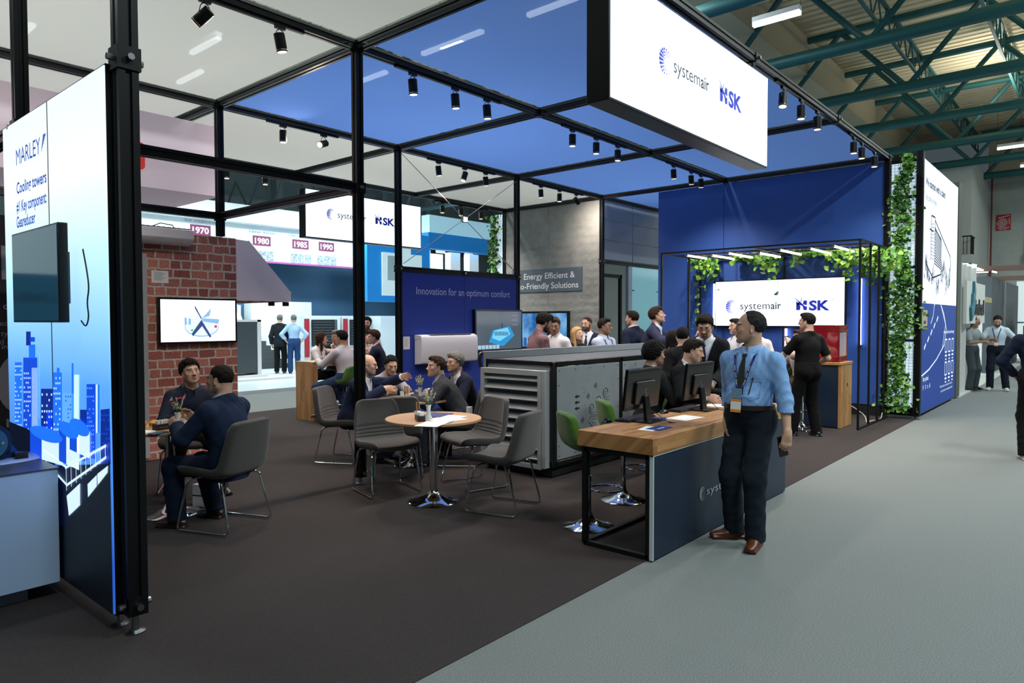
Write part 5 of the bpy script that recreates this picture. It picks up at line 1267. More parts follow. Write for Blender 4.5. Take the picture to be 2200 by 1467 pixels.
MB().box(4.07, 4.33, 4.3, 4.31, 1.001, 1.5).build('back_plate', mat('clear_plastic', 'dde6ea', .1, alpha=.35), t, ang=0); MB().box(4.08, 4.32, 4.285, 4.297, 1.12, 1.45).build('leaflet', mat('leaflet_navy', '2c4468', .4), t, ang=0); MB().box(4.09, 4.31, 4.282, 4.285, 1.14, 1.33).build('picture', mat('leaflet_photo', '8a9aac', .5, noise=(20, .7)), t, ang=0)
# ---------------------------------------------------------------- left corner: white counter with gear unit, dark wall far left
t = thing('display_counter', 'white display counter with dark top at the left edge', 'counter', (-3.6, -.65, 0))
MB().box(-4.3, -3.005, -1.0, -.3, .1, .80).build('body', mat('counter_bluelit', 'a4bfe2', .5), t, bevel=.004); MB().box(-4.3, -3.0, -1.01, -.29, .80, .806).build('top', mat('counter_top', '2c3038', .4), t, ang=0); MB().box(-4.2, -3.15, -.9, -.35, 0, .1).build('plinth', mat('counter_plinth', '8c98ac', .5), t)  # blue light from the skyline wall is painted into the white body
t = thing('gear_unit', 'blue painted gear reducer with round flange on the white counter', 'machine', (-3.4, -.75, .807))
Mg = mat('gear_blue', '1c4a74', .35, .2)
_g = gz(44, 988, .81); fx, fy = _g[0]-.165, _g[1]+.04; fz = gy(-4, 950, fy)[2]
MB().prism([(-.35, -.12), (.2, -.12), (.17, -.08), (.05, .12), (-.03, .18), (-.35, .18)], (fx, fy+.01, fz), (1, 0, 0), (0, 0, 1), (0, .3, 0)).build('casting', Mg, t, bevel=.015)
MB().cyl((fx, fy, fz), (fx, fy-.04, fz), .125, n=32).build('flange', mat('gear_dark', '0a1c30', .3, .3), t, bevel=.008)
MB().cyl((fx, fy-.04, fz), (fx, fy-.052, fz), .1, n=32).build('cover', mat('gear_teal', '2c6478', .4, .3), t, bevel=.004); MB().cyl((fx, fy-.052, fz), (fx, fy-.075, fz), .02, n=16).build('shaft', M_black, t)
for i in range(6): a = i*PI/3; MB().cyl((fx+.07*math.cos(a), fy-.052, fz+.07*math.sin(a)), (fx+.07*math.cos(a), fy-.06, fz+.07*math.sin(a)), .01, n=8).build('bolt', M_joint, t)
MB().box(_g[0]-.035, _g[0]+.035, _g[1]-.03, _g[1]+.03, .822, .862).build('foot_block', M_tv, t)
m = MB(); n = 24; rs3 = random.Random(5); ring = [(_g[0]-.1+.27*math.cos(2*PI*i/n)*(1+.15*rs3.random()), _g[1]+.1+.17*math.sin(2*PI*i/n)*(1+.1*rs3.random()), .808) for i in range(n)]
m.add(ring+[(x*.9+(_g[0]-.1)*.1, y*.9+(_g[1]+.1)*.1, .820+.008*rs3.random()) for x, y, z in ring], [tuple(range(n-1, -1, -1)), tuple(range(n, 2*n))]+[(i, (i+1) % n, n+(i+1) % n, n+i) for i in range(n)])
tag(m.build('plastic_wrap', mat('plastic_film', 'a8b8d8', .15, alpha=.75), ang=60), 'crumpled clear plastic wrap under the blue gear unit', 'wrap')
t = thing('dark_display_wall', 'charcoal display wall with large pale letters at the far left edge', 'wall', (-2.6, 4.6, 0))
MB().box(-3.9, -1.55, 4.5, 4.58, .0, 3.0).build('panel', mat('charcoal_panel', '24262e', .7), t, ang=0)
m = MB(); ink = mat('pale_print', '9a9ca8', .7)
for s, u0, v0, hh, bo in (('ll', 4, 628-30, .42, .02), ('r co', -9, 664, .085, .02), ('ed w', 0, 700, .07, 0), ('ty ar', 2, 722, .07, 0), ('d are', 0, 740, .07, 0), ('in o', 4, 750, .07, 0), ('ri', 14, 918, .16, .02)):
    p = gy(u0, v0, 4.49); text(m, s, (p[0], 4.495, p[2]), (1, 0, 0), (0, 0, 1), hh, None, bo)
p = gy(20, 825, 4.49); ring = []
a = [(p[0]+.20+.33*math.cos(2*PI*i/32), p[2]+.42*math.sin(2*PI*i/32)) for i in range(33)]; b = [(p[0]+.20+.2*math.cos(2*PI*i/32), p[2]+.28*math.sin(2*PI*i/32)) for i in range(33)]
for i in range(32): m.add([(a[i][0], 4.495, a[i][1]), (a[i+1][0], 4.495, a[i+1][1]), (b[i+1][0], 4.495, b[i+1][1]), (b[i][0], 4.495, b[i][1])], [(0, 1, 2, 3)])
m.build('lettering', ink, t, ang=0)
# ---------------------------------------------------------------- table top objects
def vase(x, y, z, kind, label, group='white vases with flowers'):
    t = thing('flower_vase', label, 'vase', (x, y, z), 0, group)
    MB().lathe([(.036, 0), (.034, .012), (.02, .04), (.017, .07), (.022, .115), (.027, .13), (.022, .13), (.014, .07), (0, .05)], (x, y, z), 20).build('vase', mat('porcelain', 'c8d2d8', .25), t, ang=40)
    m = MB(); f = MB(); g = MB(); R = random.Random(int(x*100)); sprays = 9
    for i in range(sprays):
        a = 2*PI*i/sprays+R.random(); L = .08+.07*R.random(); tilt = .2+.7*R.random()
        e = Vector((x+math.cos(a)*L*tilt*.75, y+math.sin(a)*L*tilt*.75, z+.13+L)); s0 = Vector((x, y, z+.11))
        m.tube([s0, s0.lerp(e, .5)+Vector((0, 0, .01)), e], .0015, 4)
        for k in range(14):
            q = .45+.55*k/13; p = s0.lerp(e, q); rr = .012*(1.3-q)
            p = p+Vector((R.uniform(-1, 1), R.uniform(-1, 1), R.uniform(-1, 1)))*rr
            g.ell(p, (.005, .005, .006), 5, 3, 1 if R.random() < .18 else 0)
        for k in range(3):
            p = s0.lerp(e, .25+.2*k); d = Vector((R.uniform(-1, 1), R.uniform(-1, 1), .3)).normalized()*.03; sd = d.cross(Vector((0, 0, 1))).normalized()*.006
            f.add([p, p+d*.5+sd, p+d, p+d*.5-sd], [(0, 1, 2, 3)])
    m.build('stems', mat('stem_green', '3c6a30', .7), t); f.build('leaves', mat('leaf_green', '3f6e34', .6), t, ang=0)
    g.build('blossoms', [mat('blossom_cream', 'c9c79a', .8), mat('blossom_lilac', '7a6aa8', .8)], t)
    if kind:
        for (dx, dy, dz, r, c1, nm) in ((.02, -.02, .245, .04, 'c8388c', 'pink'), (-.045, .0, .225, .035, '6e1c24', 'red')):
            pm = MB(); C0 = Vector((x+dx, y+dy, z+dz))
            for ly in range(4):
                for i in range(16):
                    a = 2*PI*i/16+ly*.2; q = r*(1-.2*ly); d = Vector((math.cos(a), math.sin(a), .15+.35*ly)).normalized()*q; sd = Vector((-math.sin(a), math.cos(a), 0))*r*.11
                    pm.add([C0, C0+d*.6+sd, C0+d, C0+d*.6-sd], [(0, 1, 2, 3)])
            pm.build('flower_head', mat('petal_'+nm, c1, .7), t, ang=0)
    return t
vase(-.07, -1.12, .791, 0, 'small white vase with cream sprigs on the empty paper-covered table')
vase(1.06, .26, .781, 0, 'small white vase with cream sprigs on the suited group table')
vase(-1.73, .28, .771, 1, 'small white vase with a pink and a red flower by the brick wall')
def sugar_box(x, y, z, rz, label, w=.13):
    t = thing('sugar_box', label, 'box', (x, y, z), 0, 'black sachet boxes on the tables'); a = math.radians(rz); u = Vector((math.cos(a), math.sin(a), 0)); v = Vector((-math.sin(a), math.cos(a), 0))
    MB().obox((x, y, z+.025), w/2, .035, .025, u, v).build('case', mat('card_black', '121214', .5), t, bevel=.002)
    m = MB(); text(m, 'systemair', Vector((x, y, z+.02))-v*.036-u*(w*.35), u, (0, 0, 1), .01, w*.6); m.build('lettering', mat('print_pale', '9a9ca0', .7), t, ang=0)
    m = MB(); R = random.Random(3)
    for k in range(10):
        p = Vector((x, y, z+.045))+u*((k-4.5)*w*.08)+v*R.uniform(-.01, .01); m.obox(p+Vector((0, 0, .01+.012*R.random())), .004, .018, .02, u, v, (0, 0, 1))
    m.build('sachets', M_paper, t, ang=0)
sugar_box(-.2, -1.15, .791, 60, 'black box of sugar sachets on the empty paper-covered table')
sugar_box(1.2, .2, .781, 40, 'black box of sachets in front of the grey suited man')
sugar_box(-1.87, .26, .771, 10, 'black box of sachets on the brick wall table')
def sticks(x, y, z, n, label):
    t = thing('stir_sticks', label, 'stir sticks', (x, y, z), 0, 'glasses of wooden stir sticks')
    MB().lathe([(.024, 0), (.028, .07), (.026, .07), (.022, .004), (0, .004)], (x, y, z), 16).build('holder', mat('clear_glass', 'e8f0f0', .03, alpha=.3), t); R = random.Random(n)
    for k in range(n):
        a = R.random()*6.28; r = .014*R.random()
        MB().bar((x+r*math.cos(a)*.4, y+r*math.sin(a)*.4, z+.006), (x+2.2*r*math.cos(a), y+2.2*r*math.sin(a), z+.15+.01*R.random()), .006, .0015).build('stick', mat('stick_wood', 'b99560', .7), t)
sticks(-.12, -1.02, .791, 4, 'few wooden stir sticks behind the white vase, empty table')
sticks(.88, .28, .781, 14, 'wooden stir sticks in a glass, suited group table')
sticks(-1.66, .33, .771, 16, 'wooden stir sticks beside the pink flower vase')
gp = 'loose white sheets on the empty table'
sheet('paper_sheet', -.27, -1.38, .791, .3, .21, 25, M_paper, 'front white sheet on the empty table, pen at its edge', 'paper', gp)
sheet('paper_sheet', .0, -1.3, .7925, .3, .21, -10, M_paper, 'middle white sheet right of the vase on the empty table', 'paper', gp)
sheet('paper_sheet', .1, -1.22, .794, .3, .21, 15, M_paper, 'rear white sheet spread right of the vase, empty table', 'paper', gp)
sheet('folder', .14, -1.0, .791, .3, .22, 20, mat('folder_navy', '23306c', .5), 'dark blue folder at the back of the empty table', 'folder', None, .006)
tag(MB().cyl((-.17, -1.47, .797), (-.05, -1.42, .797), .004, n=6).build('pen', mat('pen_white', 'b8bcc4', .3)), 'thin silver pen on the papers of the empty table', 'pen')
def bun_plate(x, y, z, n, label, col='c9973f', cat='plate'):
    t = thing('snack_board', label, cat, (x, y, z)); MB().box(x-.14, x+.14, y-.09, y+.09, z, z+.012).build('board', mat('board_wood', 'b99468', .6), t, bevel=.003)
    return t
bun_plate(-1.93, .5, .771, 6, 'wooden board of filled buns on the brick wall table')
R = random.Random(8)
for k in range(7):
    x, y = -2.05+.045*k, .44+.1*(k % 2); tt = thing('bun', 'golden sandwich bun on the wooden board', 'bun', (x, y, .784), 0, 'golden buns on the board')
    MB().ell((x, y, .81), (.033, .03, .014)).build('top_half', mat('bun_gold', 'c98a34', .5), tt); MB().ell((x, y, .794), (.033, .03, .01)).build('bottom_half', mat('bun_pale', 'cf9c50', .6), tt); MB().ell((x, y, .801), (.035, .032, .004)).build('filling', mat('filling_red', '9c4030', .6), tt)
bun_plate(.66, .17, .781, 6, 'serving board of pastry cubes on the suited group table')
for k in range(9):
    x, y = .57+.05*(k % 4), .12+.05*(k//4); tag(MB().obox((x, y, .812), .02, .018, .017, (.9, .3, 0), (-.3, .9, 0)).build('pastry', mat('pastry_gold', 'c7a468', .7), bevel=.005), 'golden pastry cube on the serving board', 'pastry', 'pastry cubes on the board')
def glass(x, y, z, label, h_=.085, group='drinking glasses on the suited group table', tea=True):
    t = thing('glass', label, 'glass', (x, y, z), 0, group); MB().lathe([(.02, 0), (.028, h_), (.0265, h_), (.0185, .004), (0, .004)], (x, y, z), 16).build('glass_body', mat('clear_glass', 'e8f0f0', .03, alpha=.3), t)
    if tea: MB().lathe([(0, .005), (.018, .005), (.0235, h_*.6), (0, h_*.6)], (x, y, z), 16).build('tea', mat('tea', '3a120a', .1), t)
for i, (x, y) in enumerate(((.98, .12), (.92, .42), (1.16, .42), (1.22, .33), (1.06, .48))): glass(x, y, .781, 'small tea or water glass among the suited group', tea=i in (0,))
glass(-1.80, .08, .771, 'water glass by the hands of the blue suited man', group='x', tea=False)
glass(-2.08, .30, .771, 'dark red tea glass left of the buns', group='x')
for o in bpy.data.objects:
    if o.get('group') == 'x': del o['group']
t = thing('phone', 'light blue phone lying on the brick wall table edge', 'phone', (-1.98, .06, .771)); MB().obox((-1.98, .06, .776), .075, .037, .004, (.95, .3, 0), (-.3, .95, 0)).build('body', mat('phone_blue', '3c5878', .3), t, bevel=.003); MB().obox((-1.98, .06, .7805), .068, .033, .0004, (.95, .3, 0), (-.3, .95, 0)).build('screen', mat('phone_glass', '5c7ca4', .1), t)
sheet('notepad', -2.08, .2, .771, .21, .15, 30, M_paper, 'white notepad on the left edge of the brick wall table', 'notepad', None, .008)
tag(MB().obox((-1.70, .46, .787), .05, .03, .015, (.9, .3, 0), (-.3, .9, 0)).build('small_box', mat('card_peach', 'c9a890', .6), bevel=.002), 'pale peach carton behind the pink flower vase', 'box')
t = thing('gift_box', 'white striped box on the floor under the brick wall table', 'box', (-1.42, .42, .006)); MB().obox((-1.42, .42, .11), .1, .07, .1, (.9, .4, 0), (-.4, .9, 0)).build('case', M_white, t, bevel=.003)
m = MB().obox((-1.42, .42, .11), .102, .072, .006, (.9, .4, 0), (-.4, .9, 0)).obox((-1.42, .42, .11), .006, .072, .102, (.9, .4, 0), (-.4, .9, 0)); m.build('ribbon', M_cable, t, ang=0)
sheet('plate', 2.75, 4.4, 1.0, .3, .2, 0, mat('board_wood', 'b99468', .6), 'wooden snack board on the high table', 'board', None, .012)
for k in range(7): tag(MB().ell((2.65+.035*k, 4.36+.05*(k % 2), 1.03), (.026, .024, .017)).build('bun', mat('bun_gold', 'c98a34', .5)), 'golden bun on the high table board', 'bun', 'buns on the high table')
sheet('napkin', 2.42, 4.35, 1.0, .2, .16, 5, M_paper, 'white napkin near the woman in white', 'napkin')
glass(2.62, 4.55, 1.001, 'tea glass held by the woman in white', group='x'); [o.__delitem__('group') for o in bpy.data.objects if o.get('group') == 'x']
# ---------------------------------------------------------------- ivy
def leaf(mb, c, d, n_, s, mi=0):
    d = d.normalized(); x = d.cross(n_).normalized(); n2 = x.cross(d)
    P = [(0, 0, 0), (.45, .12, .04), (.5, .5, .08), (.25, .85, .05), (0, 1.05, 0), (-.25, .85, .05), (-.5, .5, .08), (-.45, .12, .04), (0, .5, -.02)]
    vs = [c+x*(p[0]*s)+d*(p[1]*s)+n2*(p[2]*s) for p in P]
    mb.add(vs, [(0, 1, 2, 8), (8, 2, 3, 4), (8, 4, 5, 6), (0, 8, 6, 7)], mi)
IVY = [mat('ivy_light', '79a83c', .5), mat('ivy_mid', '4f8a34', .5), mat('ivy_dark', '2c5c26', .55)]
def ivy(name, label, fn, n, size, seed, out, stems=(), kinds=(.3, .75)):
    R = random.Random(seed); t = thing(name, label, 'plant', (0, 0, 0)); p0 = fn(R); t.location = (p0.x, p0.y, 0)
    mb = MB()
    for _ in range(n):
        p = fn(R); q = R.random(); mi = 0 if q < kinds[0] else 1 if q < kinds[1] else 2
        d = Vector((R.uniform(-1, 1), R.uniform(-1, 1), R.uniform(-1.4, .3))); nn = Vector(out)+Vector((R.uniform(-.8, .8), R.uniform(-.8, .8), R.uniform(-.3, .9)))
        if d.cross(nn).length < .05: continue
        leaf(mb, p, d, nn.normalized(), size*R.uniform(.7, 1.25), mi)
    o = mb.build('leaves', IVY, t, ang=60); o['kind'] = 'stuff'
    m = MB()
    for s in stems: m.tube(s, .004, 4)
    if stems: m.build('stems', mat('ivy_stem', '3c4a24', .8), t)
    return t
V = Vector
# column with light panel, mesh and ivy at the blue wall end (x = 8.95)
t = thing('plant_column', 'tall backlit mesh column for the ivy beside the bar wall', 'column', (9.0, -3.15, 0))
MB().box(8.99, 9.12, -3.36, -2.97, .05, 4.42).build('core', M_black, t, ang=0)
for a, b in ((.2, 1.32), (1.36, 2.56), (2.6, 3.75), (3.8, 4.36)): MB().box(8.982, 8.99, -3.35, -2.98, a, b).build('lit_panel', glow('column_glow', 'cfe6f4', .75), t, ang=0)
m = MB()
for k in range(8): yy = -3.345+k*.052; m.bar((8.96, yy, .15), (8.96, yy, 4.4), .004)
for k in range(82): zz = .17+k*.052; m.bar((8.957, -3.36, zz), (8.957, -2.97, zz), .004)
m.build('wire_mesh', M_cable, t, ang=0)['kind'] = 'stuff'
for z in (.1, 1.34, 2.58, 3.78): MB().bar((8.95, -3.4, z), (8.95, -2.95, z), .035).build('cross_bar', M_black, t)
def colf(R):
    z = R.uniform(.12, 4.5); c = -3.16+.05*math.sin(z*2.3)+.03*math.sin(z*7); w_ = .13+.05*math.sin(z*3.7+1)
    if z > 2.6: w_ *= .75; c -= .03
    return V((8.93+R.uniform(-.05, .0), c+R.gauss(0, w_*.75), z))
ivy('ivy', 'tall ivy climbing the backlit mesh column beside the bar', colf, 2100, .06, 1, (-1, -.1, .3), [[(8.94, -3.16+.06*math.sin(z*2+k), z) for z in np.linspace(.1, 4.45, 24)] for k in range(5)], (.22, .62))
# far column with ivy at (8.95, 5.86)
t = thing('plant_column', 'distant mesh column with ivy beside the concrete wall', 'column', (9.0, 6.1, 0))
MB().box(8.97, 9.3, 5.95, 6.35, .05, 4.4).build('core', glow('column_glow', 'cfe6f4', .75), t, ang=0)
m = MB()
for k in range(8): yy = 5.95+k*.055; m.bar((8.95, yy, .1), (8.95, yy, 4.4), .004)
for k in range(60): zz = .17+k*.07; m.bar((8.95, 5.95, zz), (8.95, 6.35, zz), .004)
m.build('wire_mesh', M_cable, t, ang=0)['kind'] = 'stuff'
ivy('ivy', 'distant ivy on the mesh column left of the concrete wall', lambda R: V((8.92+R.uniform(-.05, .02), 6.2+R.gauss(0, .09), R.uniform(1.2, 4.4))), 650, .08, 2, (-1, .1, .2), (), (.1, .55))
# ---------------------------------------------------------------- bar with pergola
t = thing('bar_pergola', 'open black steel tube pergola around the bar', 'pergola', (8, -1.3, 0)); G = .03
for x in (7.06, 7.66, 8.2): MB().bar((x, -2.98, .02), (x, -2.98, 2.91), G).build('post', M_blacksteel, t)
MB().bar((8.88, -2.93, .02), (8.88, -2.93, 2.91), G).build('post', M_blacksteel, t)
for (x, y) in ((7.06, .37), (8.15, .37), (8.9, .49), (8.9, -.01 if False else .75), (8.9, -1.2)): MB().bar((x, y, .02), (x, y, 2.91), G).build('post', M_blacksteel, t)
for a, b in (((7.06, -2.98, 2.91), (7.06, .37, 2.91)), ((8.9, -2.93, 2.91), (8.9, .75, 2.91)), ((7.06, -2.98, 2.91), (8.88, -2.98, 2.91)), ((7.06, .37, 2.91), (8.9, .37, 2.91)), ((7.06, -2.98, .02), (8.88, -2.98, .02)), ((7.7, -2.98, 2.91), (7.7, .37, 2.91)), ((8.3, -2.98, 2.91), (8.3, .37, 2.91)), ((7.06, -1.3, 2.91), (8.9, -1.3, 2.91))):
    MB().bar(a, b, G).build('rail', M_blacksteel, t)
M_tube = glow('warm_tube', 'fff0c8', 8.); M_cold = glow('cool_tube', 'e8e4ff', 9.)
gl = 'warm light tubes across the pergola roof'
for i, (xa_, xb_, y) in enumerate(((7.32, 8.12, .0), (7.6, 8.6, -.35), (7.42, 8.5, -.74), (7.74, 8.75, -1.17), (7.45, 8.5, -1.63), (7.55, 8.75, -2.09), (7.4, 8.55, -2.5))):
    o = thing('light_tube', 'warm glowing tube under the pergola roof, %s from the left' % ['first', 'second', 'third', 'fourth', 'fifth', 'sixth', 'seventh'][i], 'light', ((xa_+xb_)/2, y, 2.86), 0, gl)
    MB().cyl((xa_, y, 2.87), (xb_, y, 2.87), .018, n=10).build('tube', M_tube, o); MB().cyl((xa_-.04, y, 2.87), (xa_, y, 2.87), .021, n=10).build('cap', M_joint, o); MB().cyl((xb_, y, 2.87), (xb_+.04, y, 2.87), .021, n=10).build('cap', M_joint, o)
    MB().box(xa_, xb_, y-.012, y+.012, 2.889, 2.9).build('holder', M_blacksteel, o)
gl = 'cool light tubes standing against the blue bar wall'
for y, a, b, lb in ((.19, 1.6, 2.42, 'cool glowing tube at the left side of the bar sign'), (-1.245, .9, 1.53, 'cool glowing tube below the bar sign'), (-2.53, 1.25, 2.42, 'cool glowing tube right of the bar sign behind the pergola')):
    o = thing('light_tube', lb, 'light', (8.93, y, a), 0, gl); MB().cyl((8.91, y, a), (8.91, y, b), .022, n=10).build('tube', M_cold, o)
    for e, d_ in ((a, -.05), (b, .05)): MB().cyl((8.92, y, e), (8.92, y, e+d_), .02, n=10).build('cap', M_blacksteel, o)
    MB().box(8.936, 8.95, y-.012, y+.012, a-.05, b+.05).build('holder', M_blacksteel, o)
for y in (-.25, -2.0):
    tag(MB().cyl((8.9, y, 2.48), (8.9, y, 2.9), .006, n=6).build('hanging_chain', M_joint), 'thin chain holding the bar sign, %s end' % ('left' if y > -1 else 'right'), 'chain')
def top_f(y0, y1, drop, pw=2.):
    def f(R):
        y = R.uniform(y0, y1); return V((8.72+R.uniform(-.25, .15), y, 2.95-abs(R.gauss(0, 1))*drop*(.6+.5*math.sin(y*5+1))))
    return f
ivy('ivy', 'ivy hanging at the left end of the pergola roof', top_f(.0, .55, .24), 150, .085, 3, (-1, 0, .3), [[(8.8, .52, 2.9), (8.8, .55, 2.4), (8.78, .5, 1.95), (8.8, .53, 1.5)]], (.5, .9))
ivy('ivy', 'ivy hanging at the middle of the pergola roof left of the sign chain', top_f(-1.15, -.3, .24), 210, .085, 4, (-1, 0, .3), (), (.5, .9))
ivy('ivy', 'ivy hanging over the right half of the pergola roof', top_f(-2.5, -1.45, .22), 230, .085, 5, (-1, 0, .3), (), (.5, .9))
ivy('ivy', 'bushy ivy at the right pergola corner joining the column ivy', lambda R: V((8.6+R.uniform(-.4, .2), -2.85+R.gauss(0, .16), 2.88-abs(R.gauss(0, .2))+R.gauss(0, .04))), 380, .085, 6, (-1, 0, .3), (), (.4, .85))
ivy('ivy', 'thin ivy strand hanging down beside the left pergola post', lambda R: V((8.8+R.uniform(-.04, .04), .5+R.gauss(0, .04), R.uniform(1.45, 2.7))), 26, .08, 7, (-1, 0, .3), [[(8.8, .5+.02*math.sin(z*9), z) for z in np.linspace(1.45, 2.9, 16)]], (.8, .95))
t = thing('bar_counter', 'navy bar counter with light wood end beside the black pergola', 'bar', (7.3, -1.3, 0))
MB().box(7.03, 7.6, -2.70, .3, .02, .99).build('body', M_navy, t, ang=0); MB().box(7.02, 7.62, -2.74, -2.70, .012, .99).build('end_panel', M_woodv, t, ang=0); MB().box(7.0, 7.64, -2.75, .32, .99, 1.03).build('bar_top', mat('bar_top_wood', 'a9794a', .5, noise=(10, .1)), t, bevel=.003)
m = MB(); k = MB().prism(rrect(.04, .06, .015), (7.36, -2.741, .67), (1, 0, 0), (0, 0, 1), (0, -.003, 0)).build('finger_hole', M_cable, t)
t = thing('popcorn_machine', 'dark red glazed machine on the right end of the bar', 'machine', (7.35, -2.42, 1.03)); Mr = mat('machine_red', '7c0c18', .2, coat=.5)
MB().box(7.12, 7.58, -2.68, -2.12, 1.50, 1.61).build('roof', Mr, t, bevel=.006); MB().box(7.12, 7.58, -2.68, -2.12, 1.04, 1.12).build('base', Mr, t, bevel=.006)
MB().box(7.12, 7.14, -2.68, -2.12, 1.12, 1.5).build('door', mat('red_glass', '8c1020', .08, coat=1.), t, ang=0)
for (x, y) in ((7.13, -2.67), (7.57, -2.67), (7.13, -2.13), (7.57, -2.13)): MB().bar((x, y, 1.1), (x, y, 1.52), .025).build('corner_post', Mr, t)
MB().box(7.14, 7.56, -2.672, -2.668, 1.12, 1.5).build('side_glass', mat('clear_pane', 'd8c8cc', .05, alpha=.5), t, ang=0); MB().box(7.13, 7.57, -2.66, -2.14, 1.12, 1.2).build('popcorn', mat('popcorn', 'c8a868', .9, bump=(80, 1, .02)), t)
MB().box(7.11, 7.12, -2.42, -2.28, 1.3, 1.45).build('sticker', M_paper, t, ang=0); MB().box(7.108, 7.12, -2.55, -2.45, 1.14, 1.25).build('warning_label', mat('label_yellow', 'c9a020', .6), t, ang=0)
for (x, y) in ((7.16, -2.6), (7.54, -2.6), (7.16, -2.2), (7.54, -2.2)): MB().cyl((x, y, 1.03), (x, y, 1.045), .02, n=8).build('foot', M_black, t)
R = random.Random(9)
for i in range(9):
    x, y = 7.15+.12*(i % 3), -1.45+.12*(i//3); glass(x, y, 1.03, 'upturned glass in the row on the bar', .1, 'glasses on the bar', False)
for i in range(6): glass(7.2+.1*(i % 2), -.9+.12*i, 1.03, 'tea glass on the bar behind the standing man', .08, 'tea glasses on the bar', True)
tag(MB().tube(rpath([(7.62, -2.6, .34), (7.75, -2.7, .3), (7.82, -2.9, .14), (7.7, -2.95, .03), (8.1, -2.9, .02), (8.4, -3.0, .03), (8.7, -2.95, .1)], .1), .007, 6).build('white_cable', mat('cable_white', 'c9c4b8', .5)), 'white power cable snaking from the bar end to the corner', 'cable')
# ---------------------------------------------------------------- tall lit panel on the right
t = thing('info_panel', 'tall backlit white and blue poster panel at the right end of the stand', 'panel', (11.2, -3.4, 0)); yp = -3.42
MB().box(9.15, 12.75, yp, -3.3, .05, 4.46).build('case', M_black, t, ang=0)
MB().box(9.17, 12.72, yp-.01, yp, 1.98, 4.44).build('lit_face', M_box2, t, ang=0); MB().box(9.17, 12.72, yp-.01, yp, .07, 1.98).build('lit_face', glow('poster_blue', '163c90', .3), t, ang=0)
for x in (9.3, 12.6): MB().lathe([(.04, 0), (.04, .01), (.012, .015), (.012, .05)], (x, -3.36, .005), 12).build('foot', M_joint, t)
m = MB(); w2 = MB(); yq = yp-.013; U = (1, 0, 0); Z = (0, 0, 1)
text(m, 'We started with a claim:', (9.35, yq, 4.02), U, Z, .14, 1.9, .02); text(m, 'Big goals, big steps.', (9.4, yq, 3.78), U, Z, .1, 1.0, -.01)
def ln(mb, pts, w_=.012):
    for i in range(len(pts)-1):
        a = V((pts[i][0], 0, pts[i][1])); b = V((pts[i+1][0], 0, pts[i+1][1])); s = (b-a).cross(V((0, 1, 0))).normalized()*w_/2
        mb.add([V((q.x, yq, q.z)) for q in (a-s, b-s, b+s, a+s)], [(0, 1, 2, 3)])
for p in ([(9.9, 2.75), (9.9, 3.55), (10.25, 3.55), (10.25, 2.7)], [(10.25, 3.5), (11.9, 2.95)], [(10.25, 3.35), (10.9, 3.2), (10.9, 2.6)], [(9.4, 2.7), (10.1, 2.45), (10.9, 2.55)], [(9.75, 3.3), (10.1, 3.28)], [(11.85, 2.95), (12., 2.8), (11.8, 2.65)]): ln(m, p, .03)
for k in range(14): ln(m, [(10.25, 2.72+.05*k), (10.88, 2.65+.04*k)], .022)
for k in range(11): ln(m, [(9.92, 2.8+.06*k), (10.2, 2.78+.065*k)], .008)
R = random.Random(2)
for cx, cz, hh in ((9.45, 2.55, .3), (9.7, 2.45, .25), (10.1, 2.4, .2), (10.6, 2.25, .35), (11.2, 2.6, .25), (11.5, 2.35, .4), (11.8, 2.4, .3), (11.0, 2.5, .3)):
    for k in range(16): x = cx+R.uniform(-.12, .12); z = cz+R.uniform(-hh/2, hh/2); ln(m, [(x, z), (x+R.uniform(-.08, .08), z+R.uniform(.05, .2))], .02)
m.build('sketch_print', mat('sketch_ink', '27324a', .7), t, ang=0)
for pts in ([(10.7, 2.15), (10.3, 1.95), (10.2, 1.75), (10.0, 1.62)], [(11.0, 2.2), (10.9, 2.0), (11.3, 1.8), (11.6, 1.5), (11.4, 1.2), (10.6, .95), (9.9, .8), (9.25, .72)], [(11.0, 1.95), (11.5, 1.6), (11.2, 1.15)]): ln(w2, pts, .03)
for k in range(5): ln(w2, [(10.7-.28*k, 1.75-.12*k), (10.55-.28*k, 1.66-.12*k)], .05)
for r in range(2):
    for c in range(3):
        x = 11.5+c*.38; z = 1.05-.45*r; ln(w2, [(x, z), (x+.2, z), (x+.2, z+.25), (x, z+.25), (x, z)], .03); text(w2, 'abc', (x, yq, z-.1), U, Z, .05, .2) if False else ln(w2, [(x, z-.07), (x+.2, z-.07)], .04); ln(w2, [(x+.03, z-.14), (x+.17, z-.14)], .03)
text(w2, 'A new world order with energy', (11.3, yq, 1.42), U, Z, .07, 1.2, .01); text(w2, 'Stay updated', (9.35, yq, .62), U, Z, .08, .5, .01)
text(w2, 'We continue to make the world our', (11.0, yq, .38), U, Z, .05, 1.4); text(w2, 'country and a sustainable world', (11.1, yq, .29), U, Z, .05, 1.3)
for k in range(4): x = 9.35+.2*k; text(w2, 'fOtin'[k:k+1], (x+.02, yq, .47), U, Z, .08, .06, .02)
w2.build('print', mat('print_white', 'dfe8f4', .6, emis=.5, ecol='dfe8f4'), t, ang=0)
o = MB().box(9.16, 9.62, yq-.01, yq-.005, 1.52, 1.86).build('stand_number', mat('plate_beige', 'b8ada0', .6), t, ang=0); MB().box(9.16, 9.62, yq-.012, yq-.01, 1.52, 1.58).build('strip', mat('plate_navy', '18204a', .6), o, ang=0)
m = MB(); text(m, 'A04', (9.28, yq-.013, 1.62), U, Z, .06, .2, .02); text(m, 'HSK - SYSTEMAIR', (9.22, yq-.013, 1.76), U, Z, .03, .32, .02); m.build('lettering', mat('plate_ink', '1c1c28', .7), o, ang=0)
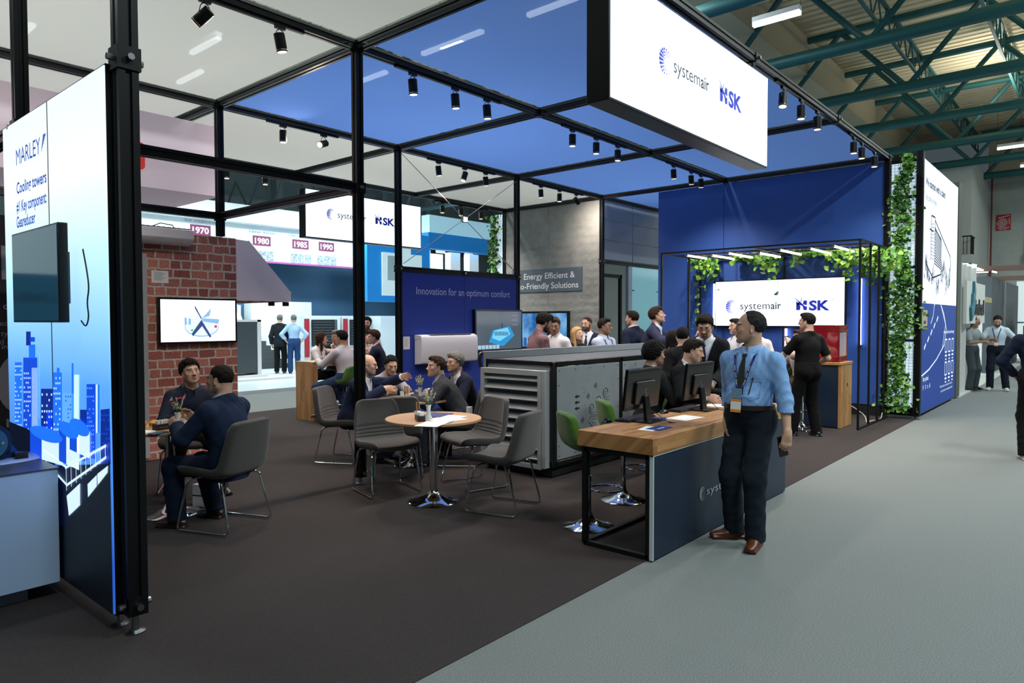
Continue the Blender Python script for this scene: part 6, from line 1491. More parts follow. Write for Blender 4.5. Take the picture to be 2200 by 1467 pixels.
m = MB(); text(m, 'SALON 2', (9.2, yq-.0135, 1.535), U, Z, .03, .3, .02); m.build('lettering', M_paper, o, ang=0)
tag(MB().box(12.95, 13.4, -3.42, -3.2, 0.0, 4.6).build('end_board', mat('olive_board', '50544c', .7), ang=0), 'dark olive board edge standing right of the lit poster panel', 'board')
# ---------------------------------------------------------------- next stand (white fins and hanging letters)
t = thing('white_stand', 'white neighbouring stand with vertical fins and hanging name board', 'stand', (15, -3, 0)); Mw = mat('fin_white', 'c6cac8', .6)
for x in (13.65, 14.3, 15.0, 15.8): MB().box(x, x+.06, -3.4, -2.95, .03, 2.95).build('fin', Mw, t, ang=0)
nb_ = MB().box(13.62, 16.6, -3.5, -3.44, 1.60, 2.55).build('name_board', Mw, t, ang=0)
m = MB().prism([(0, 0), (.3, .12), (.42, .28), (.55, .7), (.34, .9), (.3, .62), (.16, .62), (.12, .4), (-.1, .3)], (14.1, -3.5, 1.66), U, Z, (0, -.05, 0)); m.build('emblem', mat('teal_emblem', '1c6478', .4), nb_)
m = MB(); text(m, 'inbal', (14.85, -3.52, 1.82), U, Z, .36, 1.5, .03); o = m.build('lettering', mat('letter_black', '101418', .5), nb_, ang=0); sm = o.modifiers.new('s', 'SOLIDIFY'); sm.thickness = .06
MB().box(16.9, 17.0, -3.0, .5, .03, 3.1).build('rear_wall', Mw, t, ang=0); MB().box(13.5, 21, .5, .6, .03, 3.2).build('side_wall', Mw, t, ang=0)
for k in range(4): MB().box(16.4+k*.6, 16.85+k*.6, -2.9, -2.88, 2.62, 2.98).build('slat_panel', mat('slat_beige', 'b3aa9c', .7), t, ang=0)
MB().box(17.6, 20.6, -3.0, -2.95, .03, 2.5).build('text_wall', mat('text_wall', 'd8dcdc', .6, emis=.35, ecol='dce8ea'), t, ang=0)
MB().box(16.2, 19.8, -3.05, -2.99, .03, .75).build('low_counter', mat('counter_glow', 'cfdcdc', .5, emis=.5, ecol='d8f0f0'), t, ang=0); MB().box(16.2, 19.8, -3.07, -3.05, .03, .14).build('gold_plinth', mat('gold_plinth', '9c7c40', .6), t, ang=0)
for k in range(3):
    m = MB()
    for j in range(6): m.box(17.9+k*.5, 18.3+k*.5, -3.12, -3.05, 1.45+j*.09, 1.49+j*.09)
    if k < 2: m.box(17.9+k*.5, 17.96+k*.5, -3.12, -3.04, 1.4, 2.0).build('shelf_ladder', mat('shelf_gold', '9a9060', .5), t, ang=0)
MB().box(17.0, 19.4, -3.35, -3.25, 2.16, 2.3).build('wood_bar', mat('bar_gold', 'a9a274', .6), t, ang=0)
m = MB(); text(m, 'Indoor air', (17.8, -3.01, 2.0), U, Z, .09, .9); text(m, 'comfort for', (17.8, -3.01, 1.85), U, Z, .09, .9); text(m, 'everyone', (17.8, -3.01, 1.7), U, Z, .09, .7); m.build('lettering', mat('letter_blue_pale', '7a9ab0', .6), t, ang=0)
Mbb = mat('brown_beam', '6c5850', .7)
for i, (x, z, lb) in enumerate(((18, 2.98, 'nearer brown crossbeam over the next stand'), (23, 2.95, 'farther brown crossbeam over the next stand'))): tag(MB().box(x, x+.12, -9, -2.6, z, z+.14).build('crossbeam', Mbb, ang=0), lb, 'beam')
for k in range(9): tag(MB().box(15.2+k*.45, 15.35+k*.45, -3.3, -3.0, 3.0, 3.03).build('rail_lamp', glow('lamp_cold', 'f0fbff', 3.)), 'small cold lamp in the row above the white fins', 'lamp', 'row of cold lamps over the white stand')
for (x, y, z, lb) in ((17.95, -3.1, 3.16, 'tilted floodlight at the left end of the nearer brown beam'), (17.95, -3.55, 2.95, 'tilted floodlight at the right of the nearer brown beam')):
    t = thing('floodlight', lb, 'lamp', (x, y, z), 0, 'tilted floodlights over the white stand'); MB().obox((x, y, z), .03, .07, .03, (1, 0, 0), (0, .95, .3), (0, -.3, .95)).build('housing', M_black, t); MB().obox((x-.033, y, z), .004, .06, .022, (1, 0, 0), (0, .95, .3), (0, -.3, .95)).build('lens', glow('lamp_cold', 'f0fbff', 3.), t)
t = thing('container_booth', 'dark grey box booth behind the white stand', 'booth', (26, -2, 0)); Mg2 = mat('container_grey', '3c444a', .6)
MB().box(21.3, 29.5, -3.15, 2, .0, 3.0).build('body', Mg2, t, ang=0); MB().box(24.6, 28.5, -3.18, -3.15, .0, 2.5).build('door', mat('container_dark', '23292e', .5), t, ang=0); MB().box(24.2, 24.6, -3.2, -3.15, 0, 3.0).build('frame', mat('container_edge', '6a7478', .6), t, ang=0)
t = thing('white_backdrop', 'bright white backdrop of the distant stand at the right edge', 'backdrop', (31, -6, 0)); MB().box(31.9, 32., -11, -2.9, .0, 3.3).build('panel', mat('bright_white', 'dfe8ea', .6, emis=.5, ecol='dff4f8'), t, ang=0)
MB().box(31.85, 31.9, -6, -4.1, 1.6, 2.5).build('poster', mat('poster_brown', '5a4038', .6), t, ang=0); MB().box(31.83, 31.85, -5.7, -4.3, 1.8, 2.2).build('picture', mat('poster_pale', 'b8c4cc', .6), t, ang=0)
t = thing('dark_counter', 'black counter with a white model machine at the right edge', 'counter', (28, -5, 0)); MB().box(27.9, 29, -8, -3.45, .0, 1.45).build('body', mat('black_counter', '16191e', .5), t, ang=0); 
t = thing('model_machine', 'white boxy model machine on the black counter', 'model', (28.2, -4.2, 1.45)); MB().prism([(0, 0), (.9, 0), (.9, .42), (.35, .42), (.0, .2)], (28.0, -3.6, 1.45), (0, -1, 0), (0, 0, 1), (.5, 0, 0)).build('body', M_white, t)
for yy in (-3.7, -4.4): MB().cyl((28.0, yy, 1.51), (27.97, yy, 1.51), .06, n=12).build('wheel', M_black, t)
tag(MB().box(20.2, 20.25, -3.6, -3.4, 1.0, 1.01).build('door_handle', M_blacksteel) if False else MB().box(27.0, 27.6, -3.5, -3.3, 1.55, 1.6).build('wing', mat('teal_wing', '2c6478', .5)), 'teal wing shaped bracket by the grey booth edge', 'bracket')
# hall wall details at the right
t = thing('fire_hose_sign', 'red fire hose sign on the pale hall wall', 'sign', (34.58, -2.1, 5.8)); MB().box(34.56, 34.6, -2.42, -1.86, 5.78, 6.5).build('plate', mat('sign_red', 'b02430', .5), t, ang=0)
m = MB(); sp = [(34.555, -2.10+.011*a*math.cos(a), 6.15+.011*a*math.sin(a)) for a in np.linspace(.5, 6*PI, 60)]; m.tube(sp, .016, 4); m.tube([(34.555, -1.95, 6.36), (34.555, -2.36, 6.44)], .016, 4); m.tube([(34.555, -2.36, 6.3), (34.555, -2.36, 6.05)], .016, 4); text(m, 'YANGIN DOLABI', (34.555, -1.9, 5.88), (0, -1, 0), Z, .05, .46, .02); text(m, 'FIRE HOSE', (34.555, -1.98, 5.81), (0, -1, 0), Z, .045, .3, .02); m.build('symbol', M_paper, t, ang=0)
t = thing('balcony', 'white balcony with black baluster railing on the hall wall block', 'balcony', (28.5, -1.0, 4.0)); MB().box(28.0, 29, -1.78, 1.5, 3.9, 4.25).build('slab', mat('balcony_white', 'b4b8b4', .8), t, ang=0); MB().box(28.2, 28.95, -1.7, 1.5, 3.2, 3.9).build('corbel', mat('balcony_white', 'b4b8b4', .8), t, ang=0)
m = MB()
for yy in np.arange(-1.72, 1.4, .12): m.bar((28.06, yy, 4.25), (28.06, yy, 4.95), .02)
for xx in np.arange(28.1, 29, .13): m.bar((xx, -1.72, 4.25), (xx, -1.72, 4.95), .02)
m.bar((28.06, -1.75, 4.97), (28.06, 1.5, 4.97), .05); m.bar((28.06, -1.72, 4.97), (29, -1.72, 4.97), .05); m.build('railing', M_blacksteel, t)['kind'] = 'stuff'
for k in range(2): tag(MB().ell((28.4+.2*k, -.9-.3*k, 4.37), (.12, .12, .12)).build('potted_bundle', mat('bundle_%d' % k, ('7c7c70', '8c4a44')[k], .9)), ('grey bundle on the balcony', 'reddish bundle on the balcony')[k], 'bundle')
m = MB()
for k in range(22): m.box(29.0-.05, 29.0, 1.-k*.12, 1.-k*.12+.06, 2.2, 3.9)
tag(MB().box(34.3, 34.4, -3.6, -3.0, 4.2, 4.7).build('vent_box', mat('vent_dark', '34302e', .7)), 'dark ventilation box low on the pale hall wall', 'vent')
# ---------------------------------------------------------------- stand across the left aisle (white and blue, years on its fascia)
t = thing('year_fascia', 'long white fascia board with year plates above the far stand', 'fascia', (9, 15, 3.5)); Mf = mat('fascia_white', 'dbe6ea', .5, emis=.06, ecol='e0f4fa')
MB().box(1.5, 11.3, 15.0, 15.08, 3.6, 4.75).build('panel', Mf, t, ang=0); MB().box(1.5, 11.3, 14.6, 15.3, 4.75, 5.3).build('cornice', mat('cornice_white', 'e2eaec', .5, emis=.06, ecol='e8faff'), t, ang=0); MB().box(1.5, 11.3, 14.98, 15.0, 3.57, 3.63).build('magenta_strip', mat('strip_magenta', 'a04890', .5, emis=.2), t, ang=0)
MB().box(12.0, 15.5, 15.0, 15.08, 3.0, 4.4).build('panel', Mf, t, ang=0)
for xx in (1.6, 11.2): MB().box(xx, xx+.1, 15.1, 15.2, .08, 4.7).build('pillar', Mf, t, ang=0)
for s, x, z in (('1970', 5.15, 4.42), ('1980', 7.15, 4.27), ('1985', 8.57, 4.27), ('1990', 9.6, 4.27), ('1995', 12.9, 4.2)):
    o = MB().box(x-.04, x+.58, 14.985, 15.0, z-.15, z+.16).build('year_plate', mat('plate_plum', '7c2f5a', .6), t, ang=0); m = MB(); text(m, s, (x+.02, 14.98, z-.09), U, Z, .19, .5, .03); m.build('lettering', M_paper, o, ang=0)
    m = MB(); text(m, 'ILK FABRIKA' if s == '1970' else 'YENI TESIS', (x-.2, 14.98, z+.24), U, Z, .07, .95, .0); m.build('lettering', mat('caption_grey', '8a949c', .7), t, ang=0)
    m = MB()
    for k in range(3): m.box(x-.1+.27*k, x+.13+.27*k, 14.985, 15.0, z-.62, z-.32)
    m.build('picture', mat('pic_grey', '9aa8ac', .6, noise=(14, .5)), t, ang=0)
t = thing('greyblue_wall', 'grey-blue wall of the far stand below the year fascia', 'wall', (10, 16.6, .08)); MB().box(6.5, 15, 16.55, 16.65, .08, 3.75).build('panel', mat('greyblue', '335a78', .7), t, ang=0)
m = MB(); text(m, 'F-', (8.05, 16.53, 2.95), U, Z, .45, .5, .04); m.build('lettering', mat('letter_green', '22c060', .5, emis=.4, ecol='22c060'), t, ang=0)
t = thing('white_block', 'big white box wall with stairs beside it in the far stand', 'wall', (8.8, 16.1, .08)); MB().box(7.58, 9.9, 16.0, 16.5, .08, 2.35).build('panel', mat('block_white', 'd6dee0', .6), t, ang=0); MB().box(5.0, 7.2, 16.0, 16.1, .08, 2.2).build('panel', mat('block_white', 'd6dee0', .6), t, ang=0)
t = thing('staircase', 'dark carpeted steps rising to the left in the far stand', 'stairs', (8, 15.6, .08))
for k in range(7): MB().box(6.4, 8.62-.16*k, 15.4+.02*k, 15.95, .08+.155*k, .08+.155*(k+1)).build('step', mat('stair_grey', '3a3f42', .9), t, ang=0)
t = thing('mesh_cabinet', 'dark perforated cabinet with white frame behind the brick wall', 'cabinet', (5.2, 12.2, .08)); MB().box(4.2, 5.55, 12.0, 12.6, .25, 1.66).build('mesh_front', mat('mesh_dark', '3c464c', .5, noise=(60, .3)), t, ang=0); MB().box(5.55, 5.66, 11.98, 12.62, .2, 1.72).build('frame', M_white, t, ang=0); MB().box(4.2, 5.66, 11.98, 12.62, 1.66, 1.72).build('frame', M_white, t, ang=0); MB().box(4.1, 5.75, 11.8, 12.7, .08, .2).build('plinth', M_white, t, ang=0); MB().box(4.1, 6.3, 11.4, 11.8, .08, .14).build('step', M_white, t, ang=0)
tag(MB().lathe([(.3, 0), (.26, .12), (.18, .2), (.18, .55), (.0, .6)], (4.95, 12.3, 1.72), 24).build('white_cowl', M_white), 'white round cowl on top of the dark mesh cabinet', 'cowl')
def showcase(x0, x1, y, label, dark=True):
    t = thing('display_unit', label, 'cabinet', ((x0+x1)/2, y, .08), 0, 'white machine cabinets of the far stand')
    MB().box(x0, x1, y+.05, y+.7, .08, 1.85).build('body', mat('unit_white', 'cfd8da', .5), t, ang=0)
    if dark:
        w_ = (x1-x0); MB().box(x0+.02, x0+.18, y+.0, y+.05, .5, 1.75).build('red_panel', mat('unit_red', '9c2030', .5), t, ang=0)
        MB().box(x0+.28, x1-.15, y+.0, y+.05, .85, 1.72).build('dark_opening', mat('unit_dark', '14181c', .5), t, ang=0); MB().box(x1-.28, x1-.2, y-.05, y+.02, .85, 1.72).build('open_door', mat('unit_door', '5a6468', .4, .5), t, ang=0)
        m = MB()
        for k in range(9): m.box(x0+.32, x1-.3, y-.01, y, .9+.09*k, .93+.09*k)
        m.build('grille', mat('unit_grille', '3c464c', .5), t, ang=0); MB().box(x0+.3, x1-.2, y, y+.04, .2, .75).build('machinery', mat('unit_machinery', '5a6a6c', .5, noise=(18, .6)), t, ang=0)
showcase(8.2, 9.6, 13.8, 'white cabinet with dark open front left of the seated group'); showcase(9.7, 10.9, 13.8, 'white cabinet with a grille and red side, behind the seated white shirt')
showcase(11.0, 12.2, 13.4, 'plain white cabinet right of the red edged ones', False); showcase(12.3, 14.6, 13.2, 'plain white cabinet next to the blue wall post', False)
tag(MB().box(12.5, 14.3, 13.4, 13.7, 1.85, 2.0).build('wire_tray', M_joint), 'metal cable tray on the plain white cabinet', 'tray')
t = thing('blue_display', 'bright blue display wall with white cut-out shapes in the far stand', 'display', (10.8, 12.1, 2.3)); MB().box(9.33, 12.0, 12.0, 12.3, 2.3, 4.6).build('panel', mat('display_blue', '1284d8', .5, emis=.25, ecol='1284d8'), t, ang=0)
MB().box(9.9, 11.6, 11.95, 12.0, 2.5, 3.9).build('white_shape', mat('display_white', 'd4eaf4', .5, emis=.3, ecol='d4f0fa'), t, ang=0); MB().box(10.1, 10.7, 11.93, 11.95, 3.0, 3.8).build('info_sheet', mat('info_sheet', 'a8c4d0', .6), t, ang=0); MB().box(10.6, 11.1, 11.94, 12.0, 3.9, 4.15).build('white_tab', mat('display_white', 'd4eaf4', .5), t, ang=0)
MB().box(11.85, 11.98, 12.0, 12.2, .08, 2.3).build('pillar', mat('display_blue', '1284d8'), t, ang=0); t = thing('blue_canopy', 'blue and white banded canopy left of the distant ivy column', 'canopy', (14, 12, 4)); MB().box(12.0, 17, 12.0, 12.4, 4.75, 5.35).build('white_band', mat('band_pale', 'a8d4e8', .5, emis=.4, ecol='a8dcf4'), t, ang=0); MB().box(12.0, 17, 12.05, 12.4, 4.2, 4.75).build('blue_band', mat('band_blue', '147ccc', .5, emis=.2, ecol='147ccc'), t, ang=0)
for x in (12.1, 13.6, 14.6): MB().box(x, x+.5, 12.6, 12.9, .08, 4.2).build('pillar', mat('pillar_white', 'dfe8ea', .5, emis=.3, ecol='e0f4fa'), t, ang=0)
for k, (x, y, z, lb) in enumerate(((7.0, 12.0, 5.0, 'glaring floodlight seen past the left frame beams'), (12.2, 10.5, 5.05, 'glaring floodlight beside the distant lightbox'))):
    t = thing('floodlight', lb, 'lamp', (x, y, z), 0, 'glaring floodlights of the far stand'); MB().box(x-.1, x+.1, y-.05, y+.08, z-.09, z+.09).build('housing', M_black, t); MB().box(x-.085, x+.085, y-.06, y-.05, z-.075, z+.075).build('lens', glow('flood_glow', 'e8fbff', 14.), t, ang=0); MB().cyl((x, y, z+.09), (x, y, 6.5), .012, n=6).build('bracket', M_black, t)
for i, (x, y) in enumerate(((4.5, 14.5), (8.5, 14.5))):
    pass
MB()
for i in range(3):
    y = 14+i*0; t = thing('roof_truss', 'grey steel truss seen beyond the left frame, %s' % ('nearest', 'middle', 'farthest')[i], 'truss', (6+5*i, 18, 6.2), 0, 'grey trusses of the left hall bay'); x = 5.5+5*i
    MB().cyl((x, 9.5, 6.4), (x, 24, 6.4), .1, n=10).build('bottom_chord', mat('truss_grey', '5c7478', .5), t)
    for k in range(7): MB().cyl((x, 9.5+2*k, 6.4), (x, 10.5+2*k, 7.6), .05, n=6).build('brace', MATS['truss_grey'], t); MB().cyl((x, 10.5+2*k, 7.6), (x, 11.5+2*k, 6.4), .05, n=6).build('brace', MATS['truss_grey'], t)
# ---------------------------------------------------------------- track spotlights
def mk_spot(x, y, z, label, group, yaw=0., tilt=0., lit=True, k=1.):
    t = thing('track_spotlight', label, 'spotlight', (x, y, z), 0, group)
    dn = V((math.sin(tilt)*math.cos(yaw), math.sin(tilt)*math.sin(yaw), -math.cos(tilt))); c = V((x, y, z-.10)); L = .105*k
    MB().box(x-.05, x+.05, y-.016, y+.016, z, z+.028).build('adapter', M_black, t)
    MB().tube(rpath([(x, y, z), (x-.035, y, z-.02), (x-.052, y, z-.09)], .03), .004, 5).tube(rpath([(x, y, z), (x+.035, y, z-.02), (x+.052, y, z-.09)], .03), .004, 5).build('yoke', M_black, t)
    a = c-dn*L*.55; b = c+dn*L; MB().cyl(a, b, .05*k, n=24).build('barrel', M_black, t, bevel=.003)
    MB().cyl(b-dn*.018, b-dn*.012, .0508*k, n=24).build('ring', M_chrome, t)
    MB().cyl(b, b+dn*.002, .042*k, n=24).build('lens', glow('spot_lens', 'ffd9b0', 3. if lit else .2), t)
    l = bpy.data.lights.new('spot', 'SPOT'); l.energy = SPOT_W; l.spot_size = math.radians(125); l.spot_blend = 1.; l.color = (1., .84, .70); l.shadow_soft_size = .04
    o = bpy.data.objects.new('spot', l); COL.objects.link(o); o.parent = t; o.location = b+dn*.02-t.location; o.rotation_euler = dn.to_track_quat('-Z', 'Y').to_euler()
    return t
SPOT_W = 185
ZB = H-.095
def track(x0, x1, y, label): tag(MB().box(x0, x1, y-.018, y+.018, ZB+.028, ZB+.052).build('light_track', M_black, ang=0), label, 'track')
rows = [(0, [(-1.567, .9, 2.2), (-.865, .2, 0)], 'two on the nearest left track'), (0, [(.747, .1, 0), (1.4, .1, 0), (1.947, .1, 0)], 'three above the empty round table'),
        (0, [(3.745, .0, 0), (4.35, 0, 0), (4.95, 0, 0)], 'three above the ventilation unit'), (0, [(6.785, .15, 0), (7.465, .15, 0), (7.866, .15, 0)], 'three left of the bar'),
        (2.92, [(.923, .0, 0), (1.583, 1.2, 3.5)], 'two behind the second post'), (2.92, [(3.88, .15, 0), (4.52, .35, 3.), (5.07, .15, 0)], 'three above the blue wall'), (2.92, [(6.716, .1, 0), (7.345, 0, 0), (7.948, 1.0, 0)], 'three before the concrete wall'),
        (-2.92, [(3.885, .2, 3.3), (4.513, .0, 0), (5.144, .0, 0)], 'three right of the big sign'), (-2.92, [(6.859, .0, 0), (7.3, .0, 0), (8.07, .0, 0)], 'three at the far front corner over the bar'),
        (5.88, [(1.606, .0, 0), (2.34, .0, 0)], 'two on the far left beam'), (5.88, [(6.786, .0, 0), (7.394, .0, 0), (8.089, .0, 0)], 'three on the far beam by the ivy column')]
ordn = {2: ['left', 'right'], 3: ['left', 'middle', 'right']}
for y, L_, nm in rows:
    track(L_[0][0]-.25, L_[-1][0]+.25, y, 'short power track of the spotlights, '+nm)
    for i, (x, tilt, yaw) in enumerate(L_): mk_spot(x, y, ZB, '%s black track spotlight of the %s' % (ordn[len(L_)][i], nm), 'black track spotlights', yaw, tilt)
# ---------------------------------------------------------------- people
def plaid():
    m = bpy.data.materials.new('plaid_shirt'); m.use_nodes = True; nt = m.node_tree; b = nt.nodes['Principled BSDF']; tc = nt.nodes.new('ShaderNodeTexCoord'); last = None
    for ax, sc_ in (('X', 26), ('Z', 26)):
        w_ = nt.nodes.new('ShaderNodeTexWave'); w_.bands_direction = ax; w_.inputs['Scale'].default_value = sc_/2; w_.inputs['Distortion'].default_value = 0; nt.links.new(tc.outputs['Object'], w_.inputs['Vector'])
        r = nt.nodes.new('ShaderNodeMapRange'); r.inputs['From Min'].default_value = .0; r.inputs['From Max'].default_value = .25; r.inputs['To Min'].default_value = .45; nt.links.new(w_.outputs['Fac'], r.inputs['Value'])
        if last is None: last = r
        else:
            mu = nt.nodes.new('ShaderNodeMath'); mu.operation = 'MULTIPLY'; nt.links.new(last.outputs[0], mu.inputs[0]); nt.links.new(r.outputs[0], mu.inputs[1])
    mx = nt.nodes.new('ShaderNodeMix'); mx.data_type = 'RGBA'; mx.inputs['A'].default_value = rgb('30202a')+(1,); mx.inputs['B'].default_value = rgb('7c5c62')+(1,); nt.links.new(mu.outputs[0], mx.inputs['Factor']); nt.links.new(mx.outputs['Result'], b.inputs['Base Color']); b.inputs['Roughness'].default_value = .85
    return m
NAVY = '161c2e'; BLK = '0f1013'; CHAR = '26282c'
# standing man in front of the desk
mm, J = person('standing man in light blue shirt and dark tie in front of the reception desk', (.79, -3.79), 27, Ht=1.77, wide=1.08, belly=.035, h=.0052, head=(-.95, .03, 0), hair='receding', hairc='darkgrey', skin=(.52, .31, .22),
       topc='7ba3d6', tie='0e1c20', lanyard=.095, belt=True, legs='1a232e', shoe='54290f', beard='stubble', wrinkle=.0028, hands=((-.335, .09, .845), (.165, .06, .90)), poles=((-.4, -1, 0), (.35, -1, 0)),
       hdir=((.1, .15, -1), (-.3, .3, -1)), curl=(1.1, .4), hn=((-1, .6, 0), (1, .2, .2)), feet=[(-.10, .10, .25, 0), (.12, .0, -.75, 0)], kpole=[(-.05, 1, 0), (.15, 1, 0)], lean=-.04)
WM = Matrix.Translation(mm.location) @ Matrix.Rotation(mm.rotation_euler.z, 4, 'Z')
def held(name, label, cat, hf, size, m, off=(0, .07, -.028), scr=None, W=None, rx=0):
    W = W or WM; c = V(hf.p(*off)); ax = [V(hf.R[:, i]) for i in range(3)]
    if rx:
        q = Matrix.Rotation(rx, 3, ax[2]); ax = [q @ a for a in ax]
    t = thing(name, label, cat, tuple(W @ c)); A3 = W.to_3x3(); ax = [A3 @ a for a in ax]; c = W @ c
    MB().obox(c, size[0]/2, size[1]/2, size[2]/2, *ax).build('body', m, t, bevel=min(size)*.3)
    if scr: MB().obox(c+ax[2]*(-size[2]/2-.0003), size[0]/2-.004, size[1]/2-.004, .0003, *ax).build('screen', scr, t, ang=0)
    return t
M_ph = mat('phone_black', '0b0c10', .2); M_phs = mat('phone_glass_black', '10141c', .05)
held('phone', 'black phone in the left hand of the man in the light blue shirt', 'phone', J['hands'][0], (.072, .15, .009), M_ph, (.0, .085, -.03), M_phs, rx=.35)
c = V(J['surf'](-.085, .17, .004)); c2 = V(J['surf'](-.075, .05, .004)); t = thing('pen', 'dark pen clipped in the pocket of the light blue shirt', 'pen', tuple(WM @ c))
MB().cyl(WM @ c, WM @ c2, .0045, n=6).build('barrel', mat('pen_dark', '151a30', .3), t); MB().tube([WM @ V(J['surf'](-.095, .165, .008)), WM @ c, WM @ V(J['surf'](-.07, .16, .008))], .003, 5).build('clip', M_joint, t)
pk = MB(); ps = [J['surf'](x, z, .003) for x, z in ((-.045, .14), (-.135, .14), (-.135, .03), (-.09, .005), (-.045, .03), (-.045, .14))]; pk.tube([tuple(p) for p in ps], .0022, 4); pk.build_local('pocket_seam', mat('seam_blue', '5c80b8', .8), mm)
pk = MB()
for q in (-1, 1):
    for k in range(3):
        t_ = .32+.22*k; xx = q*(.078*(1-t_)+.022*t_); zz = .33*(1-t_)+(.095)*t_; a = V(J['surf'](xx, zz, .0125)); b = V(J['surf'](q*(.078*(1-t_-.05)+.022*(t_+.05)), .33*(1-t_-.05)+.095*(t_+.05), .0125)); d = (b-a).normalized(); n_ = V(J['Cf'].R[:, 1]); s_ = d.cross(n_).normalized()
        text(pk, 'ECOTEL', a-s_*.005, d, s_, .009, .04, .02)
pk.build_local('lanyard_print', M_paper, mm)
# ---- left table
person('man in navy shirt leaning on the table before the brick wall', (-1.25, 1.13), 0, rz=168, sit=.46, lean=.32, head=(.1, .12, .1), hair='full', hairc='dark', skin='light', beard='stubble', top='shirt', topc='1c2436', hands=((-.16, .5, .79), (.17, .45, .79)), hdir=((.6, .5, 0), (-.6, .5, 0)), legs=BLK, h=.008, feet=[(-.2, .35, .2), (.25, .4, -.2)])
person('man in blue suit seated with his back to the camera at the brick wall table', (-1.60, -.36), 0, rz=20, sit=.46, lean=.12, head=(.25, .0, 0), hair='buzz', hairc='dark', skin='light', top='suit', topc='18263f', shirtc='c8ccd4', hands=((-.14, .40, .82), (.04, .40, .84)), poles=((-1, -.4, -1), (1, -.4, -1)), hdir=((.1, .8, .5), (-.1, .5, .9)), legs='142036', h=.007, feet=[(-.2, .35, .2), (.14, .28, 0)], shoe='2c1a14', wide=1.06)
# ---- suited group table
m3, J3 = person('bald bearded man in navy suit and glasses gesturing over the table', (.70, 1.08), 0, rz=-152, sit=.46, lean=.42, head=(.15, -.1, 0), hair='bald', hairc='grey', skin='light', beard='grey', glasses=True, top='suit', topc='1b2440', shirtc='c8ccd4', hands=((-.06, .62, 1.02), (.18, .5, .90)), poles=((-1, -.2, -1), (1, -.2, -1)), hdir=((.3, 1, .25), (-.3, 1, 0)), curl=(.25, .4), spread=(.5, .2), legs=NAVY, h=.008, Ht=1.72)
person('woman with dark tied hair in white top bending over the suited group table', (1.29, 1.25), 0, rz=165, male=False, sit=.46, lean=.55, head=(-.1, -.35, 0), hair='bun', hairc='black', skin='light', top='blouse', topc='9a9ca4', hands=((-.1, .5, .86), (.2, .55, .84)), hdir=((.3, 1, 0), (.2, 1, 0)), curl=(.3, .3), legs=BLK, h=.008)
person('man in dark grey suit leaning on the table, back turned to the ventilation unit', (1.38, -.04), 0, rz=44, sit=.46, lean=.58, head=(.45, .1, 0), hair='short', hairc='brown', skin='light', top='suit', topc='34363c', shirtc='a8b0c8', hands=((-.2, .52, .80), (.1, .55, .80)), poles=((-1, -.3, -.6), (1, -.3, -.6)), hdir=((.8, .5, 0), (-.8, .5, 0)), legs='24262c', h=.007, wide=1.12)
person('grey haired man in dark suit half hidden behind the dark grey suited man', (1.98, .33), 0, rz=74, sit=.46, lean=.5, head=(.1, .05, 0), hair='full', hairc='grey', skin='light', glasses=True, top='suit', topc='1c2334', shirtc='c8ccd4', hands=((-.15, .5, .80), (.2, .5, .80)), hdir=((.6, .6, 0), (-.6, .6, 0)), legs=NAVY, h=.009)
# ---- high table
person('woman with long brown hair and glasses in a white blouse at the high table', (2.80, 5.05), 0, rz=-158, male=False, sit=.66, lean=.28, head=(.55, -.05, .1), hair='long', hairc='brown', skin='light', glasses=True, top='blouse', topc='c9c5c8', sleeve=.75, lanyard=.05, hands=((-.14, .32, 1.17), (.1, .42, 1.03)), hdir=((.3, -.1, 1), (-.7, .5, 0)), curl=(.9, .6), legs=BLK, h=.009, feet=[(-.1, .3, 0, .25), (.1, .3, 0, .25)], Ht=1.68)
person('man in white shirt and jeans sitting on the green stool, back to the camera', (2.5, 3.70), 0, rz=8, sit=.66, lean=.18, head=(.15, 0, 0), hair='short', hairc='black', skin='mid', topc='b9b6bd', hands=((-.2, .45, 1.03), (.15, .5, 1.03)), legs='2a3c58', h=.008, feet=[(-.3, .25, .5, .1), (.12, .15, 0, .2)], kpole=[(-.6, 1, .5), (.2, 1, .5)], wide=1.08, shoe='30201c')
person('man in dark suit between the two white shirts at the high table', (3.3, 5.12), 0, rz=150, sit=.66, lean=.3, head=(-.3, -.1, 0), hair='short', hairc='grey', skin='tan', top='suit', topc='1c1c22', hands=((-.2, .4, 1.03), (.2, .4, 1.03)), legs=BLK, h=.01, feet=[(-.1, .3, 0, .2), (.1, .3, 0, .2)])
person('bearded young man standing behind the high table, looking left', (4.32, 5.5), 0, rz=120, hair='full', hairc='black', skin='light', beard='full', topc='c4c0c4', lanyard=.0, legs=BLK, h=.01, head=(.2, 0, 0), Ht=1.77)
person('man in dark suit turned left at the right end of the high table', (3.38, 3.88), 0, rz=48, sit=.66, lean=.25, head=(.3, -.05, 0), hair='full', hairc='brown', skin='light', beard='stubble', top='suit', topc='1f2336', hands=((-.1, .45, 1.06), (.1, .42, 1.1)), hdir=((.6, .5, .3), (-.6, .5, .3)), legs=NAVY, h=.009, feet=[(-.1, .3, 0, .2), (.1, .3, 0, .2)])
stool(3.38, 3.85, 48, 'green bar stool under the man in dark suit at the high table right end')
person('woman with curly dark hair mostly hidden behind the dark suit at the high table', (3.95, 5.0), 0, rz=140, male=False, sit=.66, lean=.3, hair='curly', hairc='dark', skin='light', top='blouse', topc='b9b2b4', hands=((-.05, .4, 1.1), (.05, .4, 1.1)), legs=BLK, h=.011, feet=[(-.1, .3, 0, .2), (.1, .3, 0, .2)])
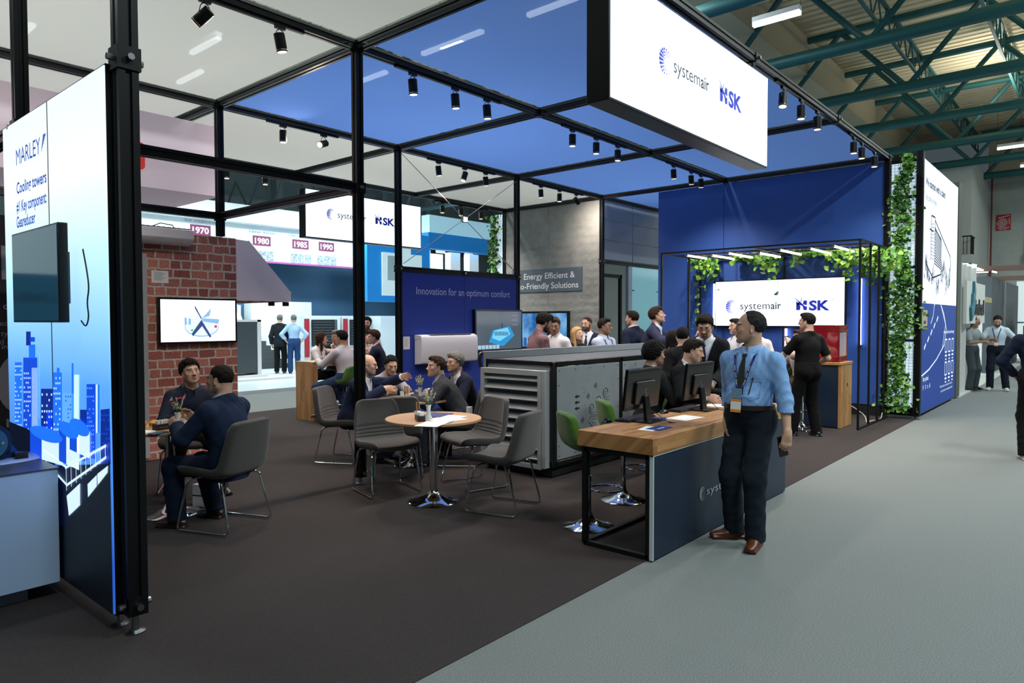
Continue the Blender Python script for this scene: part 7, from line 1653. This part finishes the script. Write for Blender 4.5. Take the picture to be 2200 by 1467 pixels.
# ---- far stand
person('man in light blue shirt with hands on hips standing in the far white stand', (7.30, 12.98, .08), 175, hair='short', hairc='grey', skin='light', topc='9fbcdc', legs='24406c', h=.011, hands=((-.22, -.03, .98), (.22, -.03, .98)), poles=((-1, -.3, 0), (1, -.3, 0)), Ht=1.8)
person('man in dark suit standing beside the light blue shirt in the far stand', (7.05, 13.35, .08), 190, hair='short', hairc='grey', skin='light', top='suit', topc='1c2228', legs=BLK, h=.012, Ht=1.8)
# ---- behind the ventilation unit
def dpos(u, d): k = (u-1100)/CF*d; return (CAMP[0]+_F[0]*d+_R[0]*k, CAMP[1]+_F[1]*d+_R[1]*k)
person('man with black beard in a plum checked shirt behind the ventilation unit', dpos(1148, 9.6), -112, Ht=1.82, lean=.18, head=(0, -.35, 0), hair='full', hairc='black', skin='tan', beard='full', top='untucked', topc=plaid(), hands=((-.15, .35, 1.05), (.15, .35, 1.05)), h=.008, collar=True, wide=1.08)
person('man in white shirt with blue lanyard behind the checked shirt', dpos(1196, 10.3), 35, Ht=1.76, lean=.1, head=(.5, -.25, 0), hair='short', hairc='brown', skin='tan', topc='cfcbd0', lanyard=.0, h=.009)
person('red haired person glimpsed behind the white shirt at the far television', dpos(1187, 11.6), 150, Ht=1.58, male=False, hair='bob', hairc='brown', skin='light', top='blouse', topc='8c5c48', h=.012)
person('blonde woman in black jacket looking right behind the ventilation unit', dpos(1240, 10.6), -28, Ht=1.60, male=False, head=(.3, .1, 0), hair='long', hairc='blond', skin='light', top='blouse', topc='141418', lanyard=.05, h=.009)
person('short bearded man in navy suit and tie with arms crossed by the concrete wall', dpos(1262, 12.0), 12, Ht=1.76, head=(-.35, -.05, 0), hair='buzz', hairc='brown', skin='light', beard='full', top='suit', topc='1a2236', tie='141c30', hands=((.12, .2, 1.22), (-.12, .22, 1.18)), poles=((-1, .1, -.3), (1, .1, -.3)), hdir=((1, .1, .1), (-1, .1, .1)), h=.009)
person('man with glasses in pale blue shirt and lanyard holding his hands together', dpos(1297, 10.6), -48, Ht=1.73, head=(.35, .0, 0), hair='short', hairc='dark', skin='tan', glasses=True, topc='a9b5cc', lanyard=.02, sleeve=.75, hands=((-.02, .34, 1.15), (.03, .32, 1.14)), hdir=((.5, .6, .2), (-.5, .6, .2)), h=.009)
person('tall man in navy suit turned away before the pale glass partition', dpos(1360, 12.0), 128, Ht=1.86, head=(.2, 0, 0), hair='short', hairc='dark', skin='light', beard='stubble', top='suit', topc='1b2438', h=.009)
person('man in blue-grey suit leaning right over the ventilation unit', dpos(1388, 11.6), -78, Ht=1.95, lean=.40, head=(.1, .25, 0), hair='full', hairc='brown', skin='light', top='suit', topc='2b3048', hands=((-.02, .66, 1.36), (.32, .60, 1.46)), poles=((-1, -.2, -1), (1, -.2, -1)), hdir=((.3, 1, -.1), (0, .5, .9)), curl=(.8, 1.), h=.008)
# ---- seated at the desk and around
person('young man with curly black hair seated left of the black suited clerk', (2.1, -2.18), -118, sit=.58, lean=.1, hair='curly', hairc='black', skin='tan', top='suit', topc='17181c', hands=((-.2, .35, .95), (.2, .35, .95)), legs=BLK, h=.008, feet=[(-.1, .3, 0, .2), (.1, .3, 0, .2)])
person('man in black suit and navy tie seated behind the monitors', (2.3, -2.44), 0, rz=178, sit=.66, lean=.22, head=(.42, -.22, 0), hair='short', hairc='dark', skin='light', beard='stubble', top='suit', topc='101115', tie='161e38', lanyard=.0, hands=((-.1, .46, .93), (.22, .42, .93)), hdir=((.1, 1, 0), (-.1, 1, 0)), curl=(.6, .6), legs=BLK, h=.007, feet=[(-.1, .3, 0, .2), (.1, .3, 0, .2)], Ht=1.7)
stool(2.3, -2.42, 178, 'green bar stool under the black suited man at the desk'); 
person('man with glasses and goatee in black suit bending over the desk', (3.1, -2.38), 14, Ht=1.80, lean=.27, head=(.12, -.42, 0), hair='full', hairc='dark', skin='light', beard='goatee', glasses=True, top='suit', topc='12141a', tie='161e38', lanyard=.0, hands=((-.15, .4, 1.0), (.15, .4, 1.0)), h=.006)
person('man in black jacket seen from behind between the seated clerk and the bar', dpos(1466, 8.45), 150, Ht=1.62, head=(-.5, 0, 0), hair='short', hairc='black', skin='light', top='suit', topc='131417', h=.009, wide=1.1)
person('woman with long dark hair behind the man in black jacket', dpos(1446, 8.78), 170, Ht=1.58, male=False, hair='long', hairc='dark', skin='light', top='blouse', topc='1c1a1c', h=.01)
person('woman in white top raising her hand to her face near the bar', dpos(1517, 9.0), 50, Ht=1.62, male=False, lean=.12, head=(-.2, .1, 0), hair='bun', hairc='brown', skin='light', top='tee', topc='cfc8c8', sleeve=.4, hands=((-.1, .42, 1.38), (.1, .4, 1.42)), hdir=((.3, .3, .9), (-.2, .5, .9)), curl=(.5, .4), spread=(.3, .5), h=.009)
person('dark haired person hidden behind the head of the standing man', dpos(1583, 10.6), 60, Ht=1.72, hair='short', hairc='dark', skin='light', topc='c4c4cc', h=.012)
person('person in white shirt seen past the collar of the standing man', dpos(1624, 10.4), 160, Ht=1.70, male=True, hair='short', hairc='dark', skin='light', topc='cfcace', h=.012)
# ---- bar
m5, J5 = person('man in beige shirt seated at the bar speaking into a phone', (6.62, -2.28), 50, sit=.66, lean=.08, head=(-.1, .05, 0), hair='short', hairc='brown', skin='light', topc='bcb0a8', sleeve=.85, hands=((-.02, .25, 1.33), (.2, .3, .9)), poles=((-1, .2, -1), (1, -.2, -.5)), hdir=((.4, -.1, 1), (-.2, .7, -.3)), curl=(1., .6), legs='4a4034', shoe='7c5238', h=.009, feet=[(-.12, .36, 0, .22), (.15, .3, .0, .2)])
W5 = Matrix.Translation(m5.location) @ Matrix.Rotation(m5.rotation_euler.z, 4, 'Z')
held('phone', 'black phone held to the mouth by the seated man at the bar', 'phone', J5['hands'][0], (.07, .14, .009), M_ph, (0, .07, -.03), None, W5)
person('man in black t-shirt standing with his back to the camera at the bar', (6.02, -2.56), 138, Ht=1.80, wide=1.12, belly=.02, head=(.5, 0, 0), hair='short', hairc='black', skin='light', top='tee', topc='070709', sleeve=.42, glasses=True, lanyard=None, hands=((-.36, .36, .98), (.28, .16, 1.02)), poles=((-.5, -1, 0), (.2, -1, 0)), legs='070709', shoe='1c2426', h=.008, feet=[(-.16, .12, .1), (.14, -.04, -.3)])
# ---- right aisle
person('man in white shirt with rolled sleeves looking down at a phone by the white fins', (15.65, -3.86, .0), 5, Ht=1.82, head=(.15, -.5, 0), hair='bun', hairc='dark', skin='light', beard='full', top='untucked', topc='b9cad8', sleeve=.7, lanyard=.12, legs='161d2c', shoe='b8b8b4', hands=((-.36, .05, .95), (.12, .36, 1.2)), poles=((-1, -.4, 0), (1, -.5, -.4)), hdir=((.4, .2, -.8), (-.6, .6, 0)), h=.011, feet=[(-.2, .05, .2), (.12, .05, -.2)])
person('balding man in grey t-shirt pointing at the phone by the white fins', (15.1, -3.42, .03), -60, Ht=1.76, head=(.2, -.4, 0), hair='balding', hairc='dark', skin='tan', glasses=True, top='tee', topc='7c8488', sleeve=.45, legs='3a4248', shoe='181a1c', hands=((-.1, .42, 1.2), (.15, .35, 1.15)), hdir=((.3, 1, 0), (0, 1, 0)), h=.011)
person('man in navy jacket and black trousers cut off by the right edge', gz(2228, 990)[:2], 165, Ht=1.84, wide=1.15, head=(.0, 0, 0), hair='short', hairc='dark', skin='mid', top='untucked', topc='131c30', legs='0f0f12', shoe='b0a898', hands=((-.2, .16, 1.02), (.2, .18, .98)), poles=((-1, -.35, 0), (1, -.5, 0)), hdir=((.5, .6, -.5), (-.3, .6, -.6)), h=.009, collar=True, wrinkle=.003)
